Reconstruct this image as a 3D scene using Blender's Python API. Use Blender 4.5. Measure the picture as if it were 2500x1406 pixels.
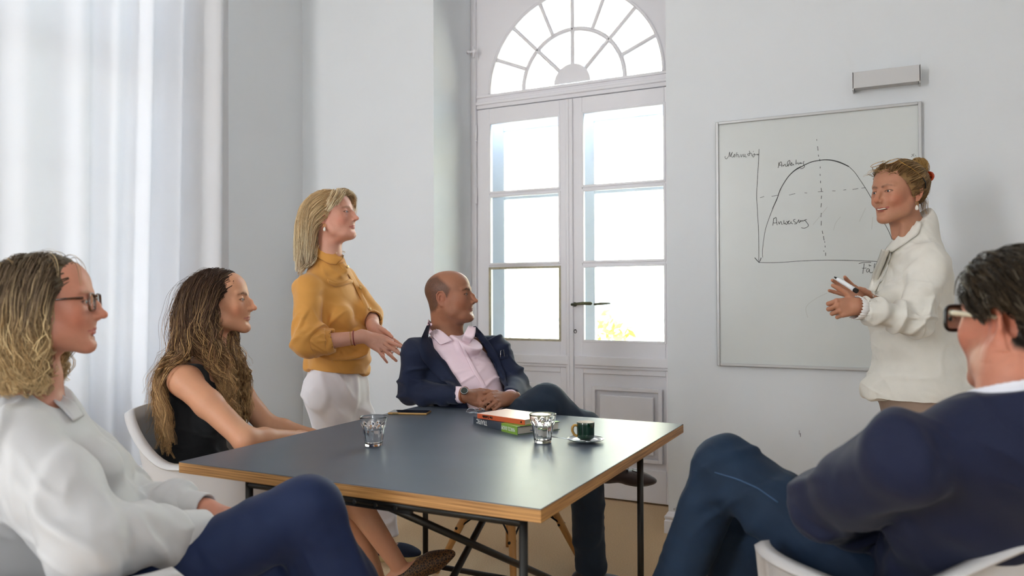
import bpy, bmesh, math, random, os
import numpy as np
from mathutils import Vector, Matrix

for o in list(bpy.data.objects): bpy.data.objects.remove(o)
scene = bpy.context.scene
col = scene.collection
rnd = random.Random(7)
A = np.array

# ------------------------------------------------------------------ camera
F_PX, YAW, PITCH, ROLL, CAM_H = 1894.5, 26.565, 0.58, -0.213, 1.205
_y, _p, _r = [math.radians(v) for v in (YAW, PITCH, ROLL)]
FW = A([-math.sin(_y)*math.cos(_p), math.cos(_y)*math.cos(_p), math.sin(_p)])
RT = A([math.cos(_y), math.sin(_y), 0.0]); UPV = np.cross(RT, FW)
RT, UPV = RT*math.cos(_r)+UPV*math.sin(_r), UPV*math.cos(_r)-RT*math.sin(_r)
CAM = A([0, 0, CAM_H])
cam_d = bpy.data.cameras.new('camera'); cam = bpy.data.objects.new('camera', cam_d); col.objects.link(cam)
cam_d.sensor_width = 36.0; cam_d.lens = 36.0*F_PX/2500.0
cam_d.clip_start = 0.05; cam_d.clip_end = 200
cam.matrix_world = Matrix([[RT[0], UPV[0], -FW[0], 0], [RT[1], UPV[1], -FW[1], 0], [RT[2], UPV[2], -FW[2], CAM_H], [0, 0, 0, 1]])
cam_d.dof.use_dof = True; cam_d.dof.focus_distance = 3.1; cam_d.dof.aperture_fstop = 3.2
scene.camera = cam
def ray(px, py): return FW + RT*(px-1250)/F_PX - UPV*(py-703)/F_PX
def P(px, py, z): return CAM + ray(px, py)*z          # a point seen at (px, py), z metres in front of the camera
def on(px, py, ax, val):
    d = ray(px, py); return CAM + d*(val-CAM[ax])/d[ax]
def camdir(cx, cz):
    """a horizontal direction given as (to the right of view, away from view)"""
    v = A([math.cos(_y), math.sin(_y)])*cx+A([-math.sin(_y), math.cos(_y)])*cz; return v/np.linalg.norm(v)
def campt(cx, cz, z=0.0):
    v = A([math.cos(_y), math.sin(_y)])*cx+A([-math.sin(_y), math.cos(_y)])*cz; return A([v[0], v[1], z])
# ------------------------------------------------------------------ view
vs = scene.view_settings
vs.view_transform = 'Standard'; vs.look = 'None'; vs.gamma = 1.0; vs.use_curve_mapping = False
vs.exposure = EXPO = 1.2
# ------------------------------------------------------------------ world: bright hazy daylight sky
world = bpy.data.worlds.new('sky'); scene.world = world; world.use_nodes = True
wn = world.node_tree; wn.nodes.clear()
wo = wn.nodes.new('ShaderNodeOutputWorld'); bg = wn.nodes.new('ShaderNodeBackground')
tcw = wn.nodes.new('ShaderNodeTexCoord'); sepw = wn.nodes.new('ShaderNodeSeparateXYZ'); rampw = wn.nodes.new('ShaderNodeValToRGB')
wn.links.new(tcw.outputs['Generated'], sepw.inputs[0]); wn.links.new(sepw.outputs['Z'], rampw.inputs[0])
rampw.color_ramp.elements[0].position = 0.0; rampw.color_ramp.elements[0].color = (1.0, 0.985, 0.96, 1)
rampw.color_ramp.elements[1].position = 0.7; rampw.color_ramp.elements[1].color = (0.60, 0.80, 1.0, 1)
wn.links.new(rampw.outputs[0], bg.inputs['Color']); bg.inputs['Strength'].default_value = SKY = 11.0
wn.links.new(bg.outputs[0], wo.inputs[0])
def portal(name, loc, rot, sx, sy):
    l = bpy.data.lights.new(name, 'AREA'); l.shape = 'RECTANGLE'; l.size = sx; l.size_y = sy
    l.cycles.is_portal = True
    o = bpy.data.objects.new(name, l); col.objects.link(o); o.location = loc; o.rotation_euler = rot
    return o
scene.cycles.max_bounces = 10; scene.cycles.diffuse_bounces = 6; scene.cycles.transmission_bounces = 8
scene.cycles.transparent_max_bounces = 12; scene.cycles.glossy_bounces = 4
scene.cycles.use_denoising = True
try: scene.cycles.denoiser = 'OPENIMAGEDENOISE'
except Exception: pass
scene.cycles.sample_clamp_indirect = 8.0; scene.cycles.caustics_reflective = False; scene.cycles.caustics_refractive = False
scene.cycles.blur_glossy = 1.0

# ------------------------------------------------------------------ naming and tagging
def tag(o, label=None, cat=None, group=None, kind=None):
    if label: o['label'] = label
    if cat: o['category'] = cat
    if group: o['group'] = group
    if kind: o['kind'] = kind
    return o
def empty(name, loc=(0, 0, 0), rz=0.0, label=None, cat=None, group=None, kind=None):
    o = bpy.data.objects.new(name, None); col.objects.link(o); o.location = loc; o.rotation_euler = (0, 0, rz)
    o.empty_display_size = 0.05
    return tag(o, label, cat, group, kind)
def setparent(o, parent):
    """parent is an unscaled Empty (or a mesh at the origin); mesh data stays as given in the parent's own space"""
    if parent is not None: o.parent = parent
    return o

# ------------------------------------------------------------------ materials
M = {}
def lin(c):
    if isinstance(c, str):
        c = [int(c[i:i+2], 16)/255 for i in (0, 2, 4)]
    return tuple((x/12.92 if x <= 0.04045 else ((x+0.055)/1.055)**2.4) for x in c[:3])
def mat(name, color, rough=0.6, metal=0.0, spec=0.5, trans=0.0, ior=1.45, noise=None, bump=None, attr=None, sss=0.0, sheen=0.0, coat=0.0, thin=0.0, wave=None):
    """noise=(scale, amount) colour variation; bump=(scale, strength, distance, stretch)"""
    m = bpy.data.materials.new(name); m.use_nodes = True; nt = m.node_tree; b = nt.nodes['Principled BSDF']
    c = lin(color); b.inputs['Base Color'].default_value = (*c, 1)
    b.inputs['Roughness'].default_value = rough; b.inputs['Metallic'].default_value = metal
    b.inputs['Specular IOR Level'].default_value = spec; b.inputs['IOR'].default_value = ior
    b.inputs['Transmission Weight'].default_value = trans
    b.inputs['Sheen Weight'].default_value = sheen; b.inputs['Coat Weight'].default_value = coat
    if sss:
        b.inputs['Subsurface Weight'].default_value = sss; b.inputs['Subsurface Radius'].default_value = (1.0, 0.35, 0.2); b.inputs['Subsurface Scale'].default_value = 0.012
    src = None
    tc = nt.nodes.new('ShaderNodeTexCoord')
    if attr:
        a = nt.nodes.new('ShaderNodeAttribute'); a.attribute_name = attr; src = a.outputs['Color']
    if noise:
        n = nt.nodes.new('ShaderNodeTexNoise'); n.inputs['Scale'].default_value = noise[0]; n.inputs['Detail'].default_value = 4
        if len(noise) > 2:
            mp = nt.nodes.new('ShaderNodeMapping'); mp.inputs['Scale'].default_value = noise[2]
            nt.links.new(tc.outputs['Object'], mp.inputs[0]); nt.links.new(mp.outputs[0], n.inputs['Vector'])
        else: nt.links.new(tc.outputs['Object'], n.inputs['Vector'])
        mr = nt.nodes.new('ShaderNodeMapRange'); mr.inputs[3].default_value = 1-noise[1]; mr.inputs[4].default_value = 1+noise[1]*0.6
        mr.inputs[1].default_value = 0.3; mr.inputs[2].default_value = 0.7
        nt.links.new(n.outputs['Fac'], mr.inputs[0])
        mx = nt.nodes.new('ShaderNodeMix'); mx.data_type = 'RGBA'; mx.blend_type = 'MULTIPLY'; mx.inputs[0].default_value = 1.0
        if src: nt.links.new(src, mx.inputs[6])
        else: mx.inputs[6].default_value = (*c, 1)
        nt.links.new(mr.outputs[0], mx.inputs[7]); src = mx.outputs[2]
    if src: nt.links.new(src, b.inputs['Base Color'])
    if bump:
        n = nt.nodes.new('ShaderNodeTexNoise'); n.inputs['Scale'].default_value = bump[0]; n.inputs['Detail'].default_value = 3
        if len(bump) > 3:
            mp = nt.nodes.new('ShaderNodeMapping'); mp.inputs['Scale'].default_value = bump[3]
            nt.links.new(tc.outputs['Object'], mp.inputs[0]); nt.links.new(mp.outputs[0], n.inputs['Vector'])
        else: nt.links.new(tc.outputs['Object'], n.inputs['Vector'])
        bp = nt.nodes.new('ShaderNodeBump'); bp.inputs['Strength'].default_value = bump[1]; bp.inputs['Distance'].default_value = bump[2]
        nt.links.new(n.outputs['Fac'], bp.inputs['Height']); nt.links.new(bp.outputs[0], b.inputs['Normal'])
    return m

# ------------------------------------------------------------------ plain mesh builder
class MB:
    def __init__(s): s.v = []; s.f = []; s.sm = []
    def add(s, vs_, fs, smooth=False):
        b = len(s.v); s.v += [tuple(map(float, v)) for v in vs_]; s.f += [tuple(b+i for i in f) for f in fs]; s.sm += [smooth]*len(fs); return s
    def box(s, lo, hi, bev=0.0):
        (x0, y0, z0), (x1, y1, z1) = lo, hi
        if bev <= 0:
            return s.add([(x0, y0, z0), (x1, y0, z0), (x1, y1, z0), (x0, y1, z0), (x0, y0, z1), (x1, y0, z1), (x1, y1, z1), (x0, y1, z1)],
                         [(0, 3, 2, 1), (4, 5, 6, 7), (0, 1, 5, 4), (1, 2, 6, 5), (2, 3, 7, 6), (3, 0, 4, 7)])
        bm = bmesh.new(); bmesh.ops.create_cube(bm, size=1)
        for v in bm.verts: v.co = Vector(((x0+x1)/2+v.co.x*(x1-x0), (y0+y1)/2+v.co.y*(y1-y0), (z0+z1)/2+v.co.z*(z1-z0)))
        bmesh.ops.bevel(bm, geom=bm.edges[:], offset=bev, segments=2, affect='EDGES', profile=0.5)
        bm.verts.index_update(); s.add([v.co for v in bm.verts], [[v.index for v in f.verts] for f in bm.faces]); bm.free(); return s
    def tube(s, pts, r, n=10, cap=True, closed=False):
        pts = [A(p, float) for p in pts]; m = len(pts); rs = r if hasattr(r, '__len__') else [r]*m
        vs_ = []; up = A([0.0, 0, 1])
        for i, p in enumerate(pts):
            t = pts[(i+1) % m if closed else min(i+1, m-1)]-pts[(i-1) % m if closed else max(i-1, 0)]
            t = t/(np.linalg.norm(t)+1e-12)
            if i == 0:
                u = np.cross(t, up)
                if np.linalg.norm(u) < 1e-3: u = np.cross(t, A([1.0, 0, 0]))
            else: u = u-t*(u@t)
            u = u/np.linalg.norm(u); w = np.cross(t, u)
            for k in range(n):
                a = 2*math.pi*k/n; vs_.append(p+(u*math.cos(a)+w*math.sin(a))*rs[i])
        fs = []
        for i in range(m if closed else m-1):
            for k in range(n):
                j = (i+1) % m; fs.append((i*n+k, i*n+(k+1) % n, j*n+(k+1) % n, j*n+k))
        s.add(vs_, fs, True)
        if cap and not closed:
            b = len(s.v)-len(vs_); s.f += [tuple(b+k for k in range(n))[::-1], tuple(b+(m-1)*n+k for k in range(n))]; s.sm += [False, False]
        return s
    def lathe(s, prof, n=32, c=(0, 0, 0), rfun=None):
        vs_ = []; m = len(prof)
        for (r, z) in prof:
            for k in range(n):
                a = 2*math.pi*k/n; rr = rfun(r, z, a) if rfun else r
                vs_.append((c[0]+rr*math.cos(a), c[1]+rr*math.sin(a), c[2]+z))
        fs = [(i*n+k, i*n+(k+1) % n, (i+1)*n+(k+1) % n, (i+1)*n+k) for i in range(m-1) for k in range(n)]
        return s.add(vs_, fs, True)
    def build(s, name, m=None, parent=None, label=None, loc=None, rz=None):
        me = bpy.data.meshes.new(name); me.from_pydata(s.v, [], s.f); me.polygons.foreach_set('use_smooth', s.sm); me.update()
        o = bpy.data.objects.new(name, me); col.objects.link(o)
        if m: me.materials.append(m)
        if parent is not None:
            o.parent = parent
            if parent.get('category') == 'person': o.matrix_parent_inverse = Matrix.Translation(-parent.location)
        if label: o['label'] = label
        if loc is not None: o.location = loc
        if rz is not None: o.rotation_euler = (0, 0, rz)
        return o
def text_part(name, body, size, mtx, m, parent, extrude=0.0002, sx=1.0, bold=0.0):
    cu = bpy.data.curves.new(name, 'FONT'); cu.body = body; cu.size = size; cu.extrude = extrude; cu.align_x = 'LEFT'; cu.offset = bold
    o = bpy.data.objects.new(name, cu); col.objects.link(o); bpy.context.view_layer.update()
    dg = bpy.context.evaluated_depsgraph_get(); me = bpy.data.meshes.new_from_object(o.evaluated_get(dg)); me.name = name; bpy.data.objects.remove(o)
    o = bpy.data.objects.new(name, me); col.objects.link(o); o.parent = parent; me.materials.clear(); me.materials.append(m)
    o.matrix_local = mtx @ Matrix.Diagonal((sx, 1, 1, 1)); return o
# ------------------------------------------------------------------ implicit surfaces (organic bodies and cloth)
def nrm(v): v = A(v, float); return v/(np.linalg.norm(v)+1e-12)
def frame(fwd, up):
    """columns: x = wearer's right, y = forward, z = up"""
    f = nrm(fwd); x = nrm(np.cross(f, up)); return np.stack([x, f, np.cross(x, f)], 1)
class SDF:
    def __init__(s, ops=None): s.ops = list(ops or [])
    def copy(s): return SDF(s.ops)
    def cone(s, a, b, ra, rb, k=.01, op='u'):
        a, b = A(a, float), A(b, float); s.ops.append(('c', op, k, (a+b)/2, np.linalg.norm(b-a)/2+max(ra, rb), (a, b, ra, rb))); return s
    def chain(s, pts, rs, k=.01, op='u'):
        for i in range(len(pts)-1): s.cone(pts[i], pts[i+1], rs[i], rs[i+1], k, op)
        return s
    def ell(s, c, r, R=None, k=.01, op='u'):
        r = A(r, float)*np.ones(3); s.ops.append(('e', op, k, A(c, float), r.max(), (A(c, float), r, np.eye(3) if R is None else R))); return s
    def plane(s, p, n, k=.003):
        """cuts away everything on the side n points to"""
        s.ops.append(('p', 'i', k, A(p, float), 1e3, (A(p, float), nrm(n)))); return s
    def prism(s, poly, O, R, dmin, k=.003, op='s', dmax=1.0):
        """2-D polygon in the frame (R x, R z) at O, along R y from dmin to dmax"""
        poly = A(poly, float); s.ops.append(('g', op, k, A(O, float), 2.0, (poly, A(O, float), R, dmin, dmax))); return s
    def _prim(s, t, Q, prm):
        if t == 'c':
            a, b, ra, rb = prm; ab = (b-a).astype(np.float32); pa = Q-a.astype(np.float32)
            h = np.clip((pa@ab)/max(float(ab@ab), 1e-9), 0, 1)
            return np.linalg.norm(pa-h[..., None]*ab, axis=-1)-(ra+(rb-ra)*h)
        if t == 'e':
            c, r, R = prm; q = (Q-c.astype(np.float32))@R.astype(np.float32); r = r.astype(np.float32)
            k0 = np.linalg.norm(q/r, axis=-1); k1 = np.linalg.norm(q/(r*r), axis=-1)
            return np.where(k1 > 1e-6, k0*(k0-1)/np.maximum(k1, 1e-6), -r.min())
        if t == 'p':
            p, n = prm; return (Q-p.astype(np.float32))@n.astype(np.float32)
        if t == 'g':
            poly, O, R, d0, d1 = prm; q = (Q-O.astype(np.float32))@R.astype(np.float32)
            x, z, y = q[..., 0], q[..., 2], q[..., 1]; d = np.full(x.shape, 1e9, np.float32); ins = np.zeros(x.shape, bool)
            n = len(poly)
            for i in range(n):
                (ax, az), (bx, bz) = poly[i], poly[(i+1) % n]
                ex, ez = bx-ax, bz-az; h = np.clip(((x-ax)*ex+(z-az)*ez)/(ex*ex+ez*ez), 0, 1)
                d = np.minimum(d, np.hypot(x-ax-h*ex, z-az-h*ez))
                if abs(ez) > 1e-9: ins ^= ((az > z) != (bz > z)) & (x < ex*(z-az)/ez+ax)
            d = np.where(ins, -d, d); return np.maximum(d, np.maximum(d0-y, y-d1))
    def eval_blocks(s, Pb, bc, brad, band):
        D = np.full(Pb.shape[:-1], 1e3, np.float32)
        for t, op, k, c, R, prm in s.ops:
            if t in 'pg': bm = slice(None)
            else:
                bm = np.nonzero(((bc-c)**2).sum(-1) < (R+brad+k*2.2+band)**2)[0]
                if len(bm) == 0: continue
            d = D[bm]; q = s._prim(t, Pb[bm], prm)
            if op == 'u': h = np.maximum(k-np.abs(d-q), 0)/k; d = np.minimum(d, q)-h*h*k*.25
            elif op == 's': q = -q; h = np.maximum(k-np.abs(d-q), 0)/k; d = np.maximum(d, q)+h*h*k*.25
            else: h = np.maximum(k-np.abs(d-q), 0)/k; d = np.maximum(d, q)+h*h*k*.25
            D[bm] = d
        return D
    def __call__(s, X):
        X = np.asarray(X, np.float32).reshape(-1, 3); return s.eval_blocks(X[:, None, :], X, 0.0, 5.0)[:, 0]
    def grad(s, X, e=.002):
        X = np.asarray(X, np.float32); g = np.stack([s(X+A(v, np.float32)*e)-s(X-A(v, np.float32)*e) for v in np.eye(3)], -1)
        return g/(np.linalg.norm(g, axis=-1, keepdims=True)+1e-9)
def surface(S, lo, hi, h, B=8):
    lo = A(lo, float); n = (np.ceil((A(hi, float)-lo)/h/B).astype(int)+1)*B
    nb = n//B; g = np.stack(np.meshgrid(*[np.arange(k) for k in nb], indexing='ij'), -1).reshape(-1, 3)
    bc = (lo+(g*B+(B-1)/2)*h).astype(np.float32); brad = (B-1)/2*h*1.7321
    dc = S.eval_blocks(bc[:, None, :], bc, 0.0, brad*2.2)[:, 0]
    act = np.nonzero(np.abs(dc) < brad*1.7+h*2)[0]
    D = np.repeat(np.repeat(np.repeat(np.where(dc < 0, -1e3, 1e3).astype(np.float32).reshape(nb), B, 0), B, 1), B, 2)
    loc = np.stack(np.meshgrid(*[np.arange(B)]*3, indexing='ij'), -1).reshape(-1, 3)
    for c0 in range(0, len(act), 1500):
        a = act[c0:c0+1500]; idx = g[a][:, None, :]*B+loc[None]
        Pb = (lo+idx*h).astype(np.float32)
        D[idx[..., 0], idx[..., 1], idx[..., 2]] = S.eval_blocks(Pb, bc[a], brad, h*3)
    sg = D < 0
    c = [sg[i:n[0]-1+i, j:n[1]-1+j, k:n[2]-1+k] for i in (0, 1) for j in (0, 1) for k in (0, 1)]
    allv = c[0] & c[1] & c[2] & c[3] & c[4] & c[5] & c[6] & c[7]; anyv = c[0] | c[1] | c[2] | c[3] | c[4] | c[5] | c[6] | c[7]
    cells = np.argwhere(anyv & ~allv); 
    if len(cells) == 0: return np.zeros((0, 3)), np.zeros((0, 4), int)
    vid = np.full(n-1, -1, np.int64); vid[cells[:, 0], cells[:, 1], cells[:, 2]] = np.arange(len(cells))
    off = A([(i, j, k) for i in (0, 1) for j in (0, 1) for k in (0, 1)])
    vals = np.stack([D[cells[:, 0]+o[0], cells[:, 1]+o[1], cells[:, 2]+o[2]] for o in off], 1)
    acc = np.zeros((len(cells), 3)); cnt = np.zeros(len(cells))
    for a_ in range(8):
        for b_ in range(a_+1, 8):
            if np.abs(off[a_]-off[b_]).sum() != 1: continue
            va, vb = vals[:, a_], vals[:, b_]; m = (va < 0) != (vb < 0)
            t = (va[m]/(va[m]-vb[m]))[:, None]; acc[m] += off[a_]*(1-t)+off[b_]*t; cnt[m] += 1
    V = lo+(cells+acc/cnt[:, None])*h
    Fs = []
    for ax in range(3):
        u, w = (ax+1) % 3, (ax+2) % 3
        s0 = [slice(1, n[0]-1)]*3; s0 = [slice(1, n[i]-1) for i in range(3)]; s1 = list(s0); s0[ax] = slice(0, n[ax]-1); s1[ax] = slice(1, n[ax])
        a0, a1 = sg[tuple(s0)], sg[tuple(s1)]; e = np.argwhere(a0 != a1); e0 = A([1, 1, 1]); e0[ax] = 0; flip = a0[e[:, 0], e[:, 1], e[:, 2]]; e = e+e0
        def cell(du, dw):
            q = e.copy(); q[:, u] += du; q[:, w] += dw; return vid[q[:, 0], q[:, 1], q[:, 2]]
        f = np.stack([cell(-1, -1), cell(0, -1), cell(0, 0), cell(-1, 0)], 1); f[~flip] = f[~flip][:, ::-1]
        Fs.append(f[(f >= 0).all(1)])
    return V, np.concatenate(Fs)
def vnormals(V, Fq):
    fn = np.cross(V[Fq[:, 2]]-V[Fq[:, 0]], V[Fq[:, 3]]-V[Fq[:, 1]]); N = np.zeros_like(V)
    for i in range(4):
        for a in range(3): N[:, a] += np.bincount(Fq[:, i], fn[:, a], len(V))
    return N/(np.linalg.norm(N, axis=1, keepdims=True)+1e-12)
def smooth_mesh(V, Fq, it=1, w=.5):
    for _ in range(it):
        acc = np.zeros_like(V); cnt = np.zeros(len(V))
        for i in range(4):
            a, b = Fq[:, i], Fq[:, (i+1) % 4]
            for x, y in ((a, b), (b, a)):
                for c in range(3): acc[:, c] += np.bincount(x, V[y, c], len(V))
                cnt += np.bincount(x, minlength=len(V))
        V = V*(1-w)+acc/np.maximum(cnt, 1)[:, None]*w
    return V
_ht = np.random.RandomState(3).rand(65536).astype(np.float32)*2-1
def vnoise(Q, seed=0):
    Q = np.asarray(Q, np.float64); i = np.floor(Q).astype(np.int64); f = Q-i; f = f*f*(3-2*f)
    def hh(a, b, c): return _ht[((a*73856093) ^ (b*19349663) ^ (c*83492791) ^ (seed*2654435)) & 65535]
    x, y, z = i[:, 0], i[:, 1], i[:, 2]; fx, fy, fz = f[:, 0], f[:, 1], f[:, 2]; r = 0
    for dx in (0, 1):
        for dy in (0, 1):
            for dz in (0, 1):
                r = r+hh(x+dx, y+dy, z+dz)*(fx if dx else 1-fx)*(fy if dy else 1-fy)*(fz if dz else 1-fz)
    return r
def folds(V, axis, fa, fp, seed=0, warp=.6):
    """ridged noise whose ridges run across `axis` (fa: frequency along it, fp: across)"""
    ax = nrm(axis); u = V@ax; rest = V-u[:, None]*ax
    w = vnoise(V*6+seed*3.1, seed+5)*warp
    Q = rest*fp+ax*((u*fa)+w)[:, None]*1.0
    n = vnoise(Q+seed*7.7, seed); return .6+1.25*(np.exp(-(n/.20)**2)-.42)
def gauss(V, c, r): return np.exp(-((V-A(c, float))**2).sum(1)/(r*r))
def segw(V, a, b, r):
    a, b = A(a, float), A(b, float); ab = b-a; h = np.clip(((V-a)@ab)/(ab@ab), 0, 1); d = np.linalg.norm(V-a-h[:, None]*ab, axis=1)
    return np.exp(-(d/r)**4)
def npmesh(name, V, Fq, m, parent=None, colr=None, smooth=True, label=None):
    me = bpy.data.meshes.new(name); k = Fq.shape[1] if len(Fq) else 4
    me.vertices.add(len(V)); me.vertices.foreach_set('co', np.asarray(V, np.float32).ravel())
    me.loops.add(len(Fq)*k); me.loops.foreach_set('vertex_index', Fq.ravel().astype(np.int32))
    me.polygons.add(len(Fq)); me.polygons.foreach_set('loop_start', (np.arange(len(Fq))*k).astype(np.int32))
    try: me.polygons.foreach_set('loop_total', np.full(len(Fq), k, np.int32))
    except Exception: pass
    me.update(calc_edges=True); me.validate()
    me.polygons.foreach_set('use_smooth', np.full(len(me.polygons), smooth))
    if colr is not None:
        ca = me.color_attributes.new('Col', 'FLOAT_COLOR', 'POINT'); c4 = np.ones((len(V), 4), np.float32); c4[:, :3] = colr
        ca.data.foreach_set('color', c4.ravel())
    if m: me.materials.append(m)
    o = bpy.data.objects.new(name, me); col.objects.link(o)
    if parent is not None:
        o.parent = parent; o.matrix_parent_inverse = Matrix.LocRotScale(parent.location, parent.rotation_euler, None).inverted()
    if label: o['label'] = label
    return o
def march(S, pxs, z0, z1, n=60):
    """first hit of S from the camera through each pixel, between z0 and z1"""
    D = A([ray(*p) for p in pxs]); z = np.full(len(pxs), z0)
    for _ in range(n):
        d = S(CAM+D*z[:, None]); z = z+np.clip(d*.7, -.02, .05)
    bad = (z > z1) | (z < z0-.01); z[bad] = np.nan
    if bad.any() and not bad.all():
        zi = np.arange(len(z)); z[bad] = np.interp(zi[bad], zi[~bad], z[~bad])
    elif bad.all(): z[:] = (z0+z1)/2
    return CAM+D*z[:, None]
CLOTH = {}
def cloth_hit(S, pxs, z0, z1):
    """like march, but on the finished cloth mesh where it exists"""
    X = march(S, pxs, z0, z1); G = S.grad(X); o = CLOTH.get(id(S))
    if o is None: return X, G
    from mathutils.bvhtree import BVHTree
    if 'bvh' not in CLOTH or CLOTH['bvh'][0] is not o:
        me = o.data; CLOTH['bvh'] = (o, BVHTree.FromPolygons([v.co for v in me.vertices], [tuple(f.vertices) for f in me.polygons]))
    t = CLOTH['bvh'][1]; C0 = Vector(CAM)
    for i, q in enumerate(pxs):
        d = Vector(ray(*q)).normalized(); h_, n_, _, _ = t.ray_cast(C0, d, 6.0)
        if h_ is not None and (h_-Vector(X[i])).length < .06: X[i] = h_
    return X, G
def resample(pl, n):
    pl = A(pl, float); d = np.r_[0, np.cumsum(np.linalg.norm(np.diff(pl, axis=0), axis=1))]; t = np.linspace(0, d[-1], n)
    return np.stack([np.interp(t, d, pl[:, i]) for i in range(pl.shape[1])], 1)
def patch(name, S, la, lb, z0, z1, m, parent, off=.003, th=.003, nu=28, nv=6, lift=None, label=None):
    """a thin strip of cloth laid on S between two outlines, with real thickness"""
    a, b = resample(la, nu), resample(lb, nu); pts = A([a*(1-t)+b*t for t in np.linspace(0, 1, nv)]).reshape(-1, 2)
    X, G = cloth_hit(S, pts, z0, z1)
    Y = X.reshape(nv, nu, 3)
    for _ in range(2):
        Y[:, 1:-1] = Y[:, 1:-1]*.5+(Y[:, 2:]+Y[:, :-2])*.25
    X = Y.reshape(-1, 3)
    o_ = off if lift is None else off+np.repeat(np.interp(np.linspace(0, 1, nv), np.linspace(0, 1, len(lift)), lift), nu)[:, None]
    top = X+G*(o_+th); bot = X+G*(o_-.0005); V = np.r_[top, bot]; N = len(X)
    Fq = []
    for j in range(nv-1):
        for i in range(nu-1):
            q = [j*nu+i, j*nu+i+1, (j+1)*nu+i+1, (j+1)*nu+i]; Fq += [q, [x+N for x in q[::-1]]]
    ring = [i for i in range(nu)]+[j*nu+nu-1 for j in range(1, nv)]+[(nv-1)*nu+i for i in range(nu-2, -1, -1)]+[j*nu for j in range(nv-2, 0, -1)]
    for i in range(len(ring)):
        p, q = ring[i], ring[(i+1) % len(ring)]; Fq.append([q, p, p+N, q+N])
    o = npmesh(name, V, A(Fq), m, parent, label=label)
    return o
# ------------------------------------------------------------------ the setting
M['wall'] = mat('wall_paint', 'dfe2e5', 0.85, bump=(60, .15, .002), noise=(1.3, .015))
M['ceil'] = mat('ceiling_paint', 'eceae8', 0.9)
M['white'] = mat('white_gloss_paint', 'e6e4e8', 0.38, bump=(14, .12, .002))
M['putty'] = mat('old_putty', 'b3ab93', 0.8, noise=(40, .2))
M['floor'] = mat('jute_carpet', 'd2b48e', 0.95, noise=(160, .16), bump=(260, .7, .004))
M['brass'] = mat('aged_brass', '55563f', 0.35, metal=.7)
M['steel'] = mat('bright_steel', 'b8bcc2', 0.25, metal=1)
M['black'] = mat('black', '0b0b0c', 0.5)
def glassmat(name, tint=(1, 1, 1)):
    m = bpy.data.materials.new(name); m.use_nodes = True; nt = m.node_tree; nt.nodes.clear()
    o = nt.nodes.new('ShaderNodeOutputMaterial'); t = nt.nodes.new('ShaderNodeBsdfTransparent'); g = nt.nodes.new('ShaderNodeBsdfGlossy')
    mx = nt.nodes.new('ShaderNodeMixShader'); fr = nt.nodes.new('ShaderNodeFresnel'); fr.inputs[0].default_value = 1.45
    t.inputs[0].default_value = (*tint, 1); g.inputs['Roughness'].default_value = .02
    nt.links.new(fr.outputs[0], mx.inputs[0]); nt.links.new(t.outputs[0], mx.inputs[1]); nt.links.new(g.outputs[0], mx.inputs[2]); nt.links.new(mx.outputs[0], o.inputs[0])
    return m
M['pane'] = glassmat('window_glass', (.97, .985, .98))
def st(name, mb, m, parent=None):
    o = mb.build(name, m, parent)
    if parent is None: o['kind'] = 'structure'
    return o
XL, XR, YF, YB, ZC = -3.46, 2.4, 3.89, -2.6, 4.05
NX0, NX1, YD = -2.459, -1.061, 4.353
st('floor', MB().box((XL-.5, YB-.3, -.12), (XR+.3, YD+.3, 0)), M['floor'])
st('ceiling', MB().box((XL-.5, YB-.3, ZC), (XR+.3, YD+.3, ZC+.1)), M['ceil'])
st('wall_far', MB().box((XL-.5, YF, 0), (NX0, YD+.32, ZC)).box((NX1, YF, 0), (XR+.3, YD+.32, ZC)).box((NX0, YF, 3.295), (NX1, YD+.32, ZC)), M['wall'])
WY0, WY1, WZ = 1.20, 2.99, 3.45
VY0, VY1, VZ0, VZ1 = -2.45, -1.6, 1.0, 3.2  # opening added in the right wall, behind the camera, to let in fill light
UX0, UX1, UZ0, UZ1 = -3.25, -2.5, .7, 3.3  # opening added in the back wall for more fill, out of view
st('wall_left', MB().box((XL-.45, WY1, 0), (XL, YF, ZC)).box((XL-.45, YB-.3, 0), (XL, WY0, ZC)).box((XL-.45, WY0, WZ), (XL, WY1, ZC)), M['wall'])
st('wall_right', MB().box((XR, YB, 0), (XR+.3, VY0, ZC)).box((XR, VY1, 0), (XR+.3, YF, ZC)).box((XR, VY0, 0), (XR+.3, VY1, VZ0)).box((XR, VY0, VZ1), (XR+.3, VY1, ZC)), M['wall'])
st('wall_back', MB().box((XL, YB-.3, 0), (UX0, YB, ZC)).box((UX1, YB-.3, 0), (XR+.3, YB, ZC)).box((UX0, YB-.3, 0), (UX1, YB, UZ0)).box((UX0, YB-.3, UZ1), (UX1, YB, ZC)), M['wall'])
portal('added_daylight_back', ((UX0+UX1)/2, YB-.28, (UZ0+UZ1)/2), (math.radians(90), 0, 0), UX1-UX0, UZ1-UZ0)  # portal of the added back opening
portal('daylight_door', ((NX0+NX1)/2, YD+.30, 1.75), (math.radians(-90), 0, 0), NX1-NX0, 3.2)
portal('daylight_window', (XL-.42, (WY0+WY1)/2, WZ/2), (0, math.radians(-90), 0), WZ, WY1-WY0)
portal('added_daylight_right', (XR+.28, (VY0+VY1)/2, (VZ0+VZ1)/2), (0, math.radians(90), 0), VZ1-VZ0, VY1-VY0)  # portal of the added right-hand opening
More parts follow.
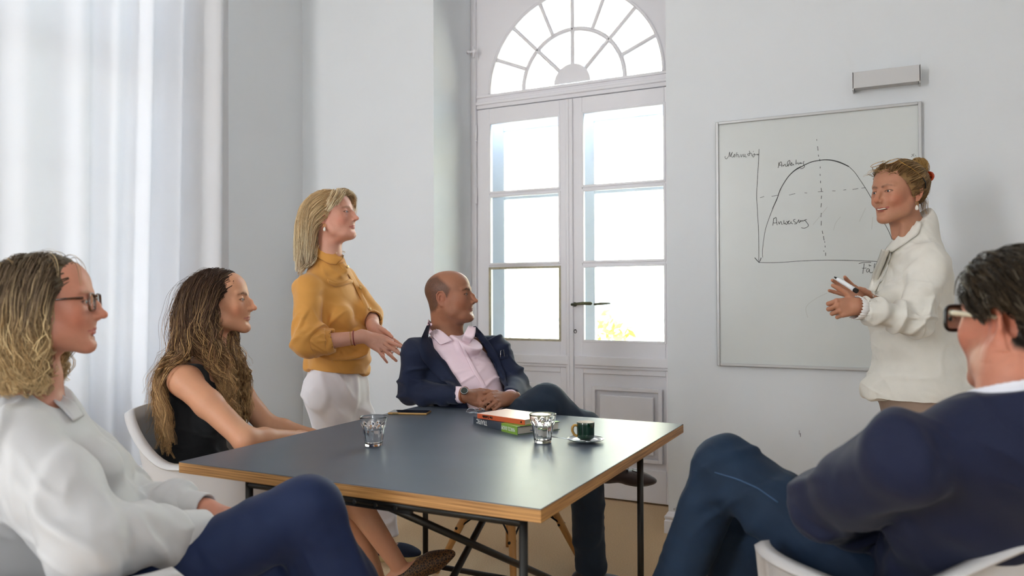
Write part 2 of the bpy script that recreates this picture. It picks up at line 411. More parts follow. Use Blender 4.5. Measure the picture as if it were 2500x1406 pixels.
# skirting board of the whiteboard wall, profiled, with a return into the niche
def skirt(name, pts):
    prof = [(0, 0), (.018, 0), (.018, .062), (.014, .067), (.014, .073), (.017, .077), (.017, .086), (.010, .094), (.004, .104), (0, .108)]
    mb = MB(); vs_ = []; n = len(prof)
    for i, (x, y) in enumerate(pts):
        if i == 0: d = nrm(A(pts[1])-A(pts[0])); nn = A([d[1], -d[0]]); s_ = 1
        elif i == len(pts)-1: d = nrm(A(pts[-1])-A(pts[-2])); nn = A([d[1], -d[0]]); s_ = 1
        else:
            d0 = nrm(A(pts[i])-A(pts[i-1])); d1 = nrm(A(pts[i+1])-A(pts[i])); n0 = A([d0[1], -d0[0]]); n1 = A([d1[1], -d1[0]])
            nn = nrm(n0+n1); s_ = 1/(nn@n0)
        for (o_, z) in prof: vs_.append((x+nn[0]*o_*s_, y+nn[1]*o_*s_, z))
    mb.add(vs_, [(i*n+k, (i+1)*n+k, (i+1)*n+(k+1) % n, i*n+(k+1) % n) for i in range(len(pts)-1) for k in range(n)])
    mb.add([vs_[k] for k in range(n)], [tuple(range(n))]); mb.add([vs_[(len(pts)-1)*n+k] for k in range(n)], [tuple(range(n))[::-1]])
    return st(name, mb, M['white'])
skirt('baseboard_far', [(NX1, YD-.03), (NX1, YF), (XR, YF)][0:3])
skirt('baseboard_corner', [(XL, YF), (NX0, YF), (NX0, YD-.03)][0:3])
skirt('baseboard_left', [(XL, WY1+.02), (XL, YF)])

# ---- the double door: leaves with three panes and a panel each, transom and fanlight above
XM = -1.772
def quadframe(mb, x0, x1, z0, z1, y0, y1, w):           # rectangular frame of boards of width w
    mb.box((x0, y0, z0), (x0+w, y1, z1), .002).box((x1-w, y0, z0), (x1, y1, z1), .002).box((x0+w, y0, z0), (x1-w, y1, z0+w), .002).box((x0+w, y0, z1-w), (x1-w, y1, z1), .002)
door = empty('door_1', (XM, YD, 0), kind='structure')
def dpart(name, mb, m, parent):
    o = mb.build(name, m); o.parent = parent
    o.matrix_parent_inverse = Matrix.Translation((-XM, -YD, 0)) if parent is door or parent.type == 'EMPTY' else Matrix.Identity(4)
    if parent.type == 'MESH': o.matrix_parent_inverse = Matrix.Identity(4)
    return o
dpart('door_frame', MB().box((NX0, YD-.02, 0), (NX0+.035, YD+.07, 3.3), .003).box((NX1-.035, YD-.02, 0), (NX1, YD+.07, 3.3), .003)
      .box((NX0+.035, YD-.005, 2.402), (NX1-.035, YD+.06, 2.462), .004).box((NX0+.035, YD-.018, 2.425), (NX1-.035, YD, 2.445), .004), M['white'], door)
LEAF = [(NX0+.037, XM-.002, -2.335, -1.850), (XM+.002, NX1-.037, -1.702, -1.198)]
PZ = [(0.933, 1.381), (1.406, 1.838), (1.860, 2.305)]
def door_leaf(x0, x1, gx0, gx1, first):
    y0, y1 = YD, YD+.045; mb = MB()
    mb.box((x0, y0, .012), (gx0, y1, 2.398), .003).box((gx1, y0, .012), (x1, y1, 2.398), .003)
    mb.box((gx0, y0, PZ[2][1]), (gx1, y1, 2.398), .003)
    mb.box((gx0, y0, .012), (gx1, y1, .20), .003).box((gx0, y0, .74), (gx1, y1, PZ[0][0]), .003)
    mb.box((gx0-.03, y0+.012, .19), (gx1+.03, y1-.008, .75))
    for z in (1.3935, 1.849): mb.box((gx0, y0+.004, z-.015), (gx1, y1-.004, z+.015), .003)
    leaf = dpart('door_leaf', mb, M['white'], door)
    r = MB().box((x0+.02, y0-.022, .789), (x1-.012, y0+.002, .844), .005).box((x0+.02, y0-.012, .772), (x1-.012, y0+.002, .79), .004); dpart('rail_moulding', r, M['white'], leaf)
    cx0, cx1 = x0+.09, x1-.085; p = MB(); quadframe(p, cx0+.035, cx1-.035, .24, .668, y0-.012, y0+.004, .022)
    p.box((cx0+.085, y0-.014, .285), (cx1-.085, y0+.004, .62), .006); dpart('door_panel', p, M['white'], leaf)
    for (z0, z1) in PZ:
        bd = MB(); quadframe(bd, gx0-.006, gx1+.006, z0-.006, z1+.006, y0-.004, y0+.006, .014)
        put = first and z0 < 1
        dpart('glazing_bead', bd, M['putty'] if put else M['white'], leaf)
        dpart('glass_pane', MB().box((gx0, y0+.018, z0), (gx1, y0+.022, z1)), M['pane'], leaf)
    return leaf
la_ = door_leaf(*LEAF[0], True); lb_ = door_leaf(*LEAF[1], False)
dpart('cover_strip', MB().box((XM-.036, YD-.014, .014), (XM+.012, YD+.001, 2.395), .005).box((XM-.028, YD-.020, .014), (XM-.010, YD-.012, 2.395), .004), M['white'], door)
hz = 1.152; hx = -1.752
h = MB().lathe([(0, 0), (.013, 0), (.014, .004), (.008, .012), (.008, .05), (0, .052)], 14)
h.v = [(hx+v[0], YD-v[2], hz+v[1]) for v in h.v]
h.tube([(hx, YD-.048, hz), (hx+.03, YD-.052, hz+.004), (hx+.07, YD-.052, hz+.007), (hx+.12, YD-.048, hz+.006), (hx+.128, YD-.046, hz+.006)], [.007, .0075, .0095, .0105, .004], 10)
h.tube([(hx+.095, YD+.07, hz+.0), (hx+.15, YD+.07, hz+.004), (hx+.20, YD+.07, hz+.006)], [.007, .0095, .005], 10)
dpart('door_handle', h, M['brass'], lb_)
k = MB().tube([(hx+.002, YD-.001, .999), (hx+.012, YD-.03, .998)], .0028, 8); k.tube([(hx+.016, YD-.035, .999+.007*math.sin(a_)) if False else (hx+.014+.008*math.cos(a_), YD-.034, .992+.011*math.sin(a_)) for a_ in np.linspace(0, 6.283, 15)[:-1]], .0022, 6, closed=True)
dpart('door_key', k, M['black'], lb_)
for z in (1.85, .55, 2.25):
    hg = MB().tube([(NX0+.036, YD-.012, z-.05), (NX0+.036, YD-.012, z+.05)], .006, 8).tube([(NX0+.036, YD-.012, z-.056), (NX0+.036, YD-.012, z-.048)], .0075, 8); dpart('hinge', hg, M['white'], la_)
# fanlight
fan = empty('window_1', (XM, YD, 2.49), kind='structure')
def fpart(name, mb, m):
    o = mb.build(name, m, fan); o.matrix_parent_inverse = Matrix.Translation((-XM, -YD, -2.49)); return o
FCX, FCZ, RO, RI, RH = -1.766, 2.492, .562, .330, .118
def fan_panel(y0, y1, r, z0):
    """board with a half-round opening"""
    mb = MB(); n = 40; x0, x1, zt = NX0+.035, NX1-.035, 3.3; vs_ = []; 
    for y in (y0, y1):
        arc = [(FCX+r*math.cos(math.pi*i/n), y, FCZ+r*math.sin(math.pi*i/n)) for i in range(n+1)]
        out = []
        for i in range(n+1):
            a_ = math.pi*i/n; dx, dz = math.cos(a_), math.sin(a_)
            t = min((x1-FCX)/dx if dx > 1e-6 else 1e9, (x0-FCX)/dx if dx < -1e-6 else 1e9, (zt-FCZ)/dz if dz > 1e-6 else 1e9)
            out.append((FCX+dx*t, y, FCZ+dz*t))
        vs_ += arc+out
    m_ = 2*(n+1); fs = []
    for i in range(n):
        fs += [(i, i+1, n+1+i+1, n+1+i)[::-1], (m_+i, m_+i+1, m_+n+1+i+1, m_+n+1+i), (i, m_+i, m_+i+1, i+1)[::-1]]
    mb.add(vs_, [f[::-1] for f in fs]); mb.box((x0, y0, 2.462), (x1, y1, FCZ)); return mb
fpart('fanlight_board', fan_panel(YD+.002, YD+.045, RO, 2.462), M['white'])
def arc_bar(mb, r, w, y0, y1, a0=0, a1=180, n=36):
    vs_ = []
    for i in range(n+1):
        a_ = math.radians(a0+(a1-a0)*i/n)
        for (rr, y) in ((r-w, y1), (r-w, y0+.006), (r-w*.35, y0), (r+w*.35, y0), (r+w, y0+.006), (r+w, y1)):
            vs_.append((FCX+rr*math.cos(a_), y, FCZ+rr*math.sin(a_)))
    mb.add(vs_, [(i*6+k, i*6+(k+1) % 6, (i+1)*6+(k+1) % 6, (i+1)*6+k) for i in range(n) for k in range(6)]); return mb
def spoke(mb, a_, r0, r1, w, y0, y1):
    a_ = math.radians(a_); d = A([math.cos(a_), math.sin(a_)]); q = A([-d[1], d[0]]); vs_ = []
    for r in (r0, r1):
        for (o_, y) in ((-w, y1), (-w, y0+.006), (-w*.35, y0), (w*.35, y0), (w, y0+.006), (w, y1)):
            p = d*r+q*o_; vs_.append((FCX+p[0], y, FCZ+p[1]))
    mb.add(vs_, [(k, 6+k, 6+(k+1) % 6, (k+1) % 6) for k in range(6)]); return mb
fpart('arch_moulding', arc_bar(MB(), RO+.004, .010, YD-.008, YD+.03), M['white'])
fpart('arch_muntin', arc_bar(MB(), RI, .013, YD+.004, YD+.036), M['white'])
for a_ in (22.5, 45, 67.5, 90, 112.5, 135, 157.5):
    fpart('muntin', spoke(MB(), a_, RH if a_ in (45, 90, 135) else RI, RO, .012, YD+.004, YD+.036), M['white'])
hub = MB(); n = 24; vs_ = [(FCX, YD+.0, FCZ)]+[(FCX+RH*math.cos(math.pi*i/n), YD+.0, FCZ+RH*math.sin(math.pi*i/n)) for i in range(n+1)]
hub.add(vs_+[(v[0], YD+.04, v[2]) for v in vs_], [(0, i+1, i+2) for i in range(n)]+[(i+1, n+2+i+1, n+2+i+2, i+2) for i in range(n)]); fpart('hub', hub, M['white'])
fpart('sill_moulding', MB().box((NX0+.035, YD-.008, 2.472), (NX1-.035, YD+.02, 2.490), .004), M['white'])
def sector(r0, r1, a0, a1, y, n=8):
    mb = MB(); vs_ = []
    for rr in (r0, r1):
        for i in range(n+1):
            a_ = math.radians(a0+(a1-a0)*i/n); vs_.append((FCX+rr*math.cos(a_), y, FCZ+rr*math.sin(a_)))
    return mb.add(vs_, [(i, i+1, n+2+i, n+1+i) for i in range(n)])
for i in range(8): fpart('glass_pane', sector(RI, RO, 22.5*i, 22.5*i+22.5, YD+.02), M['pane'])
for i in range(4): fpart('glass_pane', sector(RH, RI, 45*i, 45*i+45, YD+.02), M['pane'])
# outer door of the double window, 20 cm further out
YO = YD+.20
outer = empty('door_2', (XM, YO, 0), kind='structure')
def opart(name, mb, m):
    o = mb.build(name, m, outer); o.matrix_parent_inverse = Matrix.Translation((-XM, -YO, 0)); return o
ob = MB().box((NX0, YO, 0), (-2.335, YO+.05, 2.40), .003).box((-1.850, YO, 0), (-1.702, YO+.05, 2.40), .003).box((-1.198, YO, 0), (NX1, YO+.05, 2.40), .003)
for (x0, x1) in ((-2.335, -1.85), (-1.702, -1.198)):
    ob.box((x0, YO, 0), (x1, YO+.045, .90), .003).box((x0, YO, 2.29), (x1, YO+.045, 2.40), .003)
    for z in (1.395, 1.85): ob.box((x0, YO+.005, z-.010), (x1, YO+.04, z+.010), .002)
M['outer'] = mat('blue_grey_outer_paint', 'dbe3ee', .4); opart('outer_leaf', ob, M['outer'])
for (x0, x1) in ((-2.335, -1.85), (-1.702, -1.198)):
    for (z0, z1) in ((.9, 1.385), (1.405, 1.84), (1.86, 2.29)): opart('glass_pane', MB().box((x0, YO+.02, z0), (x1, YO+.023, z1)), M['pane'])
fo = MB().box((NX0, YO, 2.40), (NX1, YO+.05, 2.50), .003); fo2 = arc_bar(MB(), RI*.92, .004, YO, YO+.012); 
for a_ in (22.5, 45, 67.5, 90, 112.5, 135, 157.5): spoke(fo2, a_, .1, RO+.1, .004, YO, YO+.012)
arc_bar(fo2, .12, .004, YO, YO+.012); opart('outer_transom', fo, M['white'])
M['pale'] = mat('pale_blue_iron', 'aebfd6', .5); opart('outer_muntins', fo2, M['pale'])
opart('reveal_lining', MB().box((NX0, YD+.05, 0), (NX0+.02, YO, 3.3)).box((NX1-.02, YD+.05, 0), (NX1, YO, 3.3)).box((NX0, YD+.05, 0), (NX1, YO, .04)), M['white'])
# wooden knob for a cord, high on the reveal
kb = MB().lathe([(0, 0), (.012, 0), (.012, .01), (.006, .018), (.006, .04), (.012, .046), (.014, .055), (.009, .064), (0, .066)], 14)
kb.v = [(NX0+v[2], YD-.06+v[0], 2.76+v[1]) for v in kb.v]; kb.tube([(NX0+.045, YD-.06, 2.72), (NX0+.045, YD-.06, 2.79)], .007, 10)
o = kb.build('cord_cleat', M['white']); tag(o, 'small white turned cleat high on the left reveal beside the fanlight', 'cleat')

# ---- left French window behind the curtain
win = empty('window_2', (XL-.3, (WY0+WY1)/2, 0), kind='structure')
def wpart(name, mb, m):
    o = mb.build(name, m, win); o.matrix_parent_inverse = Matrix.Translation((-(XL-.3), -(WY0+WY1)/2, 0)); return o
xw0, xw1 = XL-.33, XL-.27; ym = (WY0+WY1)/2
wb = MB().box((xw0, WY0, 0), (xw1, WY0+.09, WZ), .003).box((xw0, WY1-.09, 0), (xw1, WY1, WZ), .003).box((xw0, ym-.07, 0), (xw1, ym+.07, 2.5), .003)
wb.box((xw0, WY0+.09, 2.42), (xw1, WY1-.09, 2.54), .003).box((xw0, WY0+.09, 0), (xw1, ym-.07, .75), .003).box((xw0, ym+.07, 0), (xw1, WY1-.09, .75), .003).box((xw0, WY0+.09, WZ-.08), (xw1, WY1-.09, WZ), .003)
for z in (1.3, 1.86): wb.box((xw0+.01, WY0+.09, z-.013), (xw1-.01, ym-.07, z+.013)).box((xw0+.01, ym+.07, z-.013), (xw1-.01, WY1-.09, z+.013))
wpart('window_frame', wb, M['white'])
for (y0, y1) in ((WY0+.09, ym-.07), (ym+.07, WY1-.09)):
    for (z0, z1) in ((.75, 1.287), (1.313, 1.847), (1.873, 2.42), (2.54, WZ-.08)): wpart('glass_pane', MB().box((XL-.302, y0, z0), (XL-.298, y1, z1)), M['pane'])
added_win_right = empty('added_window_right', (XR+.15, (VY0+VY1)/2, VZ0), kind='structure'); vm = (VY0+VY1)/2  # unseen window added in the right wall as a source of fill light
v3 = MB(); 
for (a_, b_) in ((VY0, VY0+.08), (VY1-.08, VY1), (vm-.05, vm+.05)): v3.box((XR+.12, a_, VZ0), (XR+.18, b_, VZ1), .003)
v3.box((XR+.12, VY0+.08, VZ0), (XR+.18, VY1-.08, VZ0+.08), .003).box((XR+.12, VY0+.08, VZ1-.08), (XR+.18, VY1-.08, VZ1), .003)
o = v3.build('window_frame', M['white'], added_win_right); o.matrix_parent_inverse = Matrix.Translation((-(XR+.15), -vm, -VZ0))
added_win_back = empty('added_window_back', ((UX0+UX1)/2, YB-.15, UZ0), kind='structure'); vm = (UX0+UX1)/2  # second added window, unseen in the back wall, also for fill light
v4 = MB()
for (a_, b_) in ((UX0, UX0+.07), (UX1-.07, UX1)): v4.box((a_, YB-.18, UZ0), (b_, YB-.12, UZ1), .003)
v4.box((UX0+.07, YB-.18, UZ0), (UX1-.07, YB-.12, UZ0+.08), .003).box((UX0+.07, YB-.18, UZ1-.08), (UX1-.07, YB-.12, UZ1), .003).box((UX0+.07, YB-.18, 2.3), (UX1-.07, YB-.12, 2.36), .003)
o = v4.build('window_frame', M['white'], added_win_back); o.matrix_parent_inverse = Matrix.Translation((-vm, -(YB-.15), -UZ0))
# ---- outside: sunlit facade across the yard, terrace, railing and shrubs
M['facade'] = mat('cream_render', 'e9dcc0', .9, noise=(.8, .05)); M['stone'] = mat('pale_paving', 'cfc9bd', .9)
M['leaf'] = mat('yellow_green_leaf', 'a9b23a', .7, noise=(3, .3)); M['rail'] = mat('grey_rail', '6d6f6c', .6)
st('trim_1', MB().box((-30, YO+.1, -.30), (20, 24, -.14)), M['stone']).name = 'yard_paving'
fac = empty('facade', (-3, 15, 0), label='sunlit cream house front seen through the glazed double door', cat='building')
def gpart(name, mb, m, par, loc):
    o = mb.build(name, m, par); o.matrix_parent_inverse = Matrix.Translation([-v for v in loc]); return o
FL = (-3, 15, 0)
gpart('facade_wall', MB().box((-22, 15, -.3), (16, 15.4, 7.6)), M['facade'], fac, FL)
gpart('string_course', MB().box((-22, 14.9, 3.1), (16, 15.01, 3.25)).box((-22, 14.85, 7.3), (16, 15.01, 7.6)), M['facade'], fac, FL)
for x in (-13.5, -9.6, -5.7, -1.8, 2.1):
    for z in (.9, 4.2):
        f = MB(); quadframe(f, x-.62, x+.62, z-.1, z+1.8, 14.93, 15.0, .1); fo_ = gpart('facade_window', f, M['facade'], fac, FL)
        gpart('window_glass', MB().box((x-.52, 14.97, z), (x+.52, 14.985, z+1.7)), mat('far_glass', 'dfe3e2', .2) if x == -13.5 and z < 1 else bpy.data.materials['far_glass'], fac, FL)
rl = MB(); 
for i in range(26): rl.box((-6.4+i*.22, 7.0, .0), (-6.38+i*.22, 7.02, .95))
rl.box((-6.5, 6.99, .95), (-.9, 7.03, .99)).box((-6.5, 6.99, .02), (-.9, 7.03, .05)); o = rl.build('terrace_railing', M['rail']); tag(o, 'thin terrace railing outside beyond the glazed double door', 'railing')
def shrub(name, c, r, h_, lab, seed):
    rg = np.random.RandomState(seed); e = empty(name, c, label=lab, cat='shrub', group='potted plants on the terrace outside')
    pot = MB().lathe([(0, -.28), (.16, -.28), (.20, .12), (.17, .12), (.165, .06), (0, .06)], 20); pot.build('pot', bpy.data.materials.get('terracotta') or mat('terracotta', 'c9793f', .8), e)
    mb = MB()
    for i in range(420):
        u = rg.randn(3); u /= np.linalg.norm(u); p = u*rg.rand()**.4*A([r, r, h_])+A([0, 0, .15+h_]); a_ = nrm(rg.randn(3)); b_ = nrm(np.cross(a_, rg.randn(3))); s_ = .035+rg.rand()*.03
        mb.add([p-a_*s_, p+b_*s_*.4, p+a_*s_, p-b_*s_*.4], [(0, 1, 2, 3)])
    o = mb.build('foliage', M['leaf'], e); o['kind'] = 'stuff'
    MB().tube([(0, 0, 0), (.01, 0, .3), (0, .01, h_)], .012, 6).build('stem', mat('bark_'+name, '5c4a35', .9), e)
px_ = [(1470, 800, 6.7, .3, .42), (1345, 812, 9.0, .22, .2), (1262, 816, 10.4, .15, .15)]
for i, (a_, b_, z_, r_, h2) in enumerate(px_):
    p = P(a_, b_, z_); shrub('potted_shrub', (p[0], p[1], 0.14), r_, h2, ['tall yellow-green shrub in a pot seen through the right door leaf', 'small potted shrub seen low in the left door pane, nearer the middle', 'smallest potted plant seen low in the left door pane, further left'][i], i)
# ------------------------------------------------------------------ curtain
cm = bpy.data.materials.new('sheer_curtain'); cm.use_nodes = True; nt = cm.node_tree; nt.nodes.clear()
_o = nt.nodes.new('ShaderNodeOutputMaterial'); _d = nt.nodes.new('ShaderNodeBsdfDiffuse'); _t = nt.nodes.new('ShaderNodeBsdfTranslucent'); _a = nt.nodes.new('ShaderNodeAddShader'); _m = nt.nodes.new('ShaderNodeMixShader'); _tr = nt.nodes.new('ShaderNodeBsdfTransparent')
_d.inputs[0].default_value = (.66, .66, .67, 1); _t.inputs[0].default_value = (.038, .040, .045, 1); _m.inputs[0].default_value = .002
nt.links.new(_d.outputs[0], _a.inputs[0]); nt.links.new(_t.outputs[0], _a.inputs[1]); nt.links.new(_a.outputs[0], _m.inputs[1]); nt.links.new(_tr.outputs[0], _m.inputs[2]); nt.links.new(_m.outputs[0], _o.inputs[0])
M['curtain'] = cm
def curtain(name, y0, y1, x, ztop, seed, ymid=None):
    nu, nv = 420, 40; V = []; rg = np.random.RandomState(seed); ph = rg.rand(6)*6.28
    for j in range(nv):
        t = j/(nv-1); z = ztop*(1-t)+.015*t
        for i in range(nu):
            s = i/(nu-1)
            dens = s+.035*math.sin(6.28*s*1.3+ph[0])
            y = y0+(y1-y0)*s
            # gathered to the right, and the gather leans left towards the floor
            g = max(0, (s-.62)/.38); lean = -.18*g*(1-g)*2.2*(t**.8)
            amp = .022+.034*g
            f = math.sin(dens*62+ph[1]+.5*t)+.45*math.sin(dens*27+ph[2]-.6*t)+.35*math.sin(dens*118+ph[3])*g
            V.append((x+amp*f*(.75+.35*t)+.02*g, y+lean+.006*math.sin(dens*40+ph[4]), z))
    V = A(V); Fq = A([(j*nu+i, j*nu+i+1, (j+1)*nu+i+1, (j+1)*nu+i) for j in range(nv-1) for i in range(nu-1)])
    return V, Fq
V, Fq = curtain('c', .95, 3.19, XL+.075, 3.75, 4)
cu = npmesh('curtain', V, Fq, M['curtain']); tag(cu, 'long sheer white curtain across the left window, gathered at its right end', 'curtain')
MB().tube([(XL+.075, .8, 3.77), (XL+.075, 3.3, 3.77)], .012, 10).build('curtain_rail', M['white'], cu)
# low white bench under the window
bench = empty('low_bench', (XL+.30, 2.1, 0), label='low white bench with a plywood edge in front of the left curtain', cat='bench')
def lp(name, mb, m, par, loc, label=None):
    o = mb.build(name, m, par, label); o.matrix_parent_inverse = Matrix.Translation([-v for v in loc]); return o
BL = (XL+.30, 2.1, 0); M['ply'] = mat('plywood_edge', 'a98a6c', .6); M['wlam'] = mat('white_laminate', 'ebebef', .35)
lp('bench_top', MB().box((XL+.19, 1.45, .385), (-2.915, 3.02, .400), .002), M['wlam'], bench, BL); lp('edge_band', MB().box((-2.915, 1.45, .383), (-2.905, 3.02, .399)), M['ply'], bench, BL)
for (y0, y1) in ((1.46, 2.33), (2.34, 3.01)): lp('bench_front', MB().box((XL+.20, y0, .02), (-2.925, y1, .382), .003), M['wlam'], bench, BL)
# ------------------------------------------------------------------ table
TX0, TX1, TY0, TY1, TZ = -1.847, -.711, 1.561, 2.818, .735
M['lino'] = mat('slate_blue_linoleum', '5a626d', .36, spec=.18, noise=(3.5, .10), bump=(9, .06, .003))
pw = bpy.data.materials.new('plywood_layers'); pw.use_nodes = True; nt = pw.node_tree; b = nt.nodes['Principled BSDF']
tc = nt.nodes.new('ShaderNodeTexCoord'); mp = nt.nodes.new('ShaderNodeMapping'); mp.inputs['Scale'].default_value = (5, 5, 380); nz = nt.nodes.new('ShaderNodeTexNoise'); nz.inputs['Scale'].default_value = 1.0; nz.inputs['Detail'].default_value = 5; rp = nt.nodes.new('ShaderNodeValToRGB')
rp.color_ramp.elements[0].position = .30; rp.color_ramp.elements[0].color = (*lin('7c4f22'), 1); rp.color_ramp.elements[1].position = .68; rp.color_ramp.elements[1].color = (*lin('cf9a5c'), 1)
e_ = rp.color_ramp.elements.new(.24); e_.color = (*lin('3c2110'), 1)
nt.links.new(tc.outputs['Object'], mp.inputs[0]); nt.links.new(mp.outputs[0], nz.inputs['Vector']); nt.links.new(nz.outputs['Fac'], rp.inputs[0]); nt.links.new(rp.outputs[0], b.inputs['Base Color']); b.inputs['Roughness'].default_value = .5
M['plyl'] = pw; M['tube'] = mat('raw_steel_tube', '3a3937', .38, metal=.85)
M['kn'] = mat('bolt_steel', '8b8c86', .3, metal=1)
TL = ((TX0+TX1)/2, (TY0+TY1)/2, 0)
table = empty('conference_table', TL, label='square table with a slate linoleum top, plywood edge and steel tube frame', cat='table')
lp('table_top', MB().box((TX0, TY0, TZ-.0315), (TX1, TY1, TZ-.002), .001), M['plyl'], table, TL)
lp('linoleum_surface', MB().box((TX0+.0003, TY0+.0003, TZ-.0025), (TX1-.0003, TY1-.0003, TZ), .0006), M['lino'], table, TL)
FX0, FX1, FY0, FY1, rt_ = -1.600, -.766, 1.585, 2.466, .0100
zt = TZ-.0315-.012
for x in (FX0, FX1):
    for y in (FY0, FY1): lp('leg', MB().tube([(x, y, .008), (x, y, zt+.008)], .0105, 14), M['tube'], table, TL); lp('foot_cap', MB().lathe([(0, 0), (.014, 0), (.014, .014), (.011, .018)], 14, (x, y, 0)), M['black'], table, TL)
for y in (FY0, FY1):
    lp('top_rail', MB().tube([(FX0, y, zt), (FX1, y, zt)], rt_, 12), M['tube'], table, TL)
    lp('low_rail', MB().tube([(FX0, y, .20), (FX1, y, .20)], rt_, 12), M['tube'], table, TL)
for x in (FX0, FX1): pass
xm = -1.17
lp('brace', MB().tube([(xm+.03, FY0, zt-.006), (-1.0, FY1, .205)], .0105, 12), M['tube'], table, TL)
lp('brace', MB().tube([(xm-.02, FY1, zt-.006), (xm+.03, FY0, .205)], .0105, 12), M['tube'], table, TL)
lp('clamp_plate', MB().box((-1.44, FY0-.004, zt-.018), (-1.07, FY0+.012, zt+.006), .002), M['black'], table, TL)
for x in (-1.30, -1.235, -1.17, -1.11):
    lp('bolt', MB().tube([(x, FY0-.010, zt-.004), (x, FY0-.003, zt-.004)], .006, 8), M['kn'], table, TL)
# ------------------------------------------------------------------ shell armchairs
M['shell'] = mat('light_grey_shell_plastic', 'c4c0be', .42); M['beech'] = mat('oiled_maple_dowel', 'bf8a4e', .45, noise=(30, .15, (1, 1, .12))); M['wire'] = mat('black_wire', '141414', .4, metal=.6)
def shell_surface():
    """seat, wrap-around back and arms: rings from the seat centre to the rim. +y = front"""
    nu, nv = 96, 26; V = []
    for j in range(nv+2):
        v = min(j/(nv-1), 1.0)
        for i in range(nu):
            a = 2*math.pi*i/nu                                    # 0 = front, pi = back
            c = math.cos(a); s = math.sin(a)
            ca = abs(((a+math.pi) % (2*math.pi))-math.pi)           # 0 front .. pi back
            # rim height: low waterfall front, arms, higher back
            def sm(x, e0, e1): t = min(max((x-e0)/(e1-e0), 0), 1); return t*t*(3-2*t)
            zr = .425+.255*sm(ca, .58, .95)+.145*sm(ca, 1.95, 2.75)
            ry = .245 if c > 0 else .285; rx = .300
            n_ = 2.7; rr = 1/((abs(s)/rx)**n_+(abs(c)/ry)**n_)**(1/n_)
            wall = sm(ca, .62, .98)
            fr = math.sin(min(v, 1)*math.pi/2)**(.85) if wall > 0 else v
            fr = (1-wall)*v+wall*(1-(1-v)**2.1)
            g = (1-wall)*(.25*v**2)+wall*(max(0, (v-.38)/.62)**1.55)
            z0 = .420+.02*(-c)*0-.012*(c < 0)
            z = .415+(zr-.415)*(g if wall > .02 else v*v)-.012*math.sin(min(v*2, 1)*math.pi)*(1 if c < 0 else .4)
            r = rr*fr*(1+.0*v)
            x_, y_ = r*s, r*c
            if wall > 0 and v > .7: pass
            x_ *= 1+.06*wall*v; y_ += -.055*sm(ca, 2.0, 2.9)*v**3      # back leans out
            if j >= nv:                                            # rolled lip
                k = j-nv+1; out = A([s*.014*k, c*.014*k]); x_ += out[0]; y_ += out[1]; z -= .003*k*k
            V.append((x_, y_, z))
    F_ = [(j*nu+i, j*nu+(i+1) % nu, (j+1)*nu+(i+1) % nu, (j+1)*nu+i) for j in range(nv+1) for i in range(nu)]
    return V, F_
def make_chair(label):
    ch = empty('shell_armchair', (0, 0, 0), label=label, cat='chair', group='grey shell armchairs around the table')
    V, F_ = shell_surface(); me = bpy.data.meshes.new('shell'); me.from_pydata(V, [], F_); me.polygons.foreach_set('use_smooth', [True]*len(F_)); me.materials.append(M['shell'])
    o = bpy.data.objects.new('shell', me); col.objects.link(o); o.parent = ch
    bm = bmesh.new(); bm.from_mesh(me); bmesh.ops.remove_doubles(bm, verts=bm.verts[:], dist=.0005); bmesh.ops.recalc_face_normals(bm, faces=bm.faces[:]); bm.to_mesh(me); bm.free()
    md = o.modifiers.new('thick', 'SOLIDIFY'); md.thickness = .006; md.offset = 0
    for sx in (-1, 1):
        for sy in (-1, 1):
            top = (sx*.095, sy*.085, .385); bot = (sx*.235, sy*.225, 0)
            MB().tube([bot, tuple(.5*(a+b) for a, b in zip(bot, top)), top], [.0115, .0165, .0150], 14).build('leg', M['beech'], ch)
    w = MB()
    for sx in (-1, 1):
        for sy in (-1, 1):
            j = (sx*.164, sy*.154, .195)
            w.tube([j, (-sx*.085, sy*.085, .385)], .0042, 6).tube([j, (sx*.085, -sy*.085, .385)], .0042, 6).tube([(j[0]-.02*sx, j[1], j[2]), (j[0]+.022*sx, j[1], j[2])], .0062, 6)
    w.build('wire_brace', M['wire'], ch)
    MB().box((-.105, -.10, .380), (.105, .10, .390), .003).build('mount_plate', M['wire'], ch)
    return ch
def copy_tree(o, parent=None):
    c = o.copy(); col.objects.link(c); c.parent = parent
    for k in o.children: copy_tree(k, c)
    return c
def place(ch, cx, cz, f, label=None):
    p = campt(cx, cz); d = camdir(*f); ch.location = p; ch.rotation_euler = (0, 0, math.atan2(-d[0], d[1]))
    if label: ch['label'] = label
    return ch
ch0 = make_chair('grey shell armchair under the young woman in the black top, left of the table')
place(ch0, -.95, 2.75, (1, .02))
place(copy_tree(ch0), -.01, 3.42, (.75, -.66), 'grey shell armchair on maple legs under the bald man in pink shirt')
place(copy_tree(ch0), .86, 1.62, (-.42, .91), 'grey shell armchair whose armrest rises at the lower right corner')
place(copy_tree(ch0), -.90, 1.72, (.95, .28), 'grey shell armchair under the blonde woman in white blouse, front left')
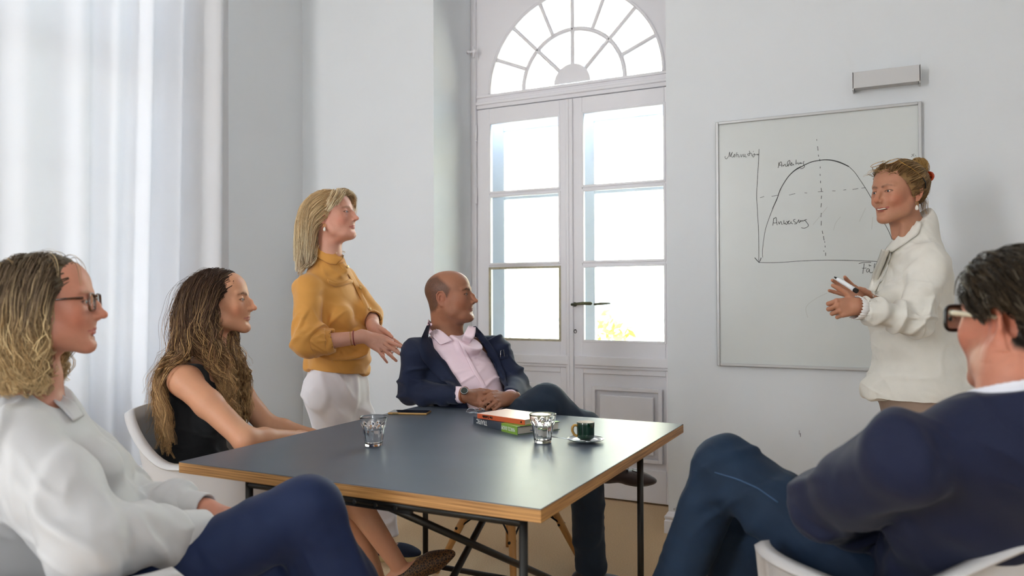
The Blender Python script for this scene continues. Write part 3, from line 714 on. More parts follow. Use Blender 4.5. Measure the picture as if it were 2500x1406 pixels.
# ------------------------------------------------------------------ whiteboard with its drawing, wall lamp
WBX, WBZ, WBY = -.808, 2.058, YF-.020
M['board'] = mat('whiteboard_enamel', 'd3d6d4', .25, spec=.4, noise=(2.2, .03)); M['alu'] = mat('board_frame_aluminium', 'bcbcbc', .4, metal=.35); M['ink'] = mat('marker_ink', '20211f', .5); M['inkf'] = mat('faint_marker_ink', '8f8f8b', .5); M['smear'] = mat('wiped_marker_haze', 'bdbeba', .4)
wbd = empty('whiteboard', (WBX+.45, YF, WBZ-.6), label='large upright whiteboard with a hand-drawn motivation curve on the right wall', cat='whiteboard')
WL = (WBX+.45, YF, WBZ-.6)
lp('board_panel', MB().box((WBX+.01, WBY+.006, WBZ-1.19), (WBX+.89, YF-.001, WBZ-.01)), M['board'], wbd, WL)
fr = MB(); fw_ = .014
fr.box((WBX, WBY-.004, WBZ-1.2), (WBX+fw_, YF-.001, WBZ), .003).box((WBX+.9-fw_, WBY-.004, WBZ-1.2), (WBX+.9, YF-.001, WBZ), .003).box((WBX+fw_, WBY-.004, WBZ-fw_), (WBX+.9-fw_, YF-.001, WBZ), .003).box((WBX+fw_, WBY-.004, WBZ-1.2), (WBX+.9-fw_, YF-.001, WBZ-1.2+fw_), .003)
lp('board_frame', fr, M['alu'], wbd, WL)
def stroke(mb, pts, w, depth=.0006, smooth=True):
    """a line of marker ink on the board: pts are sight points, put on the board plane"""
    Q = A([on(x, y, 1, WBY+.005) for x, y in pts])[:, [0, 2]]
    if smooth and len(Q) > 2:
        t = np.arange(len(Q)); tt = np.linspace(0, len(Q)-1, (len(Q)-1)*5+1)
        def cr(i):
            P0, P1, P2, P3 = [Q[np.clip(i+k, 0, len(Q)-1)] for k in (-1, 0, 1, 2)]; return P0, P1, P2, P3
        out = []
        for u in tt:
            i = min(int(u), len(Q)-2); f = u-i; P0, P1, P2, P3 = cr(i)
            out.append(.5*((2*P1)+(-P0+P2)*f+(2*P0-5*P1+4*P2-P3)*f*f+(-P0+3*P1-3*P2+P3)*f**3))
        Q = A(out)
    ws = np.interp(np.linspace(0, 1, len(Q)), np.linspace(0, 1, len(w)), w) if hasattr(w, '__len__') else np.full(len(Q), w)
    V = []; n = len(Q)
    for i in range(n):
        t = Q[min(i+1, n-1)]-Q[max(i-1, 0)]; t = t/(np.linalg.norm(t)+1e-9); q = A([-t[1], t[0]])*ws[i]/2
        for s_ in (-1, 1): V.append((Q[i][0]+q[0]*s_, WBY+.0052, Q[i][1]+q[1]*s_)); 
    mb.add([(v[0], v[1], v[2]) for v in V]+[(v[0], v[1]+.0008, v[2]) for v in V], [(2*i, 2*i+1, 2*i+3, 2*i+2) for i in range(n-1)])
def crop(pts, x0, y0, k): return [(x0+a/k, y0+b/k) for a, b in pts]
lw = .0030
B1 = lambda p: crop(p, 1740, 340, 4.394)
dr = MB()
stroke(dr, B1([(497, 105), (492, 230), (480, 420), (472, 600), (480, 780), (490, 950), (494, 1130), (495, 1320)]), .0022); stroke(dr, B1([(450, 1270), (475, 1298), (497, 1322), (510, 1300), (520, 1270)]), lw*1.1, smooth=False)
stroke(dr, B1([(497, 1322), (700, 1322), (950, 1305), (1200, 1297), (1500, 1300), (1790, 1312)]), .0022)
stroke(dr, B1([(536, 1270), (533, 1200), (545, 1090), (565, 970), (600, 860), (650, 730), (690, 640), (720, 550), (770, 460), (820, 390), (880, 335), (940, 300), (1000, 268), (1070, 240), (1150, 225)]), [.0018, .002, .003, .004, .004])
stroke(dr, B1([(640, 745), (690, 632), (725, 545), (775, 450), (828, 378), (890, 322), (945, 290)]), .0018)
stroke(dr, B1([(1140, 227), (1200, 220), (1270, 224), (1340, 240), (1400, 263), (1460, 292)]), [.0035, .0045, .0055, .0045]); stroke(dr, B1([(1460, 292), (1520, 350), (1570, 420), (1630, 510), (1690, 610), (1760, 740), (1830, 880), (1880, 970), (1925, 1075)]), .0022)
for p in ([(1115, 0), (1117, 14)], [(1124, 75), (1130, 122)], [(1133, 165), (1136, 185)], [(1146, 210), (1150, 235)], [(1154, 292), (1154, 312)], [(1151, 372), (1153, 392)], [(1157, 445), (1157, 470)], [(1162, 522), (1168, 560)], [(1168, 605), (1163, 640)], [(1166, 685), (1160, 730)], [(1164, 790), (1160, 835)], [(1165, 875), (1163, 925)], [(1174, 980), (1182, 1015)], [(1187, 1038), (1196, 1085)], [(1200, 1095), (1203, 1108)], [(1205, 1140), (1206, 1160)], [(1192, 1193), (1194, 1203)], [(1210, 1215), (1211, 1250)]): stroke(dr, B1(p), .0024, smooth=False)
for p in ([(507, 628), (552, 613)], [(632, 612), (700, 600)], [(820, 598), (885, 582)], [(985, 574), (1012, 576)], [(1130, 563), (1185, 560)], [(1282, 553), (1317, 554)], [(1402, 545), (1432, 541)], [(1500, 538), (1562, 528)], [(1595, 524), (1640, 520)]): stroke(dr, B1(p), .0019, smooth=False)
lp('drawn_curve', dr, M['ink'], wbd, WL)
wr = MB(); m1 = lambda p: crop(p, 1760, 350, 20.83)
for p in ([(220, 650), (205, 720), (270, 790), (340, 730), (400, 620), (445, 430), (450, 600), (470, 680), (500, 600), (590, 440), (530, 600), (560, 690), (620, 690), (670, 620), (700, 545), (730, 620), (690, 695), (650, 650), (680, 570)],
          [(815, 450), (800, 570), (820, 690)], [(800, 575), (880, 575), (905, 640), (915, 700), (950, 670)], [(1010, 550), (1015, 650), (1050, 690), (1080, 600), (1120, 545)], [(1180, 540), (1140, 640), (1165, 685), (1215, 640), (1240, 550), (1225, 650), (1270, 700), (1310, 670)],
          [(1445, 375), (1465, 480), (1450, 600), (1400, 620), (1350, 550), (1420, 530), (1500, 490), (1570, 550), (1570, 650)], [(1645, 395), (1660, 430)], [(1700, 520), (1620, 620), (1650, 700), (1720, 600), (1705, 530), (1760, 580), (1850, 545), (1850, 600), (1905, 540), (1925, 660)]): stroke(wr, m1(p), .0021)
m2 = lambda p: crop(p, 1880, 370, 20.83)
for p in ([(405, 830), (440, 720), (450, 550)], [(450, 700), (500, 560), (570, 530), (590, 660), (600, 780)], [(450, 700), (520, 690), (600, 690)], [(650, 680), (680, 740), (720, 670), (780, 660), (790, 740), (830, 750)], [(830, 750), (900, 700), (1010, 560), (990, 450), (900, 520), (880, 650), (920, 740), (990, 650)], [(1040, 660), (1120, 620), (1090, 560), (1040, 650), (1060, 710), (1120, 700), (1180, 640), (1210, 700)], [(1325, 410), (1320, 660)], [(1300, 600), (1400, 590)], [(1430, 550), (1415, 600), (1450, 640), (1500, 600), (1530, 560), (1540, 610), (1590, 570), (1600, 600), (1650, 605)], [(1740, 500), (1690, 540), (1700, 620), (1740, 720), (1740, 790), (1650, 850), (1530, 875)]): stroke(wr, m2(p), .0024)
m3 = lambda p: crop(p, 1870, 510, 20.83)
for p in ([(340, 850), (370, 700), (390, 500), (430, 480), (500, 430), (530, 520), (545, 680), (570, 820)], [(360, 700), (450, 715), (550, 690)], [(640, 640), (675, 770), (720, 670), (770, 650), (800, 770), (850, 770)], [(905, 580), (910, 760), (980, 710), (1000, 770), (1060, 780), (1100, 680), (1040, 630)], [(1110, 690), (1200, 600), (1130, 650), (1150, 760), (1240, 730), (1280, 640), (1275, 710), (1370, 765)], [(1500, 530), (1420, 550), (1410, 620), (1560, 730), (1500, 760), (1440, 760)], [(1560, 730), (1620, 640), (1670, 550), (1680, 680), (1720, 680), (1765, 580), (1780, 640), (1845, 580), (1870, 630), (1950, 570), (1965, 620)], [(2080, 545), (1990, 560), (2050, 660), (2140, 780), (2150, 870), (2060, 940), (1930, 980), (1790, 950)]): stroke(wr, m3(p), .0025)
m4 = lambda p: crop(p, 2080, 620, 23.43)
for p in ([(400, 570), (430, 540), (600, 495), (750, 485), (1100, 480)], [(695, 540), (680, 720), (640, 950), (610, 1130)], [(570, 815), (700, 815), (830, 800)], [(985, 590), (990, 690), (1050, 650), (1100, 690)], [(1020, 890), (900, 840), (830, 930), (860, 1040), (940, 1010), (1000, 900), (1000, 1000), (1080, 1080), (1190, 1030)], [(1310, 540), (1270, 700), (1260, 980)]): stroke(wr, m4(p), .0022)
# the word goes on behind the speaker
for p in ([(1262, 760), (1400, 740), (1440, 980)], [(1560, 740), (1570, 980)], [(1700, 760), (1650, 860), (1760, 900), (1800, 760), (1800, 1100), (1660, 1150)], [(1900, 560), (1910, 980), (1990, 860), (1920, 860), (2020, 980)], [(2100, 760), (2160, 980)], [(2180, 800), (2260, 760), (2180, 900), (2300, 960)], [(2340, 760), (2350, 980)], [(2440, 560), (2450, 980), (2520, 970)], [(2380, 740), (2540, 720)]): stroke(wr, m4(p), .0022)
lp('handwriting', wr, M['ink'], wbd, WL)
for p in ([(2131, 530), (2128, 560)], [(2052, 529), (2040, 545), (2035, 562)], [(2113, 508), (2098, 541)], [(2020, 505), (2000, 530), (1985, 548)], [(1972, 775), (1968, 750), (1990, 730), (2020, 715)]):
    fm = MB(); stroke(fm, p, .0024); lp('wiped_mark', fm, M['smear'], wbd, WL)
xm_ = MB(); stroke(xm_, [(2226, 376), (2232, 382)], .003, smooth=False); stroke(xm_, [(2232, 375), (2225, 383)], .003, smooth=False); stroke(xm_, [(2234, 378), (2237, 382)], .002, smooth=False); lp('small_mark', xm_, M['inkf'], wbd, WL)
lamp = MB(); lx0, lx1 = -.186, .089
lamp.box((lx0, YF-.075, 2.128), (lx0+.006, YF-.001, 2.208), .001).box((lx1-.006, YF-.075, 2.128), (lx1, YF-.001, 2.208), .001).box((lx0, YF-.075, 2.135), (lx1, YF-.068, 2.208), .002)
M['lampm'] = mat('grey_metal_lamp', 'c9c8c8', .5)
lampo = lamp.build('wall_lamp', M['lampm']); tag(lampo, 'pale grey oblong wall lamp above the right end of the whiteboard', 'lamp')
MB().box((lx0+.01, YF-.066, 2.14), (lx1-.01, YF-.001, 2.150)).build('reflector', M['lampm'], lampo)
# scuffs on the wall, and the small type label above the skirting
sc = MB(); sc.box((-.432, YF-.0012, .545), (-.430, YF+.0, .565)).box((-.427, YF-.0012, .535), (-.4245, YF+.0, .552)); tag(sc.build('wall_scuff', mat('scuff_grey', '5a5555', .8)), 'two short dark scuff strokes low on the wall below the whiteboard', 'scuff')
sk = MB(); rg = np.random.RandomState(5)
for i in range(34):
    x = -1.035+rg.rand()*.075; z = .115+rg.rand()*.014; sk.box((x, YF-.0012, z), (x+.0035, YF, z+.0028))
tag(sk.build('wall_print', mat('faint_print', '9a9491', .9)), 'faint grey smudged print on the wall just above the skirting corner', 'mark')
# ------------------------------------------------------------------ things on the table
def water_glass(loc, label):
    g = empty('water_glass', loc, label=label, cat='glass', group='faceted water glasses on the table'); n = 90; nf = 9; H = .093
    def ro(r, z, a):
        t = (a*nf/(2*math.pi)) % 1.0; ph = abs(t-.5)*2                      # 0 mid-facet .. 1 at the rib
        top = .060+.008*math.cos(ph*math.pi/2); w = 1/(1+math.exp((z-top)/.0016)) if z > .006 else .75
        flat = r*math.cos(math.pi/nf)/math.cos((t-.5)*2*math.pi/nf)
        return r*(1-w)+(flat*.955)*w
    prof = [(.0, .0), (.024, .0), (.0290, .002), (.0298, .007)]+[(.0298+.0137*t**1.05, .007+(H-.009)*t) for t in np.linspace(.03, 1, 40)]+[(.0432, H-.0005)]
    inner = [(.0418, H-.0004), (.0405, H-.0025)]+[(.0262+.0140*t, .010+(H-.014)*t) for t in np.linspace(.97, .0, 16)]+[(.02, .0085), (0, .0085)]
    mb = MB(); m_ = prof+inner; vs_ = []; 
    for i, (r, z) in enumerate(m_):
        for k in range(n):
            a = 2*math.pi*k/n; rr = ro(r, z, a) if 1 < i < len(prof)-1 else r; vs_.append((rr*math.cos(a), rr*math.sin(a), z))
    mb.add(vs_, [(i*n+k, i*n+(k+1) % n, (i+1)*n+(k+1) % n, (i+1)*n+k) for i in range(len(m_)-1) for k in range(n)], True)
    o = mb.build('tumbler', M['glass'], g)
    wl = .058; w = MB().lathe([(0, .0088), (.0196, .0088), (.0262, .0105)]+[(.0262+.0140*t, .010+(H-.014)*t) for t in np.linspace(.05, (wl-.010)/(H-.014), 8)]+[(.0262+.0140*(wl-.010)/(H-.014)-.001, wl), (0, wl)], 60)
    w.build('water', M['water'], g); return g
M['glass'] = mat('clear_glass', 'ffffff', 0.0, trans=1.0, ior=1.48); M['water'] = mat('water', 'ffffff', 0.0, trans=1.0, ior=1.33)
p = on(912, 1088, 2, TZ); g1 = water_glass((p[0], p[1], TZ), 'faceted glass of water standing alone near the left of the table')
p = on(1325, 1080, 2, TZ); g2 = copy_tree(g1); g2.location = (p[0], p[1], TZ); g2['label'] = 'faceted glass of water in front of the stacked books'; g2.rotation_euler = (0, 0, .25)
M['green'] = mat('dark_green_glaze', '0c2b1d', .12, coat=.6); M['cream'] = mat('cream_glaze', 'e9dfcf', .2); M['gold'] = mat('ochre_band', 'b58a45', .3, metal=.4); M['coffee'] = mat('coffee', '24140b', .2)
p = on(1430, 1079, 2, TZ); cup = empty('espresso_cup', (p[0], p[1], TZ+.006), label='dark green espresso cup standing on its saucer', cat='cup')
MB().lathe([(0, .002), (.019, .002), (.0205, .0045), (.0262, .0075), (.0278, .012), (.0282, .050), (.0288, .0575), (.0282, .0585)], 48).build('cup_body', M['green'], cup)
MB().lathe([(.0282, .0585), (.0262, .0575), (.0255, .05), (.025, .012), (.018, .006), (0, .006)], 48).build('inner_glaze', M['cream'], cup); MB().lathe([(0, .047), (.0254, .047)], 40).build('coffee', M['coffee'], cup)
hd = [A([-.027, 0, .047]), A([-.036, 0, .049]), A([-.0425, 0, .042]), A([-.043, 0, .030]), A([-.037, 0, .018]), A([-.027, 0, .013])]
ha = math.radians(28); hd = [A([v[0]*math.cos(ha), v[0]*math.sin(ha), v[2]]) for v in hd]; MB().tube(resample(hd, 16), .0042, 10).build('cup_handle', M['gold'], cup)
sau = MB().lathe([(0, 0), (.020, 0), (.022, .002), (.040, .0045), (.0575, .0095), (.0585, .0108), (.057, .0115), (.040, .0065), (.023, .004), (0, .0042)], 60); sau.v = [(v[0]+p[0], v[1]+p[1], v[2]+TZ) for v in sau.v]
so = sau.build('saucer', mat('dark_rimmed_saucer', 'c9ccd0', .08, spec=.8)); tag(so, 'small glossy saucer with a dark rim under the green cup', 'saucer')
rim = MB().tube([(p[0]+.0583*math.cos(a_), p[1]+.0583*math.sin(a_), TZ+.011) for a_ in np.linspace(0, 2*math.pi, 49)[:-1]], .0012, 6, closed=True); rim.build('rim_band', M['green'], so)
sp = MB(); q = A([p[0]-.035, p[1]-.028, TZ+.0125]); d_ = nrm([1, .0, 0]); 
base = campt(0, 0); rdir = A([RT[0], RT[1], 0]); fdir = A([FW[0], FW[1], 0])
c0 = A([p[0], p[1], TZ]); s0 = c0-rdir*.005-fdir*.046+A([0, 0, .012]); s1 = c0-rdir*.085-fdir*.012+A([0, 0, .016]); s2 = c0-rdir*.112+fdir*.002+A([0, 0, .018])
sp.tube([s0-(s1-s0)*.0, s0+(s1-s0)*.25, s1, s2], [.0022, .0014, .0012, .0018], 8)
bw = SDF().ell(s0-nrm(s1-s0)*.008, (.013, .0085, .0028), frame(np.cross(nrm(s1-s0), [0, 0, 1]), [0, 0, 1])); Vb, Fb = surface(bw, s0-.03, s0+.03, .0012)
spo = sp.build('teaspoon', M['steel']); tag(spo, 'steel teaspoon lying across the saucer beside the green cup', 'spoon'); npmesh('spoon_bowl', Vb, Fb, M['steel'], None).parent = spo
# books
def book(name, L, Fp, R_, z0, th, label, cover, spine_m, pages, cov_t=.0025):
    """L left end of spine, Fp near end of spine, R_ near end of the fore edge (all on the table plane)"""
    L, Fp, R_ = A(L), A(Fp), A(R_); u = L-Fp; lu = np.linalg.norm(u); u = u/lu; w = R_-Fp; w = w-u*(w@u); lw_ = np.linalg.norm(w); w = w/lw_
    ang = math.atan2(u[1], u[0]); e = empty(name, (Fp[0], Fp[1], z0), rz=ang, label=label, cat='book', group='stack of two books on the table')
    s_ = 1 if (u[0]*w[1]-u[1]*w[0]) > 0 else -1   # local x along spine, local y*s_ away from spine
    def bx_(x0, y0, z0_, x1, y1, z1, b=.0008): return MB().box((x0, min(y0*s_, y1*s_), z0_), (x1, max(y0*s_, y1*s_), z1), b)
    c = bx_(0, 0, 0, lu, lw_, cov_t); c.box((0, min(0, lw_*s_), th-cov_t), (lu, max(0, lw_*s_), th), .0008); c.build('cover', cover, e)
    bx_(0, -.0005, 0, lu, cov_t, th, .001).build('spine', spine_m, e)
    bx_(.004, cov_t, cov_t, lu-.004, lw_-.004, th-cov_t, 0).build('page_block', pages, e)
    return e, lu, lw_, s_
M['paper'] = mat('page_edges', 'e5dccb', .8, bump=(3, .6, .002, (1, 1, 900))); M['dk'] = mat('slate_book_cover', '454c58', .45); M['lime'] = mat('lime_green_cover', '8fb548', .45); M['orange'] = mat('orange_book_spine', 'e0673a', .5); M['pink'] = mat('pale_salmon_cover', 'efc9b8', .38); M['inkw'] = mat('white_print', 'f2f2ee', .5); M['inkb'] = mat('black_print', '151110', .5); M['navyr'] = mat('navy_ribbon', '1c2f6b', .6)
bT, lu, lwid, s_ = book('thick_book', (-1.405, 2.489), (-1.159, 2.355), (-1.078, 2.518), TZ, .028, 'thick slate and lime green hardback lying under the thin orange book', M['dk'], M['dk'], M['paper'])
# lime green wrap on the near third: covers spine and boards
def wrap(e, x0, x1, th, w, s_, m):
    mb = MB(); y0, y1 = sorted((0, w*s_)); mb.box((x0, y0-.0004, th), (x1, y1, th+.0006)); ys = -.0012*s_
    mb.box((x0, min(ys, 0), -.0), (x1, max(ys, 0), th+.0006)); mb.box((x0, y0, -.0004+.0005), (x1, y1, .0006)); return mb.build('lime_band', m, e)
wrap(bT, -.0008, lu*.34, .028, lwid, s_, M['lime'])
def spine_text(e, body, x, z, size, m, th, s_, sx=1.0, bold=0):
    """upside-down lettering on the spine (the book lies face down)"""
    # glyph x runs along +local x as seen from the spine side when upside down
    Mx = Matrix(((1, 0, 0, x), (0, 0, s_*1.0, 0), (0, -1, 0, z), (0, 0, 0, 1))) if s_ < 0 else Matrix(((1, 0, 0, x), (0, 0, -1, 0), (0, -1, 0, z), (0, 0, 0, 1)))
    Mx[1][3] = -.0016*s_
    return text_part('spine_lettering', body, size, Mx, m, e, .0003, sx, bold)
spine_text(bT, 'TRAFFIC', lu*.665, .0225, .0235, M['inkw'], .028, s_, .80, .0004); spine_text(bT, 'MARCEL KNOPF', .012, .0205, .0185, M['inkw'], .028, s_, .62)
MB().box((.010, min(.055*s_, .062*s_), .010), (-.012+.004, max(.055*s_, .062*s_), .0112)).build('ribbon', M['navyr'], bT)
bO, lu2, lw2, s2 = book('thin_book', (-1.368, 2.452), (-1.149, 2.391), (-1.090, 2.535), TZ+.029, .0175, 'thin orange book with a salmon cover, on top of the stack', M['pink'], M['orange'], M['paper'])
spine_text(bO, 'Die Zeitfalle', lu2*.66, .0135, .0125, M['inkb'], .0175, s2, .80, .0003); spine_text(bO, 'Roland Berger', lu2*.40, .012, .0065, M['inkb'], .0175, s2, .8) if False else None
spine_text(bO, 'SV', .012, .012, .009, M['inkb'], .0175, s2, .7, .0003)
# pen and folded wire glasses behind the books
p = on(1157, 1012, 2, TZ+.006); fgl = MB(); 
for dx in (-.0, .034):
    c = p+rdir*(dx-.012)+fdir*.02; fgl.tube([c+rdir*.015*math.cos(a_)+fdir*.006+A([0, 0, .011+.011*math.sin(a_)]) for a_ in np.linspace(0, 6.283, 21)[:-1]], .0011, 6, closed=True)
fgl.tube([p-rdir*.026+fdir*.026+A([0, 0, .016]), p-rdir*.03+fdir*.0+A([0, 0, .010]), p+rdir*.03-fdir*.005+A([0, 0, .004])], .0013, 6); fgl.tube([p+rdir*.038+fdir*.026+A([0, 0, .016]), p-rdir*.02+fdir*.012+A([0, 0, .006])], .0013, 6)
tag(fgl.build('folded_glasses', M['steel']), 'folded thin metal reading glasses beside the left end of the books', 'glasses')
ph0 = A([-1.829, 2.540]); ph1 = A([-1.661, 2.595]); u = ph1-ph0; ang = math.atan2(u[1], u[0]); phn = empty('smartphone', (ph0[0]+.004, ph0[1], TZ), rz=ang, label='smartphone in a gold case lying near the seated man in the jacket', cat='phone')
MB().box((0, 0, 0), (.160, .076, .0088), .0032).build('phone_case', mat('gold_phone_case', 'a9834f', .3, metal=.55), phn); MB().box((.004, .004, .0085), (.156, .072, .0092), .0003).build('phone_screen', mat('dark_screen', '17140f', .08), phn); MB().box((.02, -.0006, .003), (.045, .0006, .006)).build('side_button', M['brass'], phn)
# ------------------------------------------------------------------ people: anatomy
def hexl(h): return A(lin(h))
M['skin'] = mat('skin', 'c89078', .48, spec=.4, attr='Col', sss=.12, bump=(420, .08, .0006))
M['eye'] = mat('eye', 'ffffff', .06, spec=.6, attr='Col', coat=.5)
M['teeth'] = mat('teeth', 'efe8da', .25)
class Head:
    """x = wearer's right, y = forward, z = up; s scales a 0.225 m head"""
    def __init__(h, c, f, up=(0, 0, 1), s=1.0, **k):
        h.c = A(c, float); h.R = frame(f, up); h.s = s; h.k = k
    def w(h, p): return h.c+h.R@(A(p, float)*h.s)
    def l(h, V): return ((V-h.c)@h.R)/h.s
    def cone(h, S, a, b, ra, rb, k=.008, op='u', both=True):
        for sx in ((1, -1) if both and (a[0] or b[0]) else (1,)):
            S.cone(h.w((a[0]*sx, a[1], a[2])), h.w((b[0]*sx, b[1], b[2])), ra*h.s, rb*h.s, k, op)
    def ell(h, S, c, r, k=.01, op='u', both=True, rot=None):
        for sx in ((1, -1) if both and c[0] else (1,)):
            R = h.R
            if rot is not None:
                a = math.radians(rot)*sx; Rz = A([[math.cos(a), -math.sin(a), 0], [math.sin(a), math.cos(a), 0], [0, 0, 1]]); R = h.R@Rz
            S.ell(h.w((c[0]*sx, c[1], c[2])), A(r)*h.s, R, k, op)
    def build(h, S):
        g = h.k.get; jw = g('jaw', 1.0); fat = g('fat', 1.0); nl = g('nose', 1.0); smile = g('smile', 0.0); male = g('male', False); old = g('old', 0)
        h.ell(S, (0, -.014, .032), (.0745, .095, .079), .01)
        h.ell(S, (0, .030, .045), (.061, .054, .050), .03)
        h.ell(S, (0, .026, -.018), (.0595*jw, .058, .076), .03)
        h.ell(S, (0, .054, -.050), (.040*jw, .035, .038), .03)
        h.cone(S, (.0485*jw, .000, -.040), (.0435*jw, .022, -.068), .0165*fat, .0155*fat, .03); h.cone(S, (.0435*jw, .022, -.068), (.015*jw, .070, -.097), .0150*fat, .0130, .03)
        cy = g('chin', 0.0)
        h.ell(S, (0, .080+cy, -.0985), (.019*jw, .0135, .0125), .018)
        h.ell(S, (0, .035, -.078), (.038*jw, .046, .022*fat), .02)
        if g('jowl'): h.ell(S, (.030, .048, -.092), (.018, .026, .012), .02); h.ell(S, (0, .030, -.102), (.030, .034, .014), .025)
        h.ell(S, (.040*jw, .058, -.020+.006*smile), (.020, .020, .022), .03)
        if smile: h.ell(S, (.036, .074, -.034), (.013, .012, .012), .014)
        h.cone(S, (.010, .0865, .0235), (.044, .071, .0265), .0075 if male else .0055, .0055, .012)
        h.ell(S, (.0315, .0985, .004), (.0165, .015, .0115), .010, 's')
        h.ell(S, (0, .080, -.034), (.025, .0165, .026), .014, both=False); h.cone(S, (0, .079, .012), (0, .0885, -.026), .0085, .0125, .010, both=False)
        h.ell(S, (.031, .0735, .0035), (.0145, .0140, .0140), .004)
        h.ell(S, (.0315, .0900, .0022), (.0122, .0070, .0044 if not smile else .0036), .0018, 's')
        nb = g('bump', 0.0)
        h.cone(S, (0, .0855, .014), (0, .0995+nb, -.006), .0068, .0070, .010, both=False); h.cone(S, (0, .0995+nb, -.006), (0, .1085+.006*(nl-1)*2, -.026), .0070, .0085, .008, both=False)
        ty = .1125+.012*(nl-1); tz = -.0305+g('tipz', 0.0)
        h.ell(S, (0, ty, tz), (.0088, .0090, .0080), .008, both=False)
        h.ell(S, (.0115, .0975, tz-.0030), (.0066, .0105, .0068), .006)
        h.ell(S, (.0060, ty-.009, tz-.0098), (.0030, .0048, .0030), .002, 's')
        h.cone(S, (0, ty-.010, tz-.0090), (0, .0925, tz-.0130), .0030, .0028, .004, both=False)
        # mouth
        my = -.0635+.001*smile; cw = .0235+.0055*smile; cz = my+.0065*smile; cyb = .0835-.004*smile; lp_ = g('lips', 1.0)
        h.cone(S, (0, .0915, my+.0040), (.008, .0908, my+.0046), .0033*lp_, .0030*lp_, .0035); h.cone(S, (.008, .0908, my+.0046), (cw, cyb-.001, cz+.001), .0030*lp_, .0012, .004)
        h.cone(S, (0, .0895, my-.0048), (.009, .0882, my-.0044), .0042*lp_, .0037*lp_, .0035); h.cone(S, (.009, .0882, my-.0044), (cw, cyb-.001, cz-.001), .0037*lp_, .0012, .004)
        h.ell(S, (0, .0985, my-.0155), (.020, .0095, .0045), .010, 's', both=False)
        if g('open'):
            h.cone(S, (0, .0975, my-.0006), (cw*.72, .0905, my+.0022), .0036, .0026, .0015, 's'); h.ell(S, (0, .084, my-.0005), (cw*.80, .0115, .0045), .0015, 's', both=False)
        else:
            h.cone(S, (0, .0965, my), (.010, .0948, my), .0008, .0008, .0022, 's'); h.cone(S, (.010, .0948, my), (cw+.002, .0850, cz), .0009, .0012, .0022, 's')
        if old or smile:
            dz = .0012*max(old, smile); h.cone(S, (.0185, .0985, tz-.004), (cw+.0065, .0885, my-.002), dz, dz, .007, 's')
        if old: h.cone(S, (.018, .0945, -.010), (.040, .0865, -.014), .0008, .0004, .006, 's')
        # ears
        fl_ = g('flare', .30)
        def E(a, b, o=0): return (.0695+fl_*(.014-a)+o, -.012+a, -.006+b)
        q = [E(.009, -.002), E(.012, .014), E(.004, .0275), E(-.009, .0285), E(-.0185, .018), E(-.0185, .002), E(-.0125, -.013), E(-.004, -.024), E(.004, -.0275)]
        er = g('ear', 1.0); q = [((x-.0695)*er+.0695, y, z*er) for x, y, z in q]
        for i in range(len(q)-1): h.cone(S, q[i], q[i+1], .0032, .0032, .002)
        c0 = E(-.003, .004, -.002); h.cone(S, E(.004, .012, -.003), E(-.006, -.012, -.003), .0075, .006, .005); h.ell(S, c0, (.0035, .0155, .0225), .004, rot=18)
        h.ell(S, E(-.0035, .002, .0045), (.0055, .0085, .0125), .003, 's'); h.cone(S, E(-.0115, -.006, .0005), E(-.0095, .012, .001), .0022, .0026, .003); h.cone(S, E(-.0095, .012, .001), E(.000, .019, .0), .0024, .0018, .003)
        h.ell(S, E(.0005, -.0235, -.0005), (.0036, .0068, .0078), .004); h.ell(S, E(.0075, -.004, .0), (.0032, .0038, .0055), .003)
        return S
    def colors(h, V, base, extra=None):
        L = h.l(V); Cc = np.tile(A(base), (len(V), 1)); g = h.k.get; X = np.abs(L[:, 0]); Q = np.c_[X, L[:, 1:]]
        def blend(w, c): nonlocal Cc; w = np.clip(w, 0, 1)[:, None]; Cc = Cc*(1-w)+A(c)*w
        red = A(base)*A([1.08, .72, .68])
        blend(gauss(Q, (.045, .062, -.030), .026)*g('blush', .5), red); blend(gauss(Q, (0, .116, -.030), .012)*.45, red); blend(gauss(Q, (.080, -.012, -.004), .034)*.55, red)
        blend((vnoise(L*55, 3)*.5+.5)*.12, A(base)*A([.86, .78, .75])); blend(np.clip(vnoise(L*220, 9), 0, 1)*g('freck', .10), A(base)*A([.62, .5, .45]))
        my = -.0635+.001*g('smile', 0.0); cw = .0235+.0055*g('smile', 0.0)
        lipc = hexl(g('lipc', 'b0605a'))
        wl_ = segw(Q, (0, .0945, my+.0038), (.009, .093, my+.0042), .0042)+segw(Q, (.009, .092, my+.003), (cw-.001, .083, my+.006*g('smile', 0)), .0030)+segw(Q, (0, .0925, my-.0048), (.010, .090, my-.0042), .0050)+segw(Q, (.010, .090, my-.003), (cw-.001, .083, my+.006*g('smile', 0)), .0032)
        blend(wl_*.85, lipc)
        if g('brow'):
            bc = hexl(g('brow')); n = vnoise(L*A([260, 260, 90]), 4)*.35+.75; bz = g('browz', 0.0)
            blend(np.maximum(segw(Q, (.013, .094, .0195+bz), (.030, .088, .0255+bz), .0046), segw(Q, (.030, .088, .0255+bz), (.047, .073, .0215+bz), .0036))*n*g('brows', .85), bc)
        lash = hexl(g('lash', '2c1c16'))
        d = np.sqrt(((Q[:, 0]-.0315)/.0135)**2+((Q[:, 2]-.0022)/(.0050))**2); blend(np.exp(-((d-1.0)/.22)**2)*(L[:, 1] > .07)*.92*np.where(L[:, 2] > .0022, 1, .45), lash)
        d2 = gauss(Q, (.032, .088, -.010), .010)*.35+gauss(Q, (.030, .09, .012), .009)*.25; blend(d2*g('eyeshade', 1.0), A(base)*A([.72, .60, .60]))
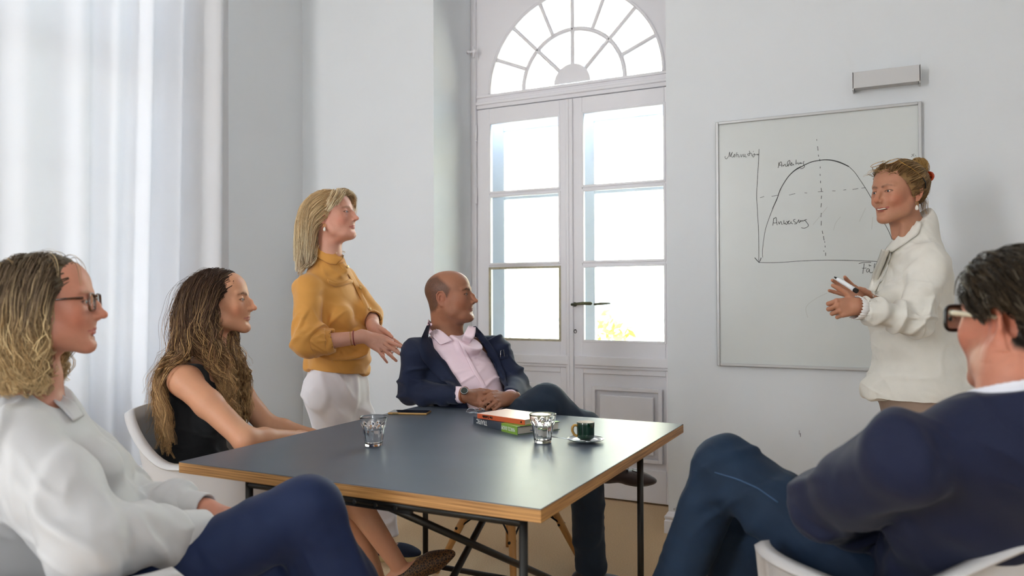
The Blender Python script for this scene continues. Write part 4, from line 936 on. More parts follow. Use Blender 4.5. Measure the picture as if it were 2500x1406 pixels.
        if g('stubble'): 
            m_ = ((L[:, 2] < -.045) & (L[:, 1] > -.01)).astype(float)*np.clip((-.045-L[:, 2])/.015, 0, 1)*np.clip((L[:, 1]+.01)/.02, 0, 1)
            blend(m_*g('stubble')*(.7+.3*vnoise(L*300, 2)), A(base)*A([.60, .55, .55]))
        if extra: Cc = extra(L, Cc)
        return Cc
    def hair_line(h, L, lift=0.0):
        y = L[:, 1]; z0 = np.interp(y, [-.11, -.05, -.022, .006, .026, .045, .062, .085, .1], [-.075, -.060, -.028, -.018, .012, .040, .062, .071, .072])
        return L[:, 2]-z0-lift
    def eyes(h, gaze, parent, iris='5b7385'):
        rg = nrm(gaze)
        for sx in (1, -1):
            c = h.w((.031*sx, .0738, .0030)); n1, n2 = 40, 28; V = []; r = .0122*h.s
            X = nrm(np.cross(rg, [0, 0, 1])); Z = np.cross(X, rg)
            for j in range(n2+1):
                t = math.pi*j/n2
                for i in range(n1):
                    a = 2*math.pi*i/n1; bul = 1+.05*math.exp(-(t/.42)**4); V.append(c+r*bul*(rg*math.cos(t)+(X*math.cos(a)+Z*math.sin(a))*math.sin(t)))
            F_ = A([(j*n1+i, j*n1+(i+1) % n1, (j+1)*n1+(i+1) % n1, (j+1)*n1+i) for j in range(n2) for i in range(n1)])
            V = A(V); t = np.repeat(np.arange(n2+1)*math.pi/n2, n1)
            Cc = np.tile(hexl('e6dcd4'), (len(V), 1)); Cc[t < .54] = hexl(iris)*.25; Cc[t < .42] = hexl(iris); Cc[t < .20] = (.004, .004, .005)
            npmesh('eye', V, F_, M['eye'], parent, Cc)
def add_hand(S, wrist, fwd, back, side, s=1.0, curl=None, spread=None, thumb=None, k=.004):
    """wrist centre, direction of the fingers, normal of the back of the hand; side=+1: thumb on the fwd x back side"""
    f = nrm(fwd); b = nrm(A(back)-f*(A(back)@f)); t = np.cross(f, b)*side     # t towards the thumb
    W = A(wrist, float); curl = curl or [(20, 25, 15)]*4; spread = spread or (8, 2, -4, -11); tips = []
    def p(x, y, z): return W+(t*x+f*y+b*z)*s
    base = [(.027, .088, .002), (.0085, .092, .003), (-.0100, .087, .002), (-.0270, .078, -.001)]
    for (x, y, z) in base: S.cone(p(x*.45, .010, -.001), p(x, y, z-.003), .0125*s, .0105*s, .010)
    S.ell(p(.010, .045, -.008), A([.026, .034, .012])*s, np.stack([t, f, b], 1), .012); S.ell(p(-.018, .045, -.008), A([.016, .034, .011])*s, np.stack([t, f, b], 1), .012)
    S.cone(p(0, -.02, 0), p(0, .02, -.001), .0235*s, .0215*s, .015)
    Ls = [(.040, .024, .020), (.045, .028, .021), (.041, .026, .021), (.032, .019, .018)]; Rs = [(.0092, .0082, .0072), (.0095, .0083, .0073), (.0090, .0080, .0070), (.0080, .0070, .0062)]
    for i in range(4):
        c = p(*base[i]); a = math.radians(spread[i]); d = f*math.cos(a)+t*math.sin(a); ang = 0
        for j in range(3):
            ang += math.radians(curl[i][j]); dd = d*math.cos(ang)-b*math.sin(ang); e = c+dd*Ls[i][j]*s
            r0, r1 = Rs[i][j]*s, (Rs[i][j+1] if j < 2 else Rs[i][2]*.86)*s
            S.cone(c, e, r0, r1, k*.6); c = e
        tips.append((c, dd))
    th = thumb or ((50, 25), (20, 10), (10, 5))     # (out, down) degrees for the three thumb bones
    c = p(.016, .018, -.008); L3 = (.042, .031, .024); R3 = (.0145, .0105, .0092); 
    for j in range(3):
        o_, d_ = [math.radians(v) for v in th[j]]; dd = nrm(f*math.cos(o_)+t*math.sin(o_)); dd = nrm(dd*math.cos(d_)-b*math.sin(d_)); e = c+dd*L3[j]*s
        S.cone(c, e, R3[j]*s, (R3[j+1] if j < 2 else .0072)*s, .006 if j == 0 else k); c = e
    tips.append((c, dd)); return tips
def torso(S, hip, neck, rgt, w=1.0, male=False, bust=0.0, belly=0.0, sw=None, k=.04, fwd=None, chest=1.0):
    """hip centre, base of the neck, wearer's right"""
    hip, neck = A(hip), A(neck); u = nrm(neck-hip); r = nrm(A(rgt)-u*(A(rgt)@u)); f = np.cross(u, r); L = np.linalg.norm(neck-hip); R = np.stack([r, f, u], 1)
    def q(x, y, z): return hip+r*x+f*y+u*z*L
    S.ell(q(0, -.01, .02), (.165*w, .115*w, .12), R, k); S.ell(q(0, .0+belly*.3, .28), (.140*w, .105*w+belly*.5, .13), R, k)
    S.ell(q(0, .0, .56), (.150*w*chest, .108*w, .15), R, k); S.ell(q(0, -.015, .78), (.150*w*chest, .092*w, .10), R, k)
    if belly: S.ell(q(0, .045+belly*.5, .22), (.115, .075, .12), R, k)
    if bust:
        for sx in (-1, 1): S.ell(q(.070*sx, .085*w, .58), (.062, .055*bust, .060), R, .03)
    return q, R
def skin_obj(name, S, boxes, head, parent, base, extra=None, pad=.02, arms=None):
    """one mesh: body shape at medium detail, head and hands at fine detail"""
    Vs, Fs, n = [], [], 0
    for lo, hi, h in boxes:
        V, F_ = surface(S, lo, hi, h)
        if len(V) == 0: continue
        Vs.append(V); Fs.append(F_+n); n += len(V)
    V = np.concatenate(Vs); F_ = np.concatenate(Fs); Cc = head.colors(V, base, None)
    if extra: Cc = extra(V, Cc)
    return npmesh(name, V, F_, M['skin'], parent, Cc)
def cloth_obj(name, S, lo, hi, h, m, parent, disp=None, sm=1, label=None, colf=None, crease=.0032):
    V, F_ = surface(S, lo, hi, h)
    if sm: V = smooth_mesh(V, F_, sm, .5)
    if disp is not None:
        N = vnormals(V, F_); dd = disp(V, N)+crease*(folds(V, A([.5, .3, .8]), 24, 9, len(name)+3)-.6)*np.clip(.6+vnoise(V*5, 8), 0, 1); V = V+N*dd[:, None]
        V = smooth_mesh(V, F_, 1, .35)
    o = npmesh(name, V, F_, m, parent, None if colf is None else colf(V), label=label); CLOTH[id(S)] = o; CLOTH.setdefault('keep', []).append(S); return o
# ------------------------------------------------------------------ hair
M['hair'] = mat('hair', '8a6a48', .48, spec=.3, attr='Col')
def scalp_roots(h, n, seed, lift=0.0, S=None, front=None):
    rg = np.random.RandomState(seed); D = rg.randn(n*4, 3); D[:, 2] = D[:, 2]*1.0; D /= np.linalg.norm(D, axis=1, keepdims=True)
    L = A([0, -.014, .032])+D*A([.0765, .097, .081]); m = h.hair_line(L, lift) > 0
    m &= L[:, 1] < .070
    L = L[m][:n]; return L
def strands(name, head, roots, length, dirf, S, parent, colf, m=None, steps=22, off=(.003, .02), grav=.35, stiff=.7, wave=(0, 0), kids=5, kr=.006, rad=.0011, seed=1, volume=.0, sides=3, step_dir=None, phase=None, taper=.35, floorz=None, slow=0):
    rg = np.random.RandomState(seed); n = len(roots); h = head
    Pn = h.c+(roots*h.s)@h.R.T; C0 = h.w((0, -.014, .03)); N0 = nrm_rows(Pn-C0)
    ln = length(roots, rg) if callable(length) else np.full(n, length)
    d = nrm_rows((dirf(roots, rg))@h.R.T); pts = [Pn+N0*off[0]*.4*(1 if off[0] > .004 else 0)]; of = (off[0]+(off[1]-off[0])*rg.rand(n))[:, None]; st_ = (ln/steps)[:, None]
    p = Pn+N0*off[0]*.8
    for i in range(steps):
        t = (i+1)/steps; g = A([0, 0, -1.0])*grav; d = d*stiff+g*(1 if step_dir is None else 1)
        if step_dir is not None: d = d+step_dir(h.l(p), t, roots)@h.R.T
        d = nrm_rows(d); p = p+d*st_
        sd = S(p)[:, None]; o_ = np.maximum(of*min(1, t*4), off[0]); pen = np.maximum(o_-sd, 0)
        if (pen > 0).any():
            G = S.grad(p, .004); p = p+G*pen; dn = (d*G).sum(1, keepdims=True); d = np.where(pen > 0, d-G*np.minimum(dn, 0), d)
            low = (p[:, 2] < h.c[2]-.13*h.s)[:, None] & (pen > 0) if slow else np.zeros_like(pen, bool); st_ = np.where(low, st_*slow, st_) if slow else st_
        pts.append(p.copy())
    K = np.stack(pts, 1); T = np.linspace(0, 1, steps+1)[None, :]
    s_ = T*ln[:, None]; ph = (rg.rand(n)*6.28 if phase is None else phase(roots, rg))[:, None]
    tan = np.gradient(K, axis=1); tan /= np.linalg.norm(tan, axis=2, keepdims=True)+1e-9
    ref = K-h.c; X = np.cross(tan, ref); X /= np.linalg.norm(X, axis=2, keepdims=True)+1e-9; Y = np.cross(tan, X)
    if wave[0]:
        fr_ = wave[1]*(1+.25*(rg.rand(n)-.5))[:, None]; am = wave[0]*(.5+rg.rand(n))[:, None]*np.clip((s_-.05)/.12, 0, 1)
        K = K+X*(am*np.sin(fr_*s_+ph))[..., None]+Y*(am*.6*np.cos(fr_*s_*1.0+ph*1.7))[..., None]
    allK, allc = [], []
    for c in range(kids):
        a = rg.rand(n, 1)*6.28; r = (kr*np.sqrt(rg.rand(n, 1)))*(1-.45*T)*np.clip(T*5+.62, 0, 1)*(1+.6*np.sin(T*3.14))
        tw = 1.5*T*rg.randn(n, 1)
        kk = K+X*(r*np.cos(a+tw))[..., None]+Y*(r*np.sin(a+tw))[..., None]; allK.append(kk); allc.append(colf(roots, T, rg))
    K = np.concatenate(allK); Cc = np.concatenate(allc); N_ = len(K)
    tan = np.gradient(K, axis=1); tan /= np.linalg.norm(tan, axis=2, keepdims=True)+1e-9; X = np.cross(tan, K-h.c); X /= np.linalg.norm(X, axis=2, keepdims=True)+1e-9; Y = np.cross(tan, X)
    w = rad*(1-(1-taper)*T**2)*(0.7+.6*rg.rand(N_, 1)); V = []
    for j in range(sides):
        a = 2*math.pi*j/sides; V.append(K+X*(w*math.cos(a)*1.5)[..., None]+Y*(w*math.sin(a)*.8)[..., None])
    V = np.stack(V, 2).reshape(-1, 3); m1 = steps+1
    i = np.arange(N_)[:, None, None]; j = np.arange(steps)[None, :, None]; q = np.arange(sides)[None, None, :]
    a_ = (i*m1+j)*sides+q; b_ = (i*m1+j)*sides+(q+1) % sides; F_ = np.stack([a_, b_, b_+sides, a_+sides], -1).reshape(-1, 4)
    Cc = np.repeat(Cc.reshape(N_, m1, 1, 3), sides, 2).reshape(-1, 3)
    o = npmesh(name, V, F_, m or M['hair'], parent, Cc); return o
def nrm_rows(v): return v/(np.linalg.norm(v, axis=-1, keepdims=True)+1e-9)
def ramp(T, stops):
    xs = [s[0] for s in stops]; cs = A([hexl(s[1]) for s in stops]); return np.stack([np.interp(T, xs, cs[:, i]) for i in range(3)], -1)
def haircol(stops, jit=.18, streak=None):
    def f(roots, T, rg):
        n = len(roots); Tt = np.repeat(T, n, 0); c = ramp(Tt, stops); k = 1+jit*rg.randn(n, 1, 1)
        if streak is not None:
            w = (rg.rand(n) < streak[0])[:, None, None]*np.clip(Tt*2.2-.1, 0, 1)[..., None]; c = c*(1-w)+hexl(streak[1])*w
        return np.clip(c*k, .003, 1)
    return f
def hair_cap(name, head, S, parent, color, extra_ops=None, disp=.0025, freq=(260, 30), h=.0026, lift=0, col2=None, flow=None, thick=.004):
    """close-fitting hair mass over the skull, grooved along the flow"""
    H = SDF()
    head.ell(H, (0, -.014, .032), (.0748+thick, .0953+thick, .0795+thick), .01)
    if extra_ops: extra_ops(H)
    V, F_ = surface(H, head.c-.17*head.s*1.3, head.c+.17*head.s*1.3, h)
    L = head.l(V); hl = head.hair_line(L, lift)
    return H, V, F_, L, hl
def cap_mesh(name, V, F_, keep, parent, Cc, m=None):
    fm = keep[F_].all(1); F_ = F_[fm]; used = np.unique(F_); mp_ = np.full(len(V), -1); mp_[used] = np.arange(len(used)); return npmesh(name, V[used], mp_[F_], m or M['hair'], parent, Cc[used])
def nails(parent, tips, back, colr, s=1.0): pass
def box_of(pts, pad):
    P_ = A(pts); return P_.min(0)-pad, P_.max(0)+pad
def D3(cx, cz, h=0.0):
    v = camdir(cx, cz)*math.hypot(cx, cz) if (cx or cz) else (0, 0); return A([v[0], v[1], h])
def person(label, x, y):
    return empty('person', (x, y, 0), label=label, cat='person', group=None)
def leg_prims(S, hip, knee, ankle, r=(.082, .062, .056, .042), k=.03):
    S.cone(hip, knee, r[0], r[1], k); S.cone(knee, ankle, r[2], r[3], k)
def shoe(name, ankle, toe_dir, m, parent, L=.26, w=.042, heel=0.0, pointed=False, low=True, sole=None):
    """closed low shoe standing under the ankle; toe_dir horizontal"""
    t = nrm(toe_dir); a = A(ankle); S = SDF(); b = a-t*.045
    up = A([0, 0, 1.0]); up = nrm(up-t*(up@t)); R = np.stack([np.cross(t, up), t, up], 1)
    base = a-up*.055
    S.ell(base-t*.035, (w*.86, .050, .036), R, .02); S.ell(base+t*.06, (w*.95, .075, .030), R, .03); S.ell(base+t*(.115)-up*.008, (w*.98, .062, .022), R, .03)
    if pointed: S.cone(base+t*.12-up*.010, base+t*.19-up*.014, .026, .008, .03)
    S.cone(base-t*.03, a-t*.012, .032, .030, .02)
    S.plane(base-up*.032, -up, .004)
    return S, base, R
# ---------------------------------------------------------------- the bald man in the navy jacket (behind the table)
def man_jacket():
    root = person('seated bald man in a navy jacket and pale pink open-collar shirt, hands clasped, legs crossed', -1.5, 3.05)
    H = Head(P(1099, 724, 3.42), D3(.965, -.26, .10), D3(-.10, 0, 1), 1.03, male=True, jaw=1.08, nose=1.02, jowl=True, old=.8, brow='33261f', bump=.0015, stubble=.30, lipc='9c5f52', fat=1.18, blush=.45, lash='2a1e19', eyeshade=1.2, lips=.8, ear=1.08)
    B = SDF(); H.build(B)
    neck = P(1092, 822, 3.46); hip = P(1212, 1095, 3.42); rs = P(1015, 866, 3.36); ls = P(1200, 848, 3.53)
    re = P(1000, 960, 3.36); rw = P(1132, 964, 3.20); le = P(1264, 938, 3.50); lw = P(1246, 972, 3.25)
    B.cone(H.w((0, -.030, -.045)), neck+A([0, 0, .01]), .065, .066, .035); B.cone(neck+A([0, 0, .02]), neck-A([0, 0, .05]), .060, .060, .04)
    rgt = nrm(rs-ls); q, R = torso(B, hip, neck-A([0, 0, .02]), rgt, .92, True)
    for s_, e_, w_ in ((rs, re, rw), (ls, le, lw)): B.cone(neck-A([0, 0, .055]), s_, .046, .044, .04); B.cone(s_, e_, .046, .040, .02); B.cone(e_, w_, .040, .028, .015)
    rk = P(1334, 984, 3.17); ra = P(1500, 1135, 3.22); lk = P(1425, 1050, 3.22); la = P(1443, 1392, 3.24)
    hr = hip+rgt*.10; hl = hip-rgt*.09; leg_prims(B, hr, rk, ra); leg_prims(B, hl, lk, la)
    Hn = SDF(); hdir = D3(.93, .18, -.22); t1 = add_hand(Hn, rw+hdir*.012, hdir, D3(-.05, -1, .45), -1, 1.03, curl=[(28, 42, 20), (30, 45, 22), (34, 48, 25), (38, 50, 25)], spread=(5, 1, -4, -10), thumb=((28, 8), (12, 12), (8, 16)))
    hd2 = nrm(P(1172, 985, 3.14)-lw); t2 = add_hand(Hn, lw-hd2*.005+A([0, 0, .004]), hd2, D3(.25, -.6, .7), 1, 1.03, curl=[(35, 45, 25), (38, 50, 25), (42, 50, 25), (46, 50, 25)], spread=(4, 0, -4, -9), thumb=((30, -8), (15, 0), (10, 8)))
    B.ops += Hn.ops
    base = hexl('a06c52')
    def ex(V, Cc):
        L = H.l(V); hl_ = H.hair_line(L); top = np.clip((.100-L[:, 2]-np.clip((L[:, 1]+.03)*.85, 0, .06))/.018, 0, 1); w = np.clip(hl_/.016, 0, 1)*top*np.clip((.046-L[:, 1]-.25*np.clip(L[:, 2]-.03, 0, 1))/.03, 0, 1)*(np.linalg.norm(L, axis=1) < .17)*~((np.abs(L[:, 0]) > .064) & (L[:, 1] > -.040) & (L[:, 1] < .010) & (L[:, 2] < .027) & (((L[:, 1]+.014)/.022)**2+((L[:, 2]+.006)/.036)**2 < 1))
        w = w*(.74+.12*vnoise(L*380, 5)); return Cc*(1-w[:, None])+hexl('3f2e24')*w[:, None]
    hlo, hhi = box_of(np.r_[[rw, lw], A([t[0] for t in t1+t2])], .035)
    skin_obj('body', B, [(H.c-A([.17, .17, .28]), H.c+A([.17, .17, .15]), .0017), (hlo, hhi, .0021), (hip-.3, neck+A([.3, .3, -.03]), .012), (ra-.12, ra+.12, .006)], H, root, base, ex)
    H.eyes(D3(.97, -.12, .12), root, '4a3b30')
    # shirt
    f0 = R[:, 1]; T = SDF(); torso(T, hip, neck-A([0, 0, .02]), rgt, 1.09, True, belly=.045); T.cone(neck-A([0, 0, .05]), neck-A([0, 0, .02]), .085, .068, .03)
    T.cone(neck-A([0, 0, .05]), rs, .060, .052, .04); T.cone(neck-A([0, 0, .05]), neck*.4+ls*.6-f0*.02, .052, .034, .04)
    T.cone(neck-A([0, 0, .03]), neck+A([0, 0, .05]), .070, .066, .02)
    H.cone(T, (0, .035, -.15), (0, .07, -.20), .045, .06, .03, both=False)
    shirtm = mat('pink_shirt', 'ecd3db', .75, bump=(500, .12, .0008)); f = R[:, 1]
    def dsp(V, N): return .010*(folds(V, nrm(neck-hip), 26, 7, 3)-.6)*np.clip((neck[2]-.10-V[:, 2])/.15, .1, 1)
    T2 = T.copy(); # V neck opening
    nk = neck-A([0, 0, .055]); T2.plane(neck+A([0, 0, .050]), D3(.45, -.35, 1), .006)
    T2.cone(P(1122, 838, 3.30), P(1118, 792, 3.36), .008, .050, .008, 's'); T2.cone(neck, neck+A([0, 0, .1]), .060, .062, .004, 's')
    CLOTH[id(T)] = cloth_obj('shirt', T2, hip-.32, neck+.3, .005, shirtm, root, dsp)
    # jacket
    J = SDF(); torso(J, hip, neck-A([0, 0, .02]), rgt, 1.20, True, belly=.05, k=.05)
    for s_, e_, w_ in ((rs, re, rw), (ls, le, lw)): J.cone(neck-A([0, 0, .055]), s_-A([0, 0, .004]), .066, .069, .05); J.cone(s_, e_, .068, .056, .016); J.cone(e_, e_+(w_-e_)*.88, .058, .043, .02)
    J.ell(neck-A([0, 0, .02])-f*.035, (.095, .060, .055), R, .04)
    Sd = SDF(); Ro = frame(-ray(1150, 900), UPV)   # the front opening: a wedge open towards the wearer's front
    O = P(1150, 900, 3.5); Rf = np.stack([RT, -FW, UPV], 1)
    def uv(x, y, z=3.33): v = P(x, y, z)-O; return (v@RT, v@UPV)
    poly = [uv(*a) for a in [(1056, 770), (1040, 800), (1062, 850), (1110, 920), (1138, 962), (1150, 1020), (1250, 1020), (1240, 965), (1195, 880), (1165, 830), (1150, 795), (1120, 770)]]
    J.prism(poly, O, Rf, -.03, .008)
    J.plane(neck+A([0, 0, .012]), (0, 0, 1), .01)
    for e_, w_ in ((re, rw), (le, lw)): c0 = e_+(w_-e_)*.88; J.plane(c0, nrm(w_-e_), .004) if False else None
    J.cone(re+(rw-re)*.80, rw+(rw-re)*.1, .034, .036, .004, 's'); J.cone(le+(lw-le)*.80, lw+(lw-le)*.1, .034, .036, .004, 's')
    navy = mat('navy_wool', '121c36', .85, sheen=.06, bump=(300, .25, .001), noise=(6, .12))
    ua1, ua2 = nrm(re-rs), nrm(le-ls)
    def dj(V, N):
        a1 = segw(V, rs, re, .11)*(folds(V, ua1, 16, 5, 11)-.6); a2 = segw(V, ls, le, .11)*(folds(V, ua2, 20, 5, 12)-.6); a3 = segw(V, re, rw, .09)*(folds(V, nrm(rw-re), 18, 6, 13)-.6)
        return .008*a1+.013*a2+.008*a3+.005*(folds(V, (0, 0, 1), 8, 5, 14)-.6)
    cloth_obj('jacket', J, box_of([hip, neck, rs, re, rw, ls, le, lw], .16)[0], box_of([hip, neck, rs, re, rw, ls, le, lw], .16)[1], .0045, navy, root, dj)
    # cuffs of the shirt
    for e_, w_, nm in ((re, rw, 'cuff'), (le, lw, 'cuff')):
        d = nrm(w_-e_); c0 = e_+(w_-e_)*.70; cS = SDF().cone(c0, w_-d*.002, .036, .0345, .004); cS.cone(w_-d*.03, w_+d*.03, .0295, .0295, .002, 's'); cS.plane(w_-d*.002, d, .002)
        cloth_obj(nm, cS, w_-.13, w_+.13, .0028, shirtm, root, None)
    # lapels, collar, placket
    lapm = navy
    patch('lapel', J, [(1050, 795), (1044, 830), (1072, 872), (1112, 925), (1136, 962)], [(1040, 800), (1020, 846), (1030, 880), (1085, 935), (1134, 968)], 3.0, 3.7, lapm, root, .001, .004, lift=[.001, .003, .006])
    patch('lapel', J, [(1147, 800), (1170, 832), (1200, 885), (1226, 930), (1246, 968)], [(1160, 800), (1196, 840), (1215, 868), (1232, 915), (1250, 968)], 3.0, 3.8, lapm, root, .001, .004, lift=[.001, .003, .006])
    patch('collar', T, [(1052, 782), (1070, 800), (1090, 817), (1108, 830)], [(1046, 800), (1056, 826), (1074, 846), (1082, 842)], 3.0, 3.7, shirtm, root, .004, .004, nu=16, lift=[.006, .003, .006])
    patch('collar', T, [(1142, 800), (1136, 815), (1130, 832)], [(1158, 802), (1160, 818), (1148, 838)], 3.0, 3.7, shirtm, root, .004, .004, nu=12, lift=[.006, .003, .006])
    patch('placket', T, [(1120, 832), (1135, 870), (1152, 905), (1172, 935), (1180, 955)], [(1127, 832), (1144, 868), (1162, 902), (1180, 930), (1190, 955)], 3.0, 3.7, shirtm, root, .001, .0022, nv=4)
    # breast pocket with metal glasses
    patch('breast_pocket', J, [(1214, 872), (1238, 866)], [(1216, 880), (1240, 874)], 3.0, 3.8, lapm, root, .001, .003, nu=10, nv=3)
    gx = march(J, [(1222, 872), (1222, 856), (1229, 854), (1231, 870)], 3.0, 3.8)+A(-FW)*.008
    tag(MB().tube(gx, .0022, 6).build('pocket_glasses', M['steel']), 'folded thin metal glasses tucked in the navy jacket breast pocket', 'glasses')
    # watch
    d = nrm(rw-re); X = nrm(np.cross(d, [0, 0, 1])); Z = np.cross(X, d); wc = rw+d*.006
    wt = MB().tube([wc+(X*math.cos(a_)+Z*math.sin(a_))*.0315 for a_ in np.linspace(0, 6.283, 25)[:-1]], .0035, 6, closed=True); tag(wt.build('wristwatch', mat('brown_strap', '8a4a2a', .6)), 'steel wristwatch on a brown strap on the right wrist of the seated bald man', 'watch')
    wq = wc-FW*.024+Z*.018; fc = MB(); ax_ = nrm(-FW*.8+Z*.6); u1 = nrm(np.cross(ax_, d)); u2 = d
    fc.tube([wq, wq+ax_*.007], [.0165, .0155], 20); fc.build('watch_case', M['steel'], bpy.data.objects['wristwatch']); 
    fc = MB(); fc.tube([wq+ax_*.0071, wq+ax_*.0076], [.0135, .0135], 20); fc.build('watch_dial', mat('dark_dial', '2a3330', .15), bpy.data.objects['wristwatch'])
    # trousers and loafer
    Tr = SDF(); Tr.ell(hip-A([0, 0, .01]), (.19, .15, .12), R, .05); Tr.cone(hr, rk, .098, .082, .04); Tr.cone(rk, rk+(ra-rk)*.92, .078, .056, .03); Tr.cone(hl, lk, .095, .080, .04); Tr.cone(lk, la-A([0, 0, .02]), .074, .066, .03)
    Tr.plane(la-A([0, 0, .005]), (0, 0, -1)); tm = mat('dark_navy_trousers', '172637', .8, sheen=.06, bump=(400, .2, .0008))
    def dt(V, N): return .005*(folds(V, nrm(ra-rk), 9, 7, 21)-.6)
    lo, hi = box_of([hip, rk, ra, lk, la], .13); lo[2] = max(lo[2], .02); cloth_obj('trousers', Tr, lo, hi, .007, tm, root, dt)
    sk = SDF().cone(ra-(ra-rk)*.2, ra+nrm(ra-rk)*.02, .040, .036, .01); lo, hi = box_of([ra], .13); cloth_obj('sock', sk, lo, hi, .005, mat('maroon_sock', '5a1526', .8, bump=(60, .5, .002)), root)
    fdir = D3(.97, -.18, -.05); St, bb, Rs_ = shoe('loafer', ra+A([0, 0, .012]), fdir, None, None, w=.046); sh = mat('dark_brown_suede', '2a1712', .55, sheen=.3, bump=(220, .2, .0008), noise=(60, .25))
    lo, hi = box_of([bb-fdir*.12, bb+fdir*.24], .08); cloth_obj('loafer', St, lo, hi, .0032, sh, root)
    so = SDF(); so.ops = list(St.ops[:3]); so.plane(bb-Rs_[:, 2]*.026, Rs_[:, 2], .002); cloth_obj('shoe_sole', SDF([(t, o, k, c, r+.004, (p_[0], p_[1]*A([1.06, 1.03, 1]), p_[2])) if t == 'e' else (t, o, k, c, r, p_) for t, o, k, c, r, p_ in so.ops]), lo, hi, .003, mat('dark_sole', '120c0a', .7), root)
    tas = MB()
    for a_ in (-.012, 0, .012):
        p0 = bb+fdir*.075+Rs_[:, 2]*.028+Rs_[:, 0]*a_; tas.tube([p0, p0+fdir*.02-Rs_[:, 2]*.004+Rs_[:, 0]*a_*.8], .004, 6)
    tas.tube([bb+fdir*.055+Rs_[:, 2]*.030+Rs_[:, 0]*v for v in (-.034, -.018, 0, .018, .034)], .005, 6); tas.build('tassel', sh, root)
    St2, bb2, R2 = shoe('loafer', la+A([0, 0, .015]), D3(.9, -.3, 0), None, None, w=.046); lo, hi = box_of([bb2-.1, bb2+.2], .1); cloth_obj('loafer', St2, lo, hi, .006, sh, root)
man_jacket()
